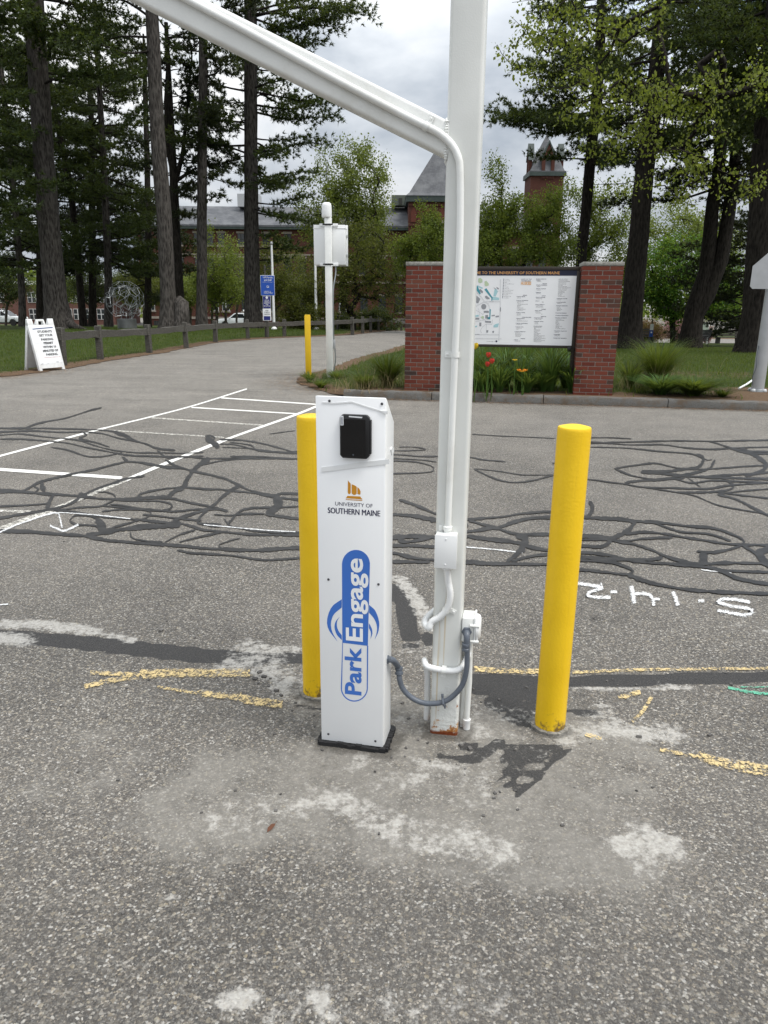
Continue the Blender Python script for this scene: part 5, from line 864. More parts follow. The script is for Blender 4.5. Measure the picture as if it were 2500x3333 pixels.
for tx, x0_, x1_, y in (('STUDENTS', -.14, .215, .808), ('GET YOUR', -.13, .21, .728), ('PARKING', -.10, .20, .640), ('PERMIT', -.06, .18, .560), ('WITHIN 10', -.10, .225, .478), ('MINUTES OF', -.125, .255, .395), ('PARKING.', -.07, .225, .315)): text_into(MB(), tx, x0_, x1_, y, y + .050, FB, .0032, .042, 2).build('lettering_line', M['ink'], af)
mb = MB(); text_into(mb, 'usmparkingportal@maine.edu', -.13, .27, .268, .288, FB, .0032, .0, 1); mb.build('red_lettering', pm('red_ink', (.45, .04, .05), .6), af)
mb = MB(); [mb.prism(p, .0032, .0036, FB) for p in ([(-.26, .135), (-.19, .15), (-.2, .158), (-.25, .15)], [(.13, .165), (.19, .158), (.20, .172), (.14, .175)], [(-.15, .138), (-.05, .15), (-.06, .154)])]; mb.build('torn_tape', M['map_grey'], af)
# ------------------------------------------------------------------ wooden rail fence
fence = empty('rail_fence', (0, 0, 0), 'weathered grey wooden rail fence curving along the edge of the driveway', 'fence')
fp = [hit(200, 1193), hit(322, 1173), hit(482, 1151), hit(603, 1134), hit(700, 1115), hit(805, 1104), hit(868, 1100), hit(925, 1097), hit(1000, 1094), hit(1080, 1092)]
fp = [p + np.array((0, .12, 0)) for p in fp]
far = [np.array((x, y, 0)) for x, y in ((-1.55, 35.6), (-1.15, 38.4), (-.8, 41.4), (-.4, 44.4), (-.0, 47.6), (.4, 50.8), (.8, 54), (1.2, 57.2), (1.6, 60.4), (2.0, 63.6), (2.5, 67))]
fp = fp + far
for p in fp: p[2] = ground(p[0], p[1])
hp = [.86, .84, .80, .80, .76, .74, .72, .72, .74, .76] + [.82] * 11
for p, h_ in zip(fp, hp):
    o = MB().box((p[0], p[1], p[2] + h_ / 2 - .1), (.15, .15, h_ + .2), Matrix.Rotation(rnd.uniform(-.04, .04), 3, 'Y') @ Matrix.Rotation(rnd.uniform(-.3, .3), 3, 'Z')).build('post', M['wood'], fence, bevel=.014, seg=1)
for (a, b), (ha, hb) in zip(zip(fp[:-1], fp[1:]), zip(hp[:-1], hp[1:])):
    pa = Vector((a[0], a[1] - .09, a[2] + ha - .20)); pb = Vector((b[0], b[1] - .09, b[2] + hb - .20)); d = pb - pa; mb = MB(); n = 7
    q = d.to_track_quat('X', 'Z').to_matrix(); vs = []
    for i in range(n):
        c = pa + d * ((i / (n - 1)) * 1.05 - .025) + Vector((0, 0, rnd.uniform(-.008, .008)))
        for yy, zz in ((-.045, -.085), (.045, -.085), (.045, .085), (-.045, .085)): vs.append(c + q @ Vector((0, yy + rnd.uniform(-.006, .006), zz + rnd.uniform(-.012, .012))))
    mb.add(vs, [(i * 4 + j, i * 4 + (j + 1) % 4, i * 4 + 4 + (j + 1) % 4, i * 4 + 4 + j) for i in range(n - 1) for j in range(4)] + [(3, 2, 1, 0), tuple((n - 1) * 4 + j for j in range(4))]).build('rail', M['wood'], fence)
# ------------------------------------------------------------------ lattice sphere sculpture
sp = at(415, 1070, 39.5); sp[2] = ground(sp[0], sp[1]); sc_ = empty('lattice_sculpture', tuple(sp), 'open metal lattice sphere sculpture on a round steel drum', 'sculpture'); Rs = .98
MB().lathe([(.48, -.1), (.48, .50), (.46, .51), (.02, .51)], 32).build('drum_base', M['drum'] if 'drum' in M else pm('drum_steel', (.16, .165, .165), .45, .25, 3, metal=.6), sc_, smooth=True, angle=40)
bm = bmesh.new(); bmesh.ops.create_icosphere(bm, subdivisions=2, radius=1.0); bm.faces.ensure_lookup_table(); mb = MB(); cz = .51 + Rs * .93; C0 = Vector((0, 0, cz)); rs = random.Random(11)
fcn = {f.index: f.calc_center_median().normalized() for f in bm.faces}
for e_ in bm.edges:
    a, b = (fcn[f.index] for f in e_.link_faces); mb.tube([C0 + a * Rs * 1.0, C0 + b * Rs * (1.0 if rs.random() < .7 else .8)], .0085, 5)
for f in fcn.values():
    if rs.random() < .6: mb.tube([C0 + f * Rs, C0 + f * Rs * .76], .0085, 5)
for v in bm.verts:
    n_ = v.co.normalized(); fs = list(v.link_faces)
    for k in range(len(fs)):
        if rs.random() < .5: mb.tube([C0 + fcn[fs[k].index] * Rs * .78, C0 + fcn[fs[(k + 2) % len(fs)].index] * Rs * .78], .0075, 5)
bm.free(); mb.build('lattice', M['steel'], sc_, smooth=True)
# ------------------------------------------------------------------ flagpoles, parking signs, map post
for (u, v, vt, lb) in ((893, 1082, 150, 'thin white flagpole rising behind the blue parking signs'), (1030, 1086, 150, 'thin white flagpole behind the dark shrubs by the equipment post')):
    p = at(u, v, 41); p[2] = ground(p[0], p[1]); e = empty('flagpole', tuple(p), lb, 'flagpole'); MB().tube([(0, 0, -.1), (0, 0, 3), (0, 0, 4.3)], [.075, .065, .05], 12).build('pole', M['white_gloss'], e, smooth=True); MB().lathe([(.01, 4.3), (.07, 4.33), (.08, 4.38), (.06, 4.44), (.01, 4.46)], 12).build('finial', M['alu'], e, smooth=True)
    MB().lathe([(.16, -.05), (.16, .06), (.10, .12), (.075, .13)], 16).build('base_collar', M['white_gloss'], e, smooth=True)
YS = float(fp[6][1]) - .17; pb_ = np.array((at(869, 1095, YS)[0], YS, ground(fp[6][0], YS)))
ps = empty('parking_sign', tuple(pb_), 'stack of blue and white parking signs on the rail fence post', 'sign'); PL = lambda u, v: (at(u, v, YS)[0] - pb_[0], at(u, v, YS)[2] - pb_[2]); BF = FRONT(-.004)
M['sign_blue'] = pm('sign_blue', (.012, .07, .36), .4, .05); M['sign_navy'] = pm('sign_navy', (.015, .022, .15), .4, .05)
MB().box((0, .05, 1.4), (.05, .05, 2.9)).build('sign_post', M['wood'], ps)
def plate(u0, v0, u1, v1, mat, nm):
    a = PL(u0, v1); b = PL(u1, v0); MB().box(((a[0] + b[0]) / 2, .004, (a[1] + b[1]) / 2), (b[0] - a[0] + .02, .006, b[1] - a[1] + .02)).build('plate_edge', M['white_gloss'], ps, bevel=.002)
    return MB().box(((a[0] + b[0]) / 2, .0, (a[1] + b[1]) / 2), (b[0] - a[0], .006, b[1] - a[1])).build(nm, mat, ps)
plate(850, 897, 892, 961, M['sign_blue'], 'permit_plate'); plate(857, 964, 880, 1003, M['sign_navy'], 'visitor_plate'); plate(857, 1006, 881, 1043, M['white_gloss'], 'public_plate')
a = PL(859, 1042); b = PL(880, 1029); MB().prism([(a[0], a[1]), (b[0], a[1]), (b[0], b[1]), (a[0], b[1])], .0, .002, BF).build('public_strip', M['sign_navy'], ps)
mb = MB(); mk = MB()
def line(m, tx, u0, u1, v0, v1, bold=.01): a = PL(u0, v1); b = PL(u1, v0); text_into(m, tx, a[0], b[0], a[1], b[1], BF, .0022, bold, 1)
for r_ in (('USM Faculty', 856, 887, 900, 907), ('and Staff', 860, 884, 908, 914), ('Commuting Permit Required', 854, 889, 917, 919), ('G6', 867, 876, 929, 937), ('UNIVERSITY OF', 859, 882, 947, 949.5), ('Southern Maine', 859, 888, 950.5, 955), ('VISITOR', 861, 876, 975.5, 979.5), ('PARKING', 861, 877, 980.5, 984.5), ('BEGINS AT', 860, 878, 985.5, 989), ('5PM', 865, 873, 990, 993), ('MON-THUR', 859, 879, 994, 998)): line(mb, *r_)
a = PL(868.5, 968.5); mb.prism([(a[0] + .05 * math.cos(k), a[1] + .05 * math.sin(k)) for k in np.linspace(0, 6.0, 14)], 0, .002, BF); mb.build('white_lettering', M['white_gloss'], ps)
for r_ in (('PAID', 864, 874, 1009, 1013), ('PUBLIC', 861, 878, 1015, 1019), ('PARKING', 860, 879, 1021, 1025)): line(mk, *r_)
mk.build('dark_lettering', M['ink'], ps)
# ------------------------------------------------------------------ lamp pole with the back of a sign at the right edge
mp_ = hit(2471, 1277, .12); lp = empty('road_sign_pole', (mp_[0], mp_[1], mp_[2]), 'round grey metal pole with the bare back of a five-sided sign', 'sign pole', yaw=R(-9))
MB().tube([(0, .1, 0), (0, .1, 2.6), (0, .1, 5.2)], [.098, .094, .088], 24).build('pole', M['alu'], lp, smooth=True); 
MB().lathe([(.125, 0), (.135, .012), (.13, .045), (.105, .055), (.098, .06)], 24, (0, .1, -.01)).build('base_flange', M['steel'], lp, smooth=True, angle=40)
for k in range(4):
    a = k * math.pi / 2 + .75; MB().lathe([(.042, 0), (.046, .015), (.036, .045), (.02, .055), (.002, .057)], 14, (math.cos(a) * .12, .1 + math.sin(a) * .12, .0)).build('bolt_cover', M['alu'], lp, smooth=True)
Yp = float(mp_[1]); z0 = at(2460, 940, Yp)[2] - mp_[2]; zs = at(2450, 866, Yp)[2] - mp_[2]; hw = .375; rr = .04
pent = [(-hw + rr, z0)] + [(hw - rr, z0), (hw, z0 + rr), (hw, zs), (.0, zs + hw * .98), (-hw, zs), (-hw, z0 + rr)]
MB().prism(pent, .004, .008, FRONT(-.01)).build('sign_plate', M['alu'], lp); MB().box((0, -.006, (z0 + zs) / 2 + .1), (.06, .012, .9)).build('sign_channel', M['steel'], lp)
for zz in (z0 + .12, zs + .02): MB().box((0, -.004, zz), (.24, .012, .03)).build('sign_strap', M['steel'], lp)
MB().tube(spline([(-.09, .06, .75), (-.11, .02, .62), (-.10, .0, .40), (-.12, .05, .25), (-.09, .08, .1)], .04), .006, 6).build('cable', M['grey_conduit'], lp, smooth=True)
a = hit(2405, 1268, .12); b = hit(2452, 1252, .12); pp = empty('plastic_pipe', tuple(a), 'short white plastic pipe lying in the grass beside the metal pole', 'pipe'); d = b - a
MB().tube(spline([(0, 0, .02), tuple(d * .5 + (0, 0, .05)), tuple(d + (0, 0, .10))], .05), .018, 10).build('tube', M['white_plastic'], pp, smooth=True)
# ------------------------------------------------------------------ garden bench on the right lawn
bn = hit(2255, 1138); be = empty('garden_bench', (bn[0], bn[1], ground(bn[0], bn[1])), 'black metal garden bench on the shaded lawn under the pines', 'bench', yaw=R(-68))
Mb = pm('black_metal', (.012, .012, .013), .5, .2, 10); mb = MB(); L = 1.55
for i in range(9): mb.box((0, -.22 + i * .055, .43 - .012 * math.sin(i / 8 * 3.14)), (L, .038, .014))
mb.build('seat', Mb, be); mb = MB()
for i in range(9): mb.box((0, .27 + i * .020, .47 + i * .05), (L, .012, .036), Matrix.Rotation(-.35, 3, 'X'))
mb.build('backrest', Mb, be); MB().tube([(-L / 2, .46, .93), (L / 2, .46, .93)], .024, 8).build('top_rail', Mb, be, smooth=True)
for s in (-1, 1):
    x = s * L / 2; MB().tube(spline([(x, -.22, .0), (x, -.24, .42), (x, -.22, .60), (x, -.10, .66), (x, .10, .65), (x, .34, .62)], .05), .022, 8).build('arm', Mb, be, smooth=True); MB().tube([(x, .30, 0), (x, .26, .42), (x, .46, .93)], .022, 8).build('leg', Mb, be, smooth=True); MB().tube([(x, -.23, .40), (x, .27, .40)], .018, 8).build('stretcher', Mb, be, smooth=True)
# timber bench / low barrier by the trunk, second one by the spruce, small signs
for (u, v, Y, lb, yw) in ((2090, 1108, 56, 'grey wooden park bench half behind the big pine trunk', .3), (2372, 1107, 56, 'wooden slatted bench beside the dark spruce', .1)):
    p = at(u, v, Y); z = ground(p[0], p[1]); e = empty('park_bench', (p[0], p[1], z), lb, 'bench', yaw=yw)
    for i in range(3): MB().box((0, -.2 + i * .16, .45), (1.9, .14, .045)).build('seat_plank', M['wood'], e)
    for i in range(3): MB().box((0, .27 + i * .02, .60 + i * .17), (1.9, .04, .13)).build('back_plank', M['wood'], e)
    for s in (-1, 1): MB().box((s * .8, .05, .22), (.09, .5, .44)).build('leg', M['wood'], e); MB().box((s * .8, .33, .5), (.07, .07, 1.0)).build('back_post', M['wood'], e)
p = at(2117, 1112, 54); z = ground(p[0], p[1]); e = empty('parking_sign', (p[0], p[1], z), 'small white and blue parking sign on a thin post by the pink shrub', 'sign'); h1 = at(2117, 1038, 54)[2] - z
MB().box((0, .03, h1 / 2), (.06, .05, h1)).build('sign_post', M['frame_dark'], e); MB().box((0, -.005, h1 - .55), (.24, .01, .42)).build('white_plate', M['white_gloss'], e); MB().box((0, -.005, h1 - 1.0), (.24, .01, .44)).build('blue_plate', M['sign_blue'], e); MB().box((0, -.012, h1 - .92), (.1, .004, .1)).build('blue_plate_symbol', M['white_gloss'], e)
p = at(2288, 1118, 52); z = ground(p[0], p[1]); e = empty('notice_frame', (p[0], p[1], z), 'white timber notice frame with two legs behind the leaning twin trunk', 'notice frame', yaw=.5); h1 = at(2290, 1048, 52)[2] - z
for s in (-1, 1): MB().box((s * .36, 0, h1 / 2), (.09, .09, h1)).build('leg', M['frame_white'], e, bevel=.01)
MB().box((0, 0, h1 * .72), (.64, .04, h1 * .5)).build('board', pm('notice_board', (.30, .36, .30), .6), e); MB().box((0, 0, h1 - .03), (.8, .1, .06)).build('top_rail', M['frame_white'], e)
p = at(1064, 1100, 42); z = ground(p[0], p[1]); e = empty('picnic_table', (p[0], p[1], z), 'dark picnic table beyond the rail fence near the equipment post', 'table')
for i in range(4): MB().box((0, -.3 + i * .19, .74), (1.8, .17, .04)).build('top_plank', M['frame_dark'], e)
for s in (-1, 1):
    MB().box((0, s * .68, .44), (1.8, .24, .04)).build('seat_plank', M['frame_dark'], e)
    for q in (-1, 1): MB().box((s * .6, q * .3, .36), (.09, .09, .85), Matrix.Rotation(q * .5, 3, 'X')).build('leg', M['frame_dark'], e)
    MB().box((s * .6, 0, .42), (.08, 1.5, .09)).build('crossbar', M['frame_dark'], e)
# ------------------------------------------------------------------ parked vehicles
M['truck_white'] = pm('white_car_paint', (.62, .64, .65), .22, .02, 2, spec=.6); M['tyre'] = pm('tyre', (.012, .012, .012), .8, .2); M['car_glass'] = pm('car_glass', (.012, .015, .018), .06, .1, 2, spec=.6); M['silver'] = pm('silver_car_paint', (.42, .44, .46), .22, .03, 2, metal=.3, spec=.6)
XZ = Matrix(((1, 0, 0, 0), (0, 0, 1, 0), (0, 1, 0, 0), (0, 0, 0, 1)))   # polygon (x, z) extruded along y
def wheels(e, xs_, wdt, r_=.39):
    for x in xs_:
        for s in (-1, 1):
            w = MB(); 
            o = MB().lathe([(r_ * .6, -.12), (r_ * .92, -.13), (r_, -.09), (r_, .09), (r_ * .92, .13), (r_ * .6, .12)], 28).build('tyre', M['tyre'], e, smooth=True, angle=50); o.matrix_local = Matrix.Translation((x, s * (wdt / 2 - .10), r_)) @ Matrix.Rotation(R(90), 4, 'X')
            m = MB().lathe([(r_ * .62, -.10), (r_ * .62, .10), (r_ * .5, .07), (.05, .06)], 20)
            for k in range(6): a = k * math.pi / 3; m.box((math.cos(a) * r_ * .33, math.sin(a) * r_ * .33, .09), (r_ * .5, .07, .05), Matrix.Rotation(a, 3, 'Z'))
            q = m.build('rim', M['alu'], o, smooth=True, angle=40); 
            if s > 0: q.rotation_euler = (math.pi, 0, 0)
def pickup(loc, yaw, label, service):
    e = empty('pickup_truck', loc, label, 'pickup truck', yaw=yaw); w = 1.98; P = M['truck_white']
    def side_arches(y0): pass
    body = [(-2.85, .55), (-2.85, 1.0), (-2.70, 1.12), (-1.35, 1.20), (-1.3, 1.22), (1.05, 1.22), (1.05, 1.32), (2.85, 1.32), (2.88, .62), (2.35, .58)]
    def arc_(cx): return [(cx + .48 * math.cos(a), .40 + .48 * math.sin(a)) for a in np.linspace(.35, math.pi - .35, 9)]
    body += arc_(1.88) + [(1.3, .45), (-1.3, .45)] + arc_(-1.85) + [(-2.4, .55)]
    MB().prism(body, -w / 2, w / 2, XZ).build('body', P, e, bevel=.04)
    MB().prism([(-1.45, 1.2), (-.62, 1.84), (-.30, 1.90), (.75, 1.90), (1.0, 1.80), (1.06, 1.2)], -.86, .86, XZ).build('cab', P, e, bevel=.05)
    for s in (-1, 1):
        MB().prism([(-1.12, 1.26), (-.52, 1.77), (-.28, 1.80), (-.22, 1.26)], s * .855, s * .872, XZ).build('front_window', M['car_glass'], e); MB().prism([(-.10, 1.26), (-.10, 1.80), (.62, 1.80), (.78, 1.26)], s * .855, s * .872, XZ).build('rear_window', M['car_glass'], e)
        MB().box((-1.15, s * 1.08, 1.28), (.16, .2, .16)).build('mirror', P, e, bevel=.03); MB().box((-2.80, s * .74, .92), (.12, .42, .26)).build('headlight', M['white_gloss'], e, bevel=.03); MB().box((2.86, s * .86, 1.05), (.06, .2, .4)).build('tail_light', M['tulip'], e)
        for dx in (-.30, .68): MB().box((dx, s * .998, 1.06), (.2, .03, .04)).build('door_handle', M['frame_dark'] if service else M['truck_white'], e)
    MB().prism([(-1.40, 1.23), (-.60, 1.82), (-.62, 1.86), (-1.46, 1.23)], -.78, .78, XZ).build('windscreen', M['car_glass'], e); MB().box((-2.87, 0, .70), (.08, 1.9, .24)).build('bumper', M['steel'], e, bevel=.03); MB().box((2.92, 0, .62), (.10, 1.9, .2)).build('bumper', M['steel'], e, bevel=.03)
    MB().box((0, 0, .4), (4.6, 1.5, .25)).build('chassis', M['tyre'], e); wheels(e, (-1.85, 1.88), w)
    if service:
        MB().prism([(1.08, 1.32), (1.08, 1.95), (2.84, 1.95), (2.84, 1.32)], -.98, .98, XZ).build('service_cap', P, e, bevel=.03)
        for s in (-1, 1): MB().tube([(.6, s * .62, 2.22), (2.9, s * .62, 2.22)], .10, 12).build('pipe_carrier', M['white_gloss'], e, smooth=True)
        for x in (1.3, 2.6): MB().box((x, 0, 2.06), (.08, 1.7, .1)).build('rack_bar', M['white_gloss'], e)
        for s in (-1,):
            MB().box((1.55, s * 1.0, .95), (1.05, .04, .62)).build('red_decal', pm('red_decal', (.42, .02, .02), .4), e)
            for k in range(4): MB().box((1.2 + k * .24, s * 1.025, .95), (.05, .012, .60), Matrix.Rotation(.25, 3, 'Y')).build('decal_stripe', M['white_gloss'], e)
    return e
p = at(752, 1060, 104); pickup((p[0] + 1.2, 104, float(terrain(p[0], 104)) + .12), R(4), 'white service pickup with roof pipe carriers and red side decal', True)
p = at(12, 1058, 98); pickup((p[0], 98, float(terrain(p[0], 98)) + .12), R(176), 'silver white pickup parked at the far left beyond the lawn', False)
e = empty('parked_car', (21.4, 66.0, float(terrain(20.0, 66)) + .01), 'silver car nose showing between the right brick pier and the big trunk', 'car', yaw=R(183)); w = 1.85
def arc_(cx): return [(cx + .42 * math.cos(a), .34 + .42 * math.sin(a)) for a in np.linspace(.3, math.pi - .3, 9)]
MB().prism([(-2.3, .4), (-2.32, .75), (-2.1, .95), (-1.0, 1.08), (2.1, 1.12), (2.28, .95), (2.28, .45)] + arc_(1.4) + [(.9, .32), (-.9, .32)] + arc_(-1.42), -w / 2, w / 2, XZ).build('body', M['silver'], e, bevel=.05)
MB().prism([(-1.05, 1.06), (-.25, 1.60), (.3, 1.68), (1.4, 1.64), (2.05, 1.1)], -.76, .76, XZ).build('cabin', M['silver'], e, bevel=.06)
for s in (-1, 1):
    MB().prism([(-.75, 1.12), (-.15, 1.54), (.25, 1.58), (.3, 1.12)], s * .75, s * .775, XZ).build('front_window', M['car_glass'], e); MB().prism([(.4, 1.12), (.38, 1.58), (1.3, 1.55), (1.65, 1.14)], s * .75, s * .775, XZ).build('rear_window', M['car_glass'], e); MB().box((-2.2, s * .68, .82), (.2, .4, .16)).build('headlight', M['white_gloss'], e, bevel=.03)
MB().prism([(-1.02, 1.10), (-.24, 1.62), (-.28, 1.65), (-1.1, 1.10)], -.68, .68, XZ).build('windscreen', M['car_glass'], e); wheels(e, (-1.42, 1.4), w, .34)
# ------------------------------------------------------------------ brick hall with square tower, bell tower and far house
D0 = 116.0; zb_ = -2.6
def X(u, v=900, D=D0): return float(at(u, v, D)[0])
def Z(v, u=1000, D=D0): return float(at(u, v, D)[2])
hall = empty('brick_hall', (0, D0, zb_), 'long red brick hall with grey slate roof and square tower behind the trees', 'building')
HL = lambda u, v=900: X(u, v); hz = lambda v, u=1000: Z(v, u) - zb_
x0, x1 = X(455), X(1345); ze = hz(738); zr = hz(655)
MB().box(((x0 + x1) / 2, 7, ze / 2), (x1 - x0, 14, ze)).build('wall', M['hall_brick'], hall)
MB().prism([(-.7, ze - .1), (-.7, ze + .15), (7, zr), (14.7, ze + .15), (14.7, ze - .1)], x0 - .5, x1, Matrix(((0, 0, 1, 0), (1, 0, 0, 0), (0, 1, 0, 0), (0, 0, 0, 1)))).build('roof', M['slate'], hall)
MB().box(((x0 + x1) / 2, -.35, ze - .2), (x1 - x0 + .6, .6, .45)).build('cornice', M['copper'], hall)
for v_, h_ in ((918, .30), (1037, .34), (741, .25), (830, .22)): MB().box(((x0 + x1) / 2, -.05, hz(v_)), (x1 - x0 + .04, .18, h_)).build('stone_band', M['stone'], hall)
def window(parent, x, z0, z1, w, y=0, arch=False, frm='frame_dark', stone=True):
    f = MB(); top = z1
    f.box((x, y - .03, (z0 + z1) / 2), (w, .10, z1 - z0)); o = f.build('window', M[frm], parent)
    cols = 2; rows = 2
    for i in range(cols):
        for j in range(rows): MB().box((x - w / 2 + w * (i + .5) / cols, y - .085, z0 + (z1 - z0) * (j + .5) / rows), (w / cols - .12, .03, (z1 - z0) / rows - .12)).build('pane', M['window_glass'], o)
    if stone: MB().box((x, y - .10, z0 - .12), (w + .3, .24, .22)).build('sill', M['stone'], o); MB().box((x, y - .06, z1 + .16), (w + .3, .16, .3)).build('lintel', M['stone'], o)
    return o
for u in (480, 530, 590, 650, 690, 726, 790, 835, 870, 940, 985, 1060, 1110, 1180, 1240, 1295):
    window(hall, X(u), hz(892), hz(842), 1.05); window(hall, X(u + 5), hz(1014), hz(962), 1.1, frm='frame_white' if u % 3 == 0 else 'frame_dark')
    if u % 2 == 0: window(hall, X(u), hz(800), hz(762), 1.0)
for u in (500, 600, 700, 800): window(hall, X(u), hz(1062), hz(1048), .9, stone=False)
MB().box((X(952), -.35, hz(985)), (.34, .3, .2)).build('downpipe_head', M['frame_dark'], hall); MB().box((X(952), -.2, hz(985) / 2 + 2), (.16, .2, hz(985))).build('downpipe', M['alu'], hall)
porch = MB().box((X(975), -1.2, hz(955)), (2.6, 2.4, .5)).build('porch_canopy', M['copper'], hall); MB().box((X(975), -.04, hz(1010)), (1.9, .12, hz(965) - hz(1060))).build('porch_door', M['frame_dark'], porch)
un = MB().box((X(1302), 6, hz(636)), (X(1331) - X(1272), 3, hz(620) - hz(655))).build('rooftop_unit', pm('hvac_green_grey', (.10, .115, .095), .6, .1), hall)
MB().box((X(1302), 4.45, hz(640)), (.5, .1, .9)).build('vent_panel', M['frame_dark'], un)
MB().box((X(800), 6, hz(640)), (3.2, 3, 1.8)).build('rooftop_unit', M['alu'], hall)
# square tower
tw = X(1545, 640) - X(1330, 640); tx = X(1330, 640); te = hz(652, 1340); ts = MB().box((tx + tw / 2, tw / 2 - 1.6, te / 2), (tw, tw, te)).build('tower_wall', M['hall_brick'], hall)
yc = tw / 2 - 1.6; hw_ = tw / 2 + .35; ap = te + (hw_) * 1.66
def pyramid(cx, cy, z0, h, top, flare=0): 
    return MB().add([(cx - h, cy - h, z0), (cx + h, cy - h, z0), (cx + h, cy + h, z0), (cx - h, cy + h, z0), (cx, cy, top)], [(0, 1, 4), (1, 2, 4), (2, 3, 4), (3, 0, 4), (3, 2, 1, 0)])
tr_ = pyramid(tx + tw / 2, yc, te + .6, hw_ * .95, ap).build('tower_roof', M['slate'], hall); MB().box((tx + tw / 2, yc, te + .02), (tw + .75, tw + .75, .8)).build('tower_cornice', M['copper'], hall); pyramid(tx + tw / 2, yc, te + .42, hw_ + .1, te + .42 + (hw_ + .1) * .85).build('tower_roof_flare', M['slate'], hall)
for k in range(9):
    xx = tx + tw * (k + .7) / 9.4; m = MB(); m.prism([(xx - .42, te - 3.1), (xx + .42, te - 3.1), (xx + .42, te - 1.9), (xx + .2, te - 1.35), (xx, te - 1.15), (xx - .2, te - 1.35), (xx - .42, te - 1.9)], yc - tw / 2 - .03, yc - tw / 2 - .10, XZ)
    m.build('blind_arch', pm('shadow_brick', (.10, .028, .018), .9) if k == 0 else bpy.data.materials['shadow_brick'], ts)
for dz in (-.8, -3.5): MB().box((tx + tw / 2, yc - tw / 2 - .06, te + dz), (tw + .05, .2, .22)).build('brick_course', M['hall_brick'], ts)
wxc = X(1415, 730); wz = hz(750, 1415); wr = 1.15
for k in range(9):
    a0, a1 = math.pi * k / 9, math.pi * (k + 1) / 9; q = [(wxc + r_ * math.cos(a), wz + r_ * .75 * math.sin(a)) for r_, a in ((wr, a0), (wr + .85, a0), (wr + .85, a1), (wr, a1))]
    MB().prism(q, yc - tw / 2 - .16, yc - tw / 2 + .05, XZ).build('voussoir', M['stone'] if k % 2 == 0 else M['hall_brick'], ts)
MB().prism([(wxc - wr, wz - 3.2), (wxc + wr, wz - 3.2)] + [(wxc + wr * math.cos(a), wz + wr * .75 * math.sin(a)) for a in np.linspace(0, math.pi, 9)], yc - tw / 2 - .05, yc - tw / 2 + .05, XZ).build('arched_window', M['window_glass'], ts)
# right wing and bell tower
xa, xb = X(1500), X(1800); zw = hz(752, 1650); MB().box(((xa + xb) / 2, 9, zw / 2), (xb - xa, 12, zw)).build('wing_wall', M['hall_brick'], hall)
MB().prism([(2.4, zw - .1), (2.4, zw + .15), (9, hz(668, 1650)), (15.6, zw + .15), (15.6, zw - .1)], xa, xb + .4, Matrix(((0, 0, 1, 0), (1, 0, 0, 0), (0, 1, 0, 0), (0, 0, 0, 1)))).build('wing_roof', M['slate'], hall)
for u in (1585, 1630, 1680, 1730, 1775): window(hall, X(u), hz(860), hz(800), 1.2, 3.0); window(hall, X(u), hz(980), hz(920), 1.2, 3.0)
bt = empty('bell_tower', (X(1783, 560, D0 + 6), D0 + 6, zb_), 'red brick bell tower with steep slate spire and open gabled dormers', 'bell tower'); DB = D0 + 6
bh = (at(1837, 580, DB)[0] - at(1729, 580, DB)[0]) / 2; be_ = at(1783, 565, DB)[2] - zb_; cy = bh
MB().box((0, cy, be_ / 2), (2 * bh, 2 * bh, be_)).build('shaft', M['hall_brick'], bt)
MB().box((0, cy, be_ - .05), (2 * bh + .55, 2 * bh + .55, .55)).build('cornice', M['copper'], bt)
for k in range(9): MB().box(((k - 4) * .22, -.12, be_ - .55), (.12, .16, .34)).build('dentil', M['hall_brick'], bt)
s_ap = at(1787, 425, DB)[2] - zb_; pyramid(0, cy, be_ + .2, bh + .15, s_ap).build('spire', M['slate'], bt)
MB().box((0, cy, be_ + .25), (2 * bh + .5, 2 * bh + .5, .25)).build('eave_skirt', M['slate'], bt)
dh = be_ + .25; dw = .95
for k in range(4):
    Mr = Matrix.Translation((0, cy, 0)) @ Matrix.Rotation(k * math.pi / 2, 4, 'Z') @ Matrix.Translation((0, -bh - .12, 0)) @ XZ
    lo, hi = 0.0, .5; m = MB(); wi = .46
    m.prism([(-dw, dh), (-wi, dh), (-wi, dh + 1.1), (-wi, dh + 2.0), (-dw, dh + 2.0)], lo, hi, Mr); m.prism([(wi, dh), (dw, dh), (dw, dh + 2.0), (wi, dh + 2.0), (wi, dh + 1.1)], lo, hi, Mr)
    m.prism([(-dw, dh + 2.0), (-wi, dh + 2.0), (-.24, dh + 2.5), (0, dh + 2.85), (0, dh + 4.0)], lo, hi, Mr); m.prism([(dw, dh + 2.0), (0, dh + 4.0), (0, dh + 2.85), (.24, dh + 2.5), (wi, dh + 2.0)], lo, hi, Mr); d_ = m.build('gabled_dormer', M['hall_brick'], bt)
    m = MB(); m.prism([(-dw - .25, dh + 1.85), (-dw + .05, dh + 1.85), (0, dh + 4.0), (0, dh + 4.35)], lo - .12, .8, Mr); m.prism([(dw + .25, dh + 1.85), (0, dh + 4.35), (0, dh + 4.0), (dw - .05, dh + 1.85)], lo - .12, .8, Mr); m.build('dormer_roof', M['copper'], d_)
    m = MB(); m.prism([(-wi, dh + 1.3), (wi, dh + 1.3), (.24, dh + 2.5), (0, dh + 2.85), (-.24, dh + 2.5)], hi + .4, hi + .5, Mr); m.build('louvre', M['frame_dark'], d_)
fh = empty('far_brick_house', (0, 118, zb_), 'low red brick building with white framed windows at the far left', 'building')
fx0, fx1 = X(-160, 1000, 118), X(372, 1000, 118); ft = Z(925, 100, 118) - zb_
MB().box(((fx0 + fx1) / 2, 6, ft / 2), (fx1 - fx0, 12, ft)).build('wall', M['far_brick'], fh); MB().box(((fx0 + fx1) / 2, 6, ft + .2), (fx1 - fx0 + .8, 12.8, .5)).build('roof_edge', M['frame_white'], fh)
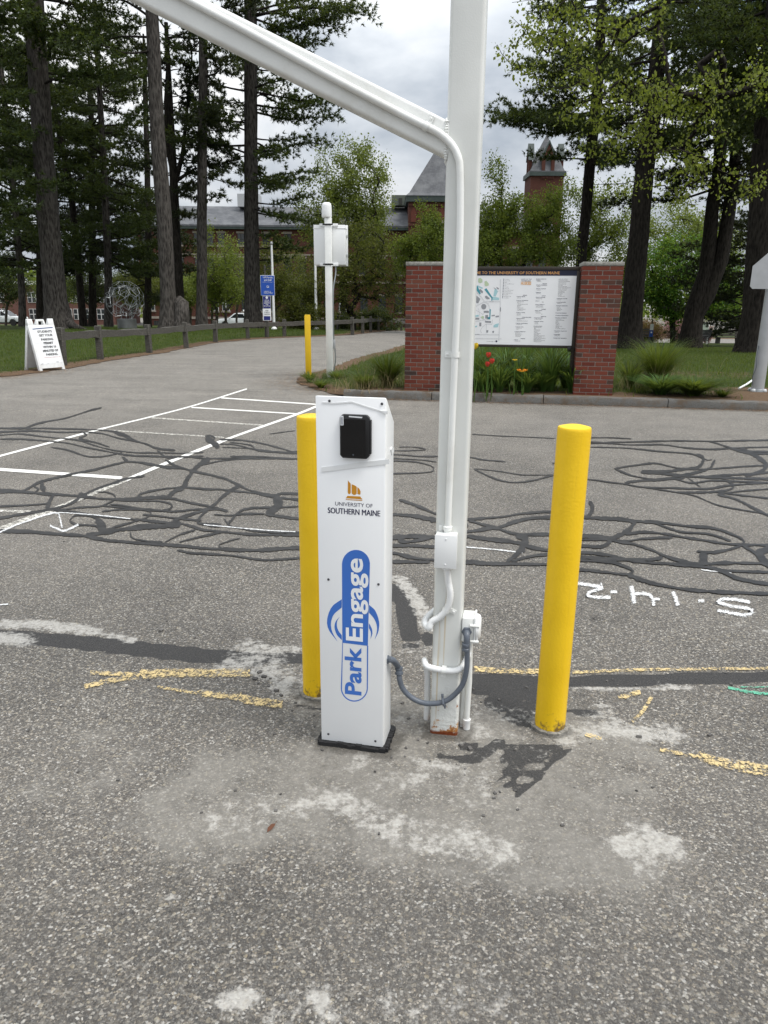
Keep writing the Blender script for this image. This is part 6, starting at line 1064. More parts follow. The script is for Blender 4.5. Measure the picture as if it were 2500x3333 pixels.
for u in (-60, 8, 110, 222, 254, 290, 330):
    window(fh, X(u, 1020, 118), Z(1040, u, 118) - zb_, Z(1005, u, 118) - zb_, 1.3, frm='frame_white', stone=False); window(fh, X(u, 1020, 118), Z(985, u, 118) - zb_, Z(950, u, 118) - zb_, 1.3, frm='frame_white', stone=False)
# ------------------------------------------------------------------ plants in the beds
def clump(name, label, cat, loc, n, h, spread, w, mat, seed, droop=1.0, segs=4, group=None, dry=0, parent=None):
    """tuft of arching strap leaves"""
    rs = np.random.default_rng(seed); Vv = []; T = []; o = 0
    for i in range(n):
        a = rs.uniform(0, 6.283); r0 = rs.uniform(0, .10) * spread; hh = h * rs.uniform(.6, 1.1); out = spread * rs.uniform(.25, 1.0); d = np.array((math.cos(a), math.sin(a), 0)); s = np.array((-math.sin(a), math.cos(a), 0)) * w * rs.uniform(.7, 1.2)
        for k in range(segs + 1):
            t_ = k / segs; c = d * (r0 + out * t_ ** 1.5) + np.array((0, 0, hh * (t_ * 1.25 - droop * rs.uniform(.42, .5) * t_ ** 2.6))); ww = (1 - t_ ** 2) * .9 + .1
            Vv += [c - s * ww, c + s * ww]
        for k in range(segs): q = o + 2 * k; T += [(q, q + 1, q + 3), (q, q + 3, q + 2)]
        o += 2 * (segs + 1)
    e = empty(name, loc, label, cat, group); mesh_obj('leaves', np.array(Vv), np.array(T), M[mat], e)
    if dry:
        Vv, T2 = blades(rs.normal(0, spread * .5, (dry, 2)), np.zeros(dry), h * .3, h * .9, w * .35, 1.1, rs); mesh_obj('dry_stalks', Vv, T2, M['straw'], e)
    return e
def bed(u, v): p = hit(u, v, .11); return (p[0], p[1], ground(p[0], p[1]) - .01)
LIL = [(1545, 1262, 'just right of the white post'), (1596, 1272, 'below the red tulips'), (1648, 1264, 'left of the orange flower'), (1690, 1275, 'in front of the orange flower'), (1740, 1266, 'under the middle of the directory columns'), (1790, 1277, 'largest arching one near the right pier'), (1838, 1268, 'touching the right brick pier'), (1565, 1279, 'nearest the kerb beside the white post'), (1625, 1281, 'at the kerb between tulips and orange flower'), (1715, 1281, 'at the kerb below the header end'), (1765, 1279, 'low one left of the largest arching clump'), (1860, 1282, 'at the kerb against the right pier')]
for i, (u, v, w_) in enumerate(LIL): clump('daylily_clump', 'clump of green strap leaves ' + w_, 'plant', bed(u, v), 150, .66 + .1 * (i % 3 == 2) + .06 * (i == 5) - .22 * (i > 6), .46 + .08 * (i == 5), .014, 'lily', 40 + i, group='strap-leaved clumps in the sign bed')
for i, (u, v, nm) in enumerate(((1570, 1225, 'back row'), (1640, 1222, 'back row'), (1710, 1222, 'back row'), (1780, 1222, 'back row'), (1845, 1225, 'back row'))):
    clump('iris_clump', 'upright dark spiky leaves in the back row under the sign, ' + ('first', 'second', 'third', 'fourth', 'fifth')[i] + ' from the white post', 'plant', bed(u, v), 80, .60, .34, .013, 'lily', 60 + i, .35, group='upright leaves behind the daylilies')
clump('weed_clump', 'low pale green weeds at the foot of the right brick pier', 'weeds', bed(1900, 1283), 150, .32, .34, .009, 'blade', 71, .9); clump('weed_clump', 'low green weeds at the right corner of the right brick pier', 'weeds', bed(1968, 1285), 150, .34, .32, .009, 'blade', 72, .9)
clump('ornamental_grass', 'tall tuft of fine green grass behind the kerb right of the sign', 'grass clump', bed(2135, 1264), 1000, .95, .85, .0048, 'blade', 73, .95, dry=140)
clump('ornamental_grass', 'smaller grass tuft with dry stalks beside the right brick pier', 'grass clump', bed(2048, 1268), 220, .55, .5, .007, 'blade', 74, .8, dry=140)
clump('weed_clump', 'broad low mass of bright weeds along the kerb near the metal pole', 'weeds', bed(2255, 1292), 560, .36, .85, .010, 'blade', 75, .9); clump('weed_clump', 'leafy dark weeds hugging the kerb below the tall grass', 'weeds', bed(2150, 1288), 420, .34, .75, .011, 'lily', 76, .9)
clump('weed_clump', 'small weeds at the right end of the bed before bare soil', 'weeds', bed(2350, 1296), 130, .16, .42, .008, 'blade', 79, .9)
clump('ornamental_grass', 'tangled grass clump with dead stalks left of the left brick pier', 'grass clump', bed(1262, 1258), 480, .66, .66, .008, 'blade', 77, .85, dry=220); clump('weed_clump', 'rough grass tuft with brown stems at the left end of the kerb', 'weeds', bed(1185, 1266), 240, .34, .5, .007, 'blade', 78, .9, dry=220)
clump('weed_clump', 'long grass round the foot of the square yellow bollard', 'weeds', tuple(hit(1008, 1244, .02)), 170, .22, .36, .006, 'blade', 80, .7); clump('weed_clump', 'long grass round the foot of the equipment post', 'weeds', tuple(hit(1095, 1236, .03)), 190, .20, .5, .006, 'blade', 81, .7); clump('weed_clump', 'long grass between square bollard and kerb end', 'weeds', tuple(hit(1045, 1262, .02)), 170, .18, .45, .006, 'blade', 82, .7)
def tulip(u, v, mat, label, size=.043, flat=False, seed=0):
    Y = 11.72; c = at(u, v, Y); z = ground(c[0], Y); e = empty('tulip' if not flat else 'poppy', (c[0], Y, z), label, 'flower'); hh = c[2] - z; rs = random.Random(seed)
    MB().tube([(.02, .02, 0), (.01, .0, hh * .5), (0, 0, hh)], .006, 6).build('stem', M['lily'], e, smooth=True)
    for k in range(6):
        a = k * math.pi / 3 + rs.uniform(-.2, .2); vs = []; fs = []
        for i in range(5):
            t_ = i / 4; r_ = size * ((.15 + .9 * math.sin(t_ * 2.2) * (.75 if not flat else 1.3))); zz = size * (t_ * 1.9 if not flat else t_ * .7) - size * .4; wv = size * .62 * math.sin(.35 + t_ * 2.6)
            vs += [(math.cos(a) * r_ - math.sin(a) * wv, math.sin(a) * r_ + math.cos(a) * wv, hh + zz), (math.cos(a) * r_ * 1.1, math.sin(a) * r_ * 1.1, hh + zz), (math.cos(a) * r_ + math.sin(a) * wv, math.sin(a) * r_ - math.cos(a) * wv, hh + zz)]
        for i in range(4):
            for j in range(2): q = i * 3 + j; fs.append((q, q + 1, q + 4, q + 3))
        MB().add(vs, fs).build('petal', M[mat], e, smooth=True)
    for k in range(3): a = k * 2.1 + rs.random(); MB().add([(0, 0, 0), (math.cos(a) * .05, math.sin(a) * .05, hh * .3), (math.cos(a) * .1, math.sin(a) * .1, hh * .6), (math.cos(a + .4) * .06, math.sin(a + .4) * .06, hh * .3)], [(0, 1, 2, 3)]).build('leaf', M['lily'], e)
tulip(1590, 1160, 'tulip', 'open red tulip, highest of the three below the sign', seed=1); tulip(1601, 1180, 'tulip', 'open red tulip, right one of the lower pair', seed=2); tulip(1587, 1190, 'tulip', 'open red tulip, left one of the lower pair', seed=3); tulip(1700, 1205, 'orange', 'orange ruffled flower among the strap leaves', .06, True, 4); tulip(1547, 1132, 'yellow_petal', 'yellow tulip at the edge of the white post', .05, seed=5); tulip(1676, 1171, 'yellow_petal', 'tiny yellow flower above the strap leaves', .028, True, 6)
# fallen needles and leaves along the kerb and lawn edges
def litter(name, label, line, wid, n, seed, zf):
    rs = np.random.default_rng(seed); line = np.array(line); seg = rs.integers(0, len(line) - 1, n); t_ = rs.uniform(0, 1, n)[:, None]; P = line[seg] * (1 - t_) + line[seg + 1] * t_ + rs.normal(0, wid, (n, 2)); Z_ = zf(P) + .012
    a = rs.uniform(0, 6.28, n); L = rs.uniform(.03, .09, n); d = np.column_stack([np.cos(a) * L, np.sin(a) * L, rs.uniform(-.004, .012, n)]); s = np.column_stack([-np.sin(a), np.cos(a), np.zeros(n)]) * .0035; B = np.column_stack([P, Z_])
    Vv = np.stack([B - s, B + s, B + d], 1).reshape(-1, 3); T = np.arange(3 * n).reshape(-1, 3); props(mesh_obj(name, Vv, T, M['pine_straw'], None), label, 'litter', kind='stuff')
M['pine_straw'] = leaf_mat('pine_straw', (.10, .055, .03), (.26, .16, .09), .1)
litter('pine_straw', 'brown pine needles along the edge of the driveway and lawn', EL[2:13], .35, 7000, 5, ground_v); litter('pine_straw', 'brown leaf litter along the foot of the granite kerb', [tuple(CA + cdir * k - cnrm * .06) for k in (0, 3, 6, 9)], .06, 2600, 6, lambda P: np.zeros(len(P))); litter('pine_straw', 'dry litter round the end of the kerb and bollard', ER[:5], .35, 3500, 7, ground_v)
# ------------------------------------------------------------------ trees
def needles(P, Dv, n, L, w, rs, cone=.75):
    """tufts of n thin needle triangles at points P pointing along Dv"""
    m = len(P); Pn = np.repeat(P, n, 0); D = np.repeat(Dv, n, 0) + rs.normal(0, cone, (m * n, 3)); D /= np.linalg.norm(D, axis=1)[:, None] + 1e-9
    S = np.cross(D, rs.normal(0, 1, (m * n, 3))); S /= np.linalg.norm(S, axis=1)[:, None] + 1e-9; l = (L * rs.uniform(.6, 1.2, m * n))[:, None]
    V_ = np.stack([Pn - S * w, Pn + S * w, Pn + D * l], 1).reshape(-1, 3); return V_, np.arange(3 * m * n).reshape(-1, 3)
def pine(label, pts, rad, limbs, rand, seed, mat='needle', bk_='bark', flare=1.6, L=.23, w=.026, extra=None, nt=13):
    """trunk through pts (world), limbs = explicit tips, rand = (count, z0, z1, len0, len1)"""
    rs = np.random.default_rng(seed); pr_ = random.Random(seed); b = np.array(pts[0]); e = empty('pine_tree', tuple(b), label, 'pine tree', 'pine trees round the lawn')
    P = spline([tuple(np.array(p) - b) for p in pts], .5); hmax = P[-1][2]; z = P[:, 2]; ra = np.interp(z, [p[2] - b[2] for p in pts], rad)
    ra = ra * (1 + (flare - 1) * np.exp(-np.maximum(z, 0) / .45)); P[0][2] -= .3; MB().tube(P, ra, 18, wob=.045, rs=pr_).build('trunk', M[bk_], e, smooth=True, angle=80)
    if extra: 
        for ex in extra: MB().tube([tuple(np.array(p) - b) for p in ex[0]], ex[1], 14, wob=.06, rs=pr_).build(ex[2], M[bk_], e, smooth=True, angle=80)
    lm = MB(); TP, TD = [], []; specs = []
    for tip in limbs:
        tip = np.array(tip) - b; specs.append((tip[2] + pr_.uniform(-.3, .9), tip))
    cnt, z0, z1, l0, l1 = rand; cnt = int(cnt * 1.45)
    for i in range(cnt):
        h_ = z0 + (z1 - z0) * ((i + rs.uniform(0, 1)) / cnt); a = rs.uniform(0, 6.283); Ln = l0 + (l1 - l0) * rs.uniform(0, 1); c = np.array([np.interp(h_, z, P[:, k]) for k in range(3)]); specs.append((h_, c + np.array((math.cos(a) * Ln, math.sin(a) * Ln, rs.uniform(-.22, .36) * Ln))))
    for h_, tip in specs:
        h_ = min(max(h_, .8), hmax - .2); s = np.array([np.interp(h_, z, P[:, k]) for k in range(3)]); s[2] = h_; v = tip - s; Ln = np.linalg.norm(v); r0 = np.clip(.011 * Ln + .012, .02, .10)
        jg = rs.normal(0, .045 * Ln, (2, 3)); q = spline([tuple(s), tuple(s + v * .35 + np.array((0, 0, -.03 * Ln)) + jg[0]), tuple(s + v * .7 + np.array((0, 0, -.04 * Ln)) + jg[1]), tuple(tip)], .30); lm.tube(q, np.linspace(r0, .008, len(q)), 5, cap=False)
        dv = v / Ln; side = np.cross(dv, (0, 0, 1)); side /= np.linalg.norm(side) + 1e-9
        for i, c in enumerate(q):
            t_ = i / max(1, len(q) - 1)
            if t_ < .22 + .1 * rs.uniform(): continue
            for sg in (-1, 1):
                sl = (.20 * Ln * (1.1 - .75 * t_) + .3) * rs.uniform(.6, 1.2); d = dv * .72 + side * sg * rs.uniform(.5, 1.0) + np.array((0, 0, rs.uniform(-.35, .5))); d /= np.linalg.norm(d); k = max(2, int(sl / .13))
                lm.tube([tuple(c), tuple(c + d * sl)], [.010, .004], 3, cap=False)
                for j in range(1, k + 1): TP.append(c + d * sl * j / k + rs.normal(0, .09, 3)); TD.append(d + np.array((0, 0, .25)))
            TP.append(c + rs.normal(0, .04, 3)); TD.append(dv + np.array((0, 0, .3)))
    if lm.v: lm.build('limbs', M['bark_dark'], e, smooth=True)['kind'] = 'stuff'
    if TP:
        Vv, T = needles(np.array(TP), np.array(TD), nt, L, w, rs); mesh_obj('crown', Vv, T, M[mat], e)['kind'] = 'stuff'
    return e
BARKS = None
def trunk_px(pix, Y, top=21.0):
    """trunk points from photograph pixels at distance Y, continued upwards to height top"""
    out = [at(u, v, Y) for u, v in pix]; out[0][2] = ground(out[0][0], out[0][1]) ; d = out[-1] - out[-2]; d = d / d[2]; hh = out[-1][2]
    if hh < top: out.append(out[-1] + d * (top - hh) * np.array((.6, .6, 1)))
    return out
pxr = lambda wpx, Y: wpx / 2 / F * Y
A = lambda u, v, Y: at(u, v, Y)
c1 = lambda x, y: (x / 1.843, y / 1.843)
tp = trunk_px([(192, 1064), (176, 922), (145, 543), (108, 0)], 38); pine('large pine at the left with thick grey trunk and flared roots behind the sandwich board', tp, [pxr(72, 38), pxr(66, 38), pxr(58, 38), pxr(54, 38), .18], [A(-10, 60, 37), A(30, 200, 36), A(330, 40, 39), A(250, 130, 36), A(0, 330, 37), A(380, 150, 40), A(-40, 480, 37)], (26, 10.5, 20, 2.5, 5), 101, flare=1.75,
    extra=[([A(215, 1050, 37.8), A(250, 1066, 37.6), A(285, 1074, 37.4)], [.30, .16, .05], 'root'), ([A(170, 1055, 37.8), A(140, 1072, 37.4)], [.26, .06], 'root')])
tp = trunk_px([(552, 1072), (545, 922), (534, 705), (513, 434), (495, 54)], 35.5); pine('pine with pale bark and a big hollow burl at its foot behind the rail fence', tp, [pxr(52, 36), pxr(45, 36), pxr(44, 36), pxr(42, 36), pxr(35, 36), .14], [A(430, 380, 36), A(440, 250, 35), A(400, 90, 36)], (18, 11.5, 20, 2, 4), 102, flare=1.7,
    extra=[([A(588, 1078, 35.3), A(592, 1030, 35.4), A(590, 990, 35.5), A(578, 974, 35.6)], [.42, .36, .34, .22], 'burl'), ([A(530, 1075, 35.4), A(505, 1085, 35)], [.3, .06], 'root'), ([A(610, 1070, 35.3), A(635, 1085, 35)], [.26, .05], 'root')])
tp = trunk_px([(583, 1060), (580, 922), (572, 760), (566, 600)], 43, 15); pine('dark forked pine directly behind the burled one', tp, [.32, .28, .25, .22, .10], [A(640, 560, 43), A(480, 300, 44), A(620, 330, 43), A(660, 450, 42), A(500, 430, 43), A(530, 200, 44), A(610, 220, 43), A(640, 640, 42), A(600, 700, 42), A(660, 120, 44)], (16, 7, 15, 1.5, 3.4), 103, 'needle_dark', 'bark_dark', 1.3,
    extra=[([A(570, 590, 43), A(545, 480, 43), A(540, 330, 43), A(548, 150, 43)], [.16, .13, .10, .05], 'stem'), ([A(572, 590, 43), A(595, 500, 43), A(605, 400, 43), A(625, 180, 43)], [.14, .11, .09, .04], 'stem'), ([A(575, 588, 43), A(640, 545, 43)], [.10, .06], 'stem')])
tp = trunk_px([(656, 1064), (657, 900), (658, 500), (661, 140)], 42); pine('straight slim pine trunk in the middle of the left group', tp, [pxr(34, 42), pxr(32, 42), pxr(28, 42), pxr(24, 42), .12], [A(760, 420, 42), A(720, 560, 41), A(790, 600, 42), A(730, 640, 41), A(720, 300, 42), A(610, 270, 43), A(760, 240, 43), A(590, 620, 42), A(600, 500, 41), A(745, 500, 43)], (16, 9, 19, 2, 4), 104, 'needle_dark', flare=1.35)
tp = trunk_px([(824, 1054), (821, 922), (817, 543), (815, 0)], 44); pine('tall straight pine whose limbs reach right over the blue parking signs', tp, [pxr(52, 44), pxr(48, 44), pxr(40, 44), pxr(35, 44), .2], [A(1200, 50, 43), A(1130, 25, 42), A(1100, 90, 43), A(1060, 130, 44), A(985, 150, 43), A(1120, 330, 43), A(1090, 380, 43), A(1080, 300, 44), A(1000, 440, 43), A(1060, 470, 43), A(1020, 560, 42), A(1000, 640, 43), A(960, 700, 42), A(1030, 720, 43), A(930, 780, 42), A(1010, 800, 43), A(900, 600, 42), A(930, 500, 42), A(940, 380, 43), A(930, 840, 43), A(720, 420, 44), A(700, 330, 44), A(690, 180, 44), A(740, 60, 44), A(900, 60, 42), A(960, 90, 43), A(700, 520, 45)], (22, 7.5, 19, 2.5, 5.5), 105, flare=1.4)
tp = trunk_px([(353, 1058), (350, 815), (326, 330), (310, 60)], 47, 18); pine('dark layered pine behind the lattice sphere', tp, [pxr(26, 47), pxr(22, 47), pxr(16, 47), .15, .07], [A(480, 640, 47), A(490, 520, 46), A(250, 520, 47), A(440, 440, 47), A(220, 640, 46), A(470, 740, 46), A(500, 830, 46), A(240, 800, 46), A(200, 420, 47), A(420, 330, 47), A(250, 300, 47), A(430, 230, 46), A(230, 180, 47), A(420, 130, 47), A(480, 700, 48), A(450, 880, 46), A(260, 880, 46)], (44, 3.4, 16.5, 1.6, 4.2), 106, flare=1.3)
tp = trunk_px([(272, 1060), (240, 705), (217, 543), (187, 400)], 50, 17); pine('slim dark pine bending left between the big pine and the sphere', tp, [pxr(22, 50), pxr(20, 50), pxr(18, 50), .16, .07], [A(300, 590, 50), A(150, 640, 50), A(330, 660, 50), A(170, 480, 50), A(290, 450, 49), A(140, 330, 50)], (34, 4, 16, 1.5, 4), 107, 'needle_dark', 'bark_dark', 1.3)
tp = trunk_px([(73, 1062), (70, 930), (45, 640), (20, 380)], 44, 17); pine('dark pine at the left edge behind the big pine', tp, [pxr(22, 44), pxr(20, 44), pxr(18, 44), .15, .08], [A(-40, 700, 43), A(120, 750, 44), A(-30, 560, 43), A(110, 600, 44), A(10, 800, 43), A(100, 860, 43), A(-50, 840, 43), A(20, 440, 44), A(90, 300, 45), A(-30, 220, 44)], (46, 3.2, 15.5, 2, 4.4), 108, flare=1.3)
tp = trunk_px([(-120, 1070), (-125, 600), (-130, 300)], 36, 18); pine('pine just outside the left edge reaching in with dark boughs', tp, [.42, .36, .3, .1], [A(40, 120, 35), A(60, 300, 35), A(70, 420, 36), A(50, 560, 35), A(90, 660, 35), A(30, 760, 35), A(60, 20, 35), A(60, 880, 36)], (18, 5, 16, 2.5, 4.5), 109, flare=1.5)
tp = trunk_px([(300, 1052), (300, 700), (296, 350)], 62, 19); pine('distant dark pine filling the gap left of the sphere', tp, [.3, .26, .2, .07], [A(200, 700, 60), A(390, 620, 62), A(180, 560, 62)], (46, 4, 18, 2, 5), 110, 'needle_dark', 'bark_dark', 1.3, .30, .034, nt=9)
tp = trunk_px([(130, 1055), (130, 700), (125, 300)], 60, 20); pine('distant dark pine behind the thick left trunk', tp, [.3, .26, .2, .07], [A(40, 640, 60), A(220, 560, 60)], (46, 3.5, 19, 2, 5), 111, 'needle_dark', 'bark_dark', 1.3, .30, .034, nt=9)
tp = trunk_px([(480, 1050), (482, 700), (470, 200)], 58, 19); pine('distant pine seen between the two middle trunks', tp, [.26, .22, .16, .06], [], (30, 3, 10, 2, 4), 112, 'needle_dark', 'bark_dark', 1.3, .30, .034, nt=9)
# right-hand group
tp = trunk_px([(1880, 1110), (1892, 844), (1910, 663), (1925, 482), (1949, 241), (1958, 0)], 44); pine('tall pine behind the map sign with boughs sweeping left towards the post', tp, [pxr(36, 44), pxr(32, 44), pxr(32, 44), pxr(32, 44), pxr(30, 44), pxr(26, 44), .14], [A(1580, 360, 43), A(1610, 385, 42), A(1660, 390, 43), A(1690, 405, 43), A(1650, 330, 44), A(1720, 300, 43), A(1770, 385, 42), A(1690, 220, 43), A(1760, 150, 43), A(1800, 60, 43), A(1780, 250, 42), A(1830, 350, 41), A(2050, 380, 43), A(2080, 280, 43), A(2060, 470, 43), A(2120, 180, 44), A(1750, 20, 44), A(1830, 180, 42), A(1730, 340, 44), A(2010, 520, 42), A(2050, 90, 43), A(1850, 300, 44)], (26, 9.5, 19, 2, 5), 120, bk_='bark_dark', flare=1.4)
tp = trunk_px([(2045, 1128), (2073, 844), (2094, 603), (2125, 340)], 37, 19); pine('big pine with rough brown trunk and spreading roots right of the brick pier', tp, [pxr(72, 37), pxr(60, 37), pxr(56, 37), pxr(50, 37), .2], [A(2200, 450, 36), A(2250, 520, 36), A(2300, 420, 36), A(2000, 470, 36), A(2180, 350, 35), A(2250, 250, 36), A(2350, 330, 36), A(2020, 250, 37), A(2160, 150, 36), A(2300, 120, 35), A(2060, 60, 37)], (26, 9, 18, 2.5, 5.5), 121, bk_='bark_dark', flare=1.75,
    extra=[([A(2065, 1118, 36.8), A(2095, 1136, 36.5)], [.24, .05], 'root'), ([A(2025, 1118, 36.8), A(1995, 1134, 36.5)], [.24, .05], 'root')])
tp = trunk_px([(2245, 1108), (2262, 1010), (2300, 874), (2320, 663), (2337, 573), (2360, 300)], 40, 18); pine('leaning twin-stemmed dark pine on the right lawn', tp, [pxr(62, 40), pxr(58, 40), pxr(46, 40), pxr(38, 40), pxr(36, 40), .25, .12], [A(2420, 480, 39), A(2470, 560, 39), A(2240, 500, 39), A(2200, 600, 39), A(2420, 350, 38), A(2500, 420, 38), A(2280, 330, 39), A(2380, 200, 39), A(2480, 250, 38), A(2200, 200, 39), A(2330, 60, 38), A(2480, 90, 38), A(2420, 620, 39), A(2250, 420, 38), A(2150, 560, 39)], (40, 7.5, 17, 2.5, 6), 122, 'needle_dark', 'bark_dark', 1.5,
    extra=[([A(2262, 1030, 39.9), A(2300, 960, 39.9), A(2348, 844, 39.8), A(2372, 693, 39.8), A(2386, 573, 39.8), A(2420, 300, 39.8)], [.40, .42, .36, .31, .29, .2], 'stem')])
tp = trunk_px([(2455, 1132), (2462, 1000), (2476, 723), (2490, 450)], 31, 18); pine('thick pine trunk at the right edge behind the metal pole', tp, [pxr(92, 31), pxr(82, 31), pxr(72, 31), pxr(64, 31), .25], [A(2380, 480, 30), A(2330, 380, 30), A(2400, 300, 29), A(2300, 230, 29), A(2450, 150, 29), A(2350, 90, 29), A(2250, 130, 30), A(2280, 330, 30), A(2480, 350, 29), A(2230, 40, 30)], (30, 8, 16, 2.5, 5.5), 123, bk_='bark_dark', flare=1.6)
sp_b = at(2440, 1110, 46); sp_b[2] = ground(sp_b[0], sp_b[1]); e = pine('dark spruce with drooping low boughs behind the right-edge trunk', [sp_b, sp_b + np.array((0, 0, 6)), sp_b + np.array((0, 0, 13))], [.22, .15, .03], [A(2200 + 40 * (i % 4), 1090 - i * 22, 45.5) for i in range(14)], (50, .7, 12.5, 1.2, 4.2), 124, 'needle_dark', 'bark_dark', 1.2, .2, .022)
e.name = 'spruce_tree'; e['category'] = 'spruce tree'; del e['group']
def leafy(name, label, base, forks, blobs, n_att, per, leaf, mat, seed, r0=.14, bk_='bark_grey', cat='tree', spread=.32, group=None, hang=False):
    """limbs grown greedily to attractor points in the crown blobs (centre, radii), leaves clustered round the twig ends"""
    per = int(per * (2.2 if leaf < .145 else 1.8)); n_att = int(n_att * 1.6); rs = np.random.default_rng(seed); b = np.array(base, float); e = empty(name, tuple(b), label, cat, group); tot = sum(np.prod(r_) ** .67 for c, r_ in blobs); A_ = []
    for c, r_ in blobs:
        k = max(6, int(n_att * np.prod(r_) ** .67 / tot)); d = rs.normal(0, 1, (k, 3)); d /= np.linalg.norm(d, axis=1)[:, None]; A_.append(np.array(c) - b + d * np.array(r_) * (rs.uniform(.12, 1, k) ** .45)[:, None])
    A_ = np.vstack(A_); fk = [np.zeros(3)] + [np.array(f, float) - b for f in forks]; nodes = [fk[0]]; par = [-1]
    for f in fk[1:]:
        s = nodes[-1]; m = max(2, int(np.linalg.norm(f - s) / .4))
        for k in range(1, m + 1): nodes.append(s + (f - s) * k / m + rs.normal(0, .02, 3)); par.append(len(nodes) - 2)
    order = np.argsort(np.linalg.norm(A_ - fk[-1], axis=1)); tips = []
    for i in order:
        t_ = A_[i]; N = np.array(nodes); dist = np.linalg.norm(N - t_, axis=1) + .25 * np.maximum(0, N[:, 2] - t_[2]); j = int(np.argmin(dist)); s = N[j]; L = np.linalg.norm(t_ - s); m = max(1, int(L / .5)); prev = j
        for k in range(1, m + 1):
            nodes.append(s + (t_ - s) * k / m + np.array((0, 0, (.06 if not hang else .02) * L * math.sin(math.pi * k / m))) + rs.normal(0, .03, 3)); par.append(prev); prev = len(nodes) - 1
        tips.append(prev)
    cnt = np.zeros(len(nodes)); 
    for i in tips:
        while i >= 0: cnt[i] += 1; i = par[i]
    rad = np.maximum(.0045, r0 * np.sqrt(cnt / cnt.max())); V_ = []; Q_ = []
    for i in range(1, len(nodes)):
        a, c = nodes[par[i]], nodes[i]; d = c - a; L = np.linalg.norm(d)
        if L < 1e-5: continue
        d = d / L; x = np.cross(d, (.3, .2, .93)); x /= np.linalg.norm(x) + 1e-9; y = np.cross(d, x); o = len(V_); k5 = 5 if rad[i] > .02 else 3
        for p, r_ in ((a, min(rad[par[i]], rad[i] * 1.35)), (c, rad[i])):
            for k in range(k5): an_ = 6.283 * k / k5; V_.append(p + (x * math.cos(an_) + y * math.sin(an_)) * r_)
        for k in range(k5): Q_.append((o + k, o + (k + 1) % k5, o + k5 + (k + 1) % k5, o + k5 + k))
    mesh_obj('trunk', np.array(V_), np.array(Q_), M[bk_], e, smooth=True)
    NA = np.array(nodes); PA = np.array(par); ti = np.array(tips); p1 = np.where(PA[ti] >= 0, PA[ti], ti); p2 = np.where(PA[p1] >= 0, PA[p1], p1); uu = rs.uniform(0, 1, (len(ti) * per, 1)) ** .8; ctr = np.repeat(NA[ti], per, 0) * (1 - uu) + np.repeat(NA[p2], per, 0) * uu; P = ctr + rs.normal(0, spread * .62, ctr.shape); n = len(P); d = rs.normal(0, 1, (n, 3)) + (np.array((0, 0, -1.1)) if hang else np.array((0, 0, .3))); d /= np.linalg.norm(d, axis=1)[:, None]; s = np.cross(d, rs.normal(0, 1, (n, 3))); s /= np.linalg.norm(s, axis=1)[:, None]; l = (leaf * rs.uniform(.55, 1.25, n))[:, None]
    V_ = np.stack([P, P + d * l * .5 + s * l * .36, P + d * l, P + d * l * .5 - s * l * .36], 1).reshape(-1, 3); mesh_obj('crown', V_, np.arange(4 * n).reshape(-1, 4), M[mat], e)['kind'] = 'stuff'; return e
def B(u, v, Y): p = at(u, v, Y); p[2] = ground(p[0], p[1]); return p
def blob_(u, v, Y, ru, rv, ry=None): k = Y / F; return (at(u, v, Y), (ru * k, (ry or ru * k * .8), rv * k))
b = B(1120, 1085, 48); leafy('spring_tree', 'loose pale green tree rising left of the square tower roof', b, [A(1115, 960, 48), A(1110, 860, 48)], [blob_(1130, 560, 48, 130, 110), blob_(1180, 640, 48, 120, 120), blob_(1070, 700, 47, 120, 120), blob_(1200, 740, 48, 90, 90)], 260, 26, .13, 'leaf_pale', 201, .15, 'bark_dark', spread=.36)
b = B(1150, 1095, 43); leafy('crab_apple', 'spreading olive green crab apple with dark limbs behind the equipment post', b, [A(1150, 1030, 43)], [blob_(1180, 860, 43, 150, 110), blob_(1080, 900, 42, 110, 120), blob_(1260, 930, 43, 80, 120), blob_(1150, 780, 44, 150, 70)], 230, 24, .11, 'leaf_olive', 202, .17, 'bark_dark', spread=.36)
b = B(985, 1090, 42); leafy('shrub', 'rounded olive shrub between the flagpoles behind the fence', b, [A(985, 1060, 42)], [blob_(985, 985, 42, 70, 70), blob_(960, 1040, 42, 70, 40), blob_(1040, 1030, 41, 60, 50)], 120, 34, .10, 'leaf_olive', 203, .07, 'bark_dark', 'shrub', .22)
b = B(1200, 1092, 46); leafy('shrub', 'low very dark shrub mass behind the far end of the fence', b, [A(1200, 1080, 46)], [blob_(1160, 1050, 46, 90, 40), blob_(1240, 1045, 46, 70, 45)], 120, 40, .09, 'leaf_shrub', 204, .06, 'bark_dark', 'shrub', .22)
b = B(1390, 1095, 40); leafy('spring_tree', 'bright olive tree showing between the left pier and the post', b, [A(1385, 1000, 40), A(1380, 900, 40)], [blob_(1380, 800, 40, 90, 70), blob_(1330, 830, 40, 60, 60), blob_(1440, 790, 40, 70, 90), blob_(1390, 700, 41, 40, 40)], 170, 28, .10, 'leaf_mid', 205, .10, 'bark_grey', spread=.28)
b = B(1640, 1105, 36); leafy('spring_tree', 'airy green tree above the map sign in front of the bell tower', b, [A(1640, 980, 36), A(1645, 880, 36)], [blob_(1610, 570, 36, 32, 70), blob_(1620, 690, 36, 80, 60), blob_(1700, 700, 36, 120, 70), blob_(1660, 800, 36, 140, 70), blob_(1790, 690, 36, 60, 80), blob_(1800, 790, 36, 90, 70), blob_(1580, 790, 36, 60, 80)], 330, 26, .095, 'leaf_mid', 206, .13, 'bark_dark', spread=.26)
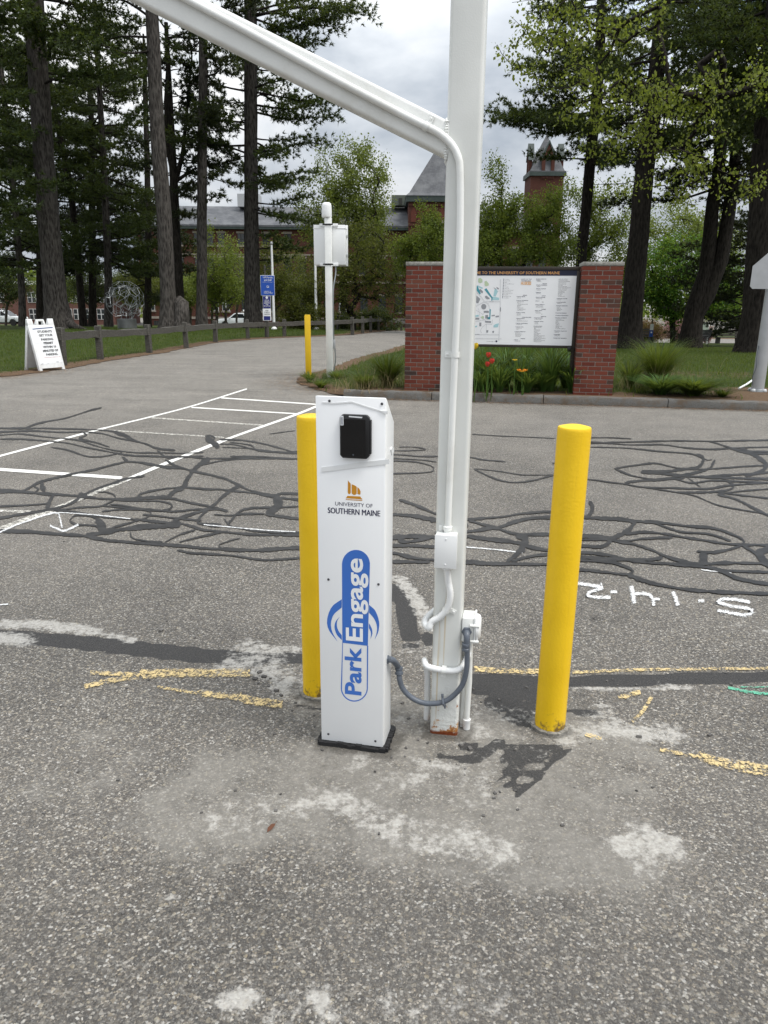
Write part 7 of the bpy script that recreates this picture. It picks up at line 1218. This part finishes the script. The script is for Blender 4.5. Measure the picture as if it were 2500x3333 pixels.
b = B(1880, 1112, 50); leafy('spring_tree', 'fresh green tree behind the right pier between the two pine trunks', b, [A(1885, 950, 50)], [blob_(1870, 650, 50, 80, 80), blob_(1980, 700, 50, 110, 100), blob_(1960, 820, 50, 110, 90), blob_(2010, 900, 50, 90, 90), blob_(1850, 820, 50, 90, 80)], 260, 24, .13, 'leaf_mid', 207, .15, 'bark_dark', spread=.36)
mb_ = B(2600, 1080, 21); leafy('maple_tree', 'young maple whose yellow green leafy branches hang in from the right over the lawn', mb_, [A(2600, 500, 21), A(2450, 200, 20.5)], [blob_(1760, 60, 20, 130, 70), blob_(1700, 170, 20, 90, 70), blob_(1850, 180, 20, 160, 100), blob_(2050, 300, 19.5, 170, 90), blob_(2200, 380, 20, 170, 100), blob_(1980, 420, 20, 130, 90), blob_(2150, 560, 20, 160, 70), blob_(2330, 620, 20, 150, 70), blob_(2380, 300, 20, 150, 120), blob_(1990, 560, 20, 70, 60), blob_(2000, 60, 20, 180, 60), blob_(1850, 330, 20, 100, 60)], 210, 9, .095, 'leaf_maple', 208, .10, 'bark_dark', spread=.19, hang=True)
b = B(2190, 1110, 54); leafy('maple_tree', 'dense bright green round tree behind the leaning twin pine', b, [A(2190, 1000, 54)], [blob_(2150, 880, 54, 110, 90), blob_(2230, 840, 54, 90, 90), blob_(2130, 970, 54, 90, 70), blob_(2260, 960, 54, 120, 90), blob_(2360, 940, 54, 90, 110)], 300, 40, .15, 'leaf_bright', 209, .2, 'bark_dark', spread=.42)
b = B(2400, 1105, 58); leafy('spring_tree', 'yellow green tree beyond the spruce at the right', b, [A(2400, 1000, 58)], [blob_(2390, 850, 58, 90, 110), blob_(2440, 960, 58, 80, 90), blob_(2300, 760, 60, 120, 80), blob_(2160, 740, 60, 140, 90)], 240, 26, .16, 'leaf_pale', 210, .16, 'bark_dark', spread=.5)
b = B(2110, 1108, 58); leafy('flowering_shrub', 'bronze leaved shrub behind the small blue parking sign', b, [A(2110, 1095, 58)], [blob_(2115, 1075, 58, 55, 34)], 90, 34, .10, 'bronze', 211, .05, 'bark_dark', 'shrub', .25)
b = B(2200, 1106, 60); leafy('flowering_shrub', 'pink blossoming shrub left of the leaning twin trunk', b, [A(2200, 1090, 60)], [blob_(2200, 1070, 60, 48, 34)], 90, 40, .11, 'blossom', 212, .05, 'bark_dark', 'shrub', .25)
b = B(2300, 1106, 60); leafy('flowering_shrub', 'pink blossoming shrub seen behind the white notice frame', b, [A(2300, 1095, 60)], [blob_(2298, 1085, 60, 22, 22)], 40, 34, .11, 'blossom', 213, .04, 'bark_dark', 'shrub', .2)
for i, (u, Y, hgt, lb) in enumerate(((540, 70, 930, 'pale yellow green sapling in front of the hall behind the burled pine'), (735, 66, 760, 'thin spring tree with bare grey limbs beside the tall straight pine'), (470, 66, 960, 'olive bush tree right of the lattice sphere'), (620, 72, 960, 'low yellow green tree behind the slim middle trunk'), (180, 74, 930, 'green tree in front of the far left brick building'), (20, 70, 800, 'dark olive tree at the left edge before the far brick building'), (300, 68, 850, 'olive bush behind the slim bending pine'), (690, 74, 930, 'yellow green tree between the slim and the tall straight trunks'), (900, 70, 900, 'olive tree behind the left flagpole'), (590, 78, 900, 'spring tree against the hall left of the slim trunk'), (770, 80, 800, 'taller olive tree against the hall wall left of the straight trunk'), (980, 76, 830, 'olive tree in front of the hall porch'), (430, 80, 880, 'dark green tree at the left end of the hall'), (705, 60, 740, 'tall loose spring tree screening the hall between the slim and straight trunks'), (900, 62, 760, 'tall olive tree screening the hall above the parking signs'))):
    b = B(u, 1065, Y); k = Y / F; leafy('spring_tree', lb, b, [A(u, 1010, Y)], [blob_(u, (hgt + 985) / 2, Y, 75, (985 - hgt) / 2), blob_(u + 35, 930, Y, 60, 45), blob_(u - 40, 925, Y, 60, 45)], 150, 18 if i != 1 else 9, .14, ('leaf_pale', 'leaf_pale', 'leaf_olive', 'leaf_pale', 'leaf_mid', 'leaf_shrub', 'leaf_shrub', 'leaf_pale', 'leaf_olive', 'leaf_pale', 'leaf_olive', 'leaf_olive', 'leaf_shrub', 'leaf_mid', 'leaf_olive')[i], 220 + i, .12, 'bark_grey', spread=.45)
# distant wood closing the horizon
rs = np.random.default_rng(77); n = 26000; th = rs.uniform(-1.2, 1.2, n); Rd = rs.uniform(170, 230, n); Xd = Rd * np.sin(th); Yd = Rd * np.cos(th); hh = 7 + 4 * np.sin(th * 23) + 3 * np.sin(th * 57 + 1); Zd = -3 + hh * rs.uniform(0, 1, n) ** .8; d = rs.normal(0, 1, (n, 3)); d /= np.linalg.norm(d, axis=1)[:, None]; s = np.cross(d, rs.normal(0, 1, (n, 3))); s /= np.linalg.norm(s, axis=1)[:, None]
P = np.column_stack([Xd, Yd, Zd]); V_ = np.stack([P, P + d * .6 + s * .5, P + d * 1.2, P + d * .6 - s * .5], 1).reshape(-1, 3); props(mesh_obj('distant_wood', V_, np.arange(4 * n).reshape(-1, 4), M['leaf_mid']), 'distant belt of trees beyond the campus buildings', 'wood', kind='stuff')

# one brown leaf on the asphalt in front of the kiosk
q = g(883, 2697); e = empty('fallen_leaf', (q[0], q[1], .002), 'single curled brown leaf on the asphalt in front of the kiosk', 'leaf', yaw=1.1)
MB().add([(-.022, 0, 0), (-.008, -.007, .003), (.010, -.006, .004), (.022, 0, .001), (.010, .006, .006), (-.008, .007, .005)], [(0, 1, 4, 5), (1, 2, 3, 4)]).build('blade', pm('brown_leaf', (.10, .04, .02), .8), e, smooth=True); MB().tube([(.022, 0, .001), (.034, .003, .002)], .0007, 5).build('stalk', bpy.data.materials['brown_leaf'], e)
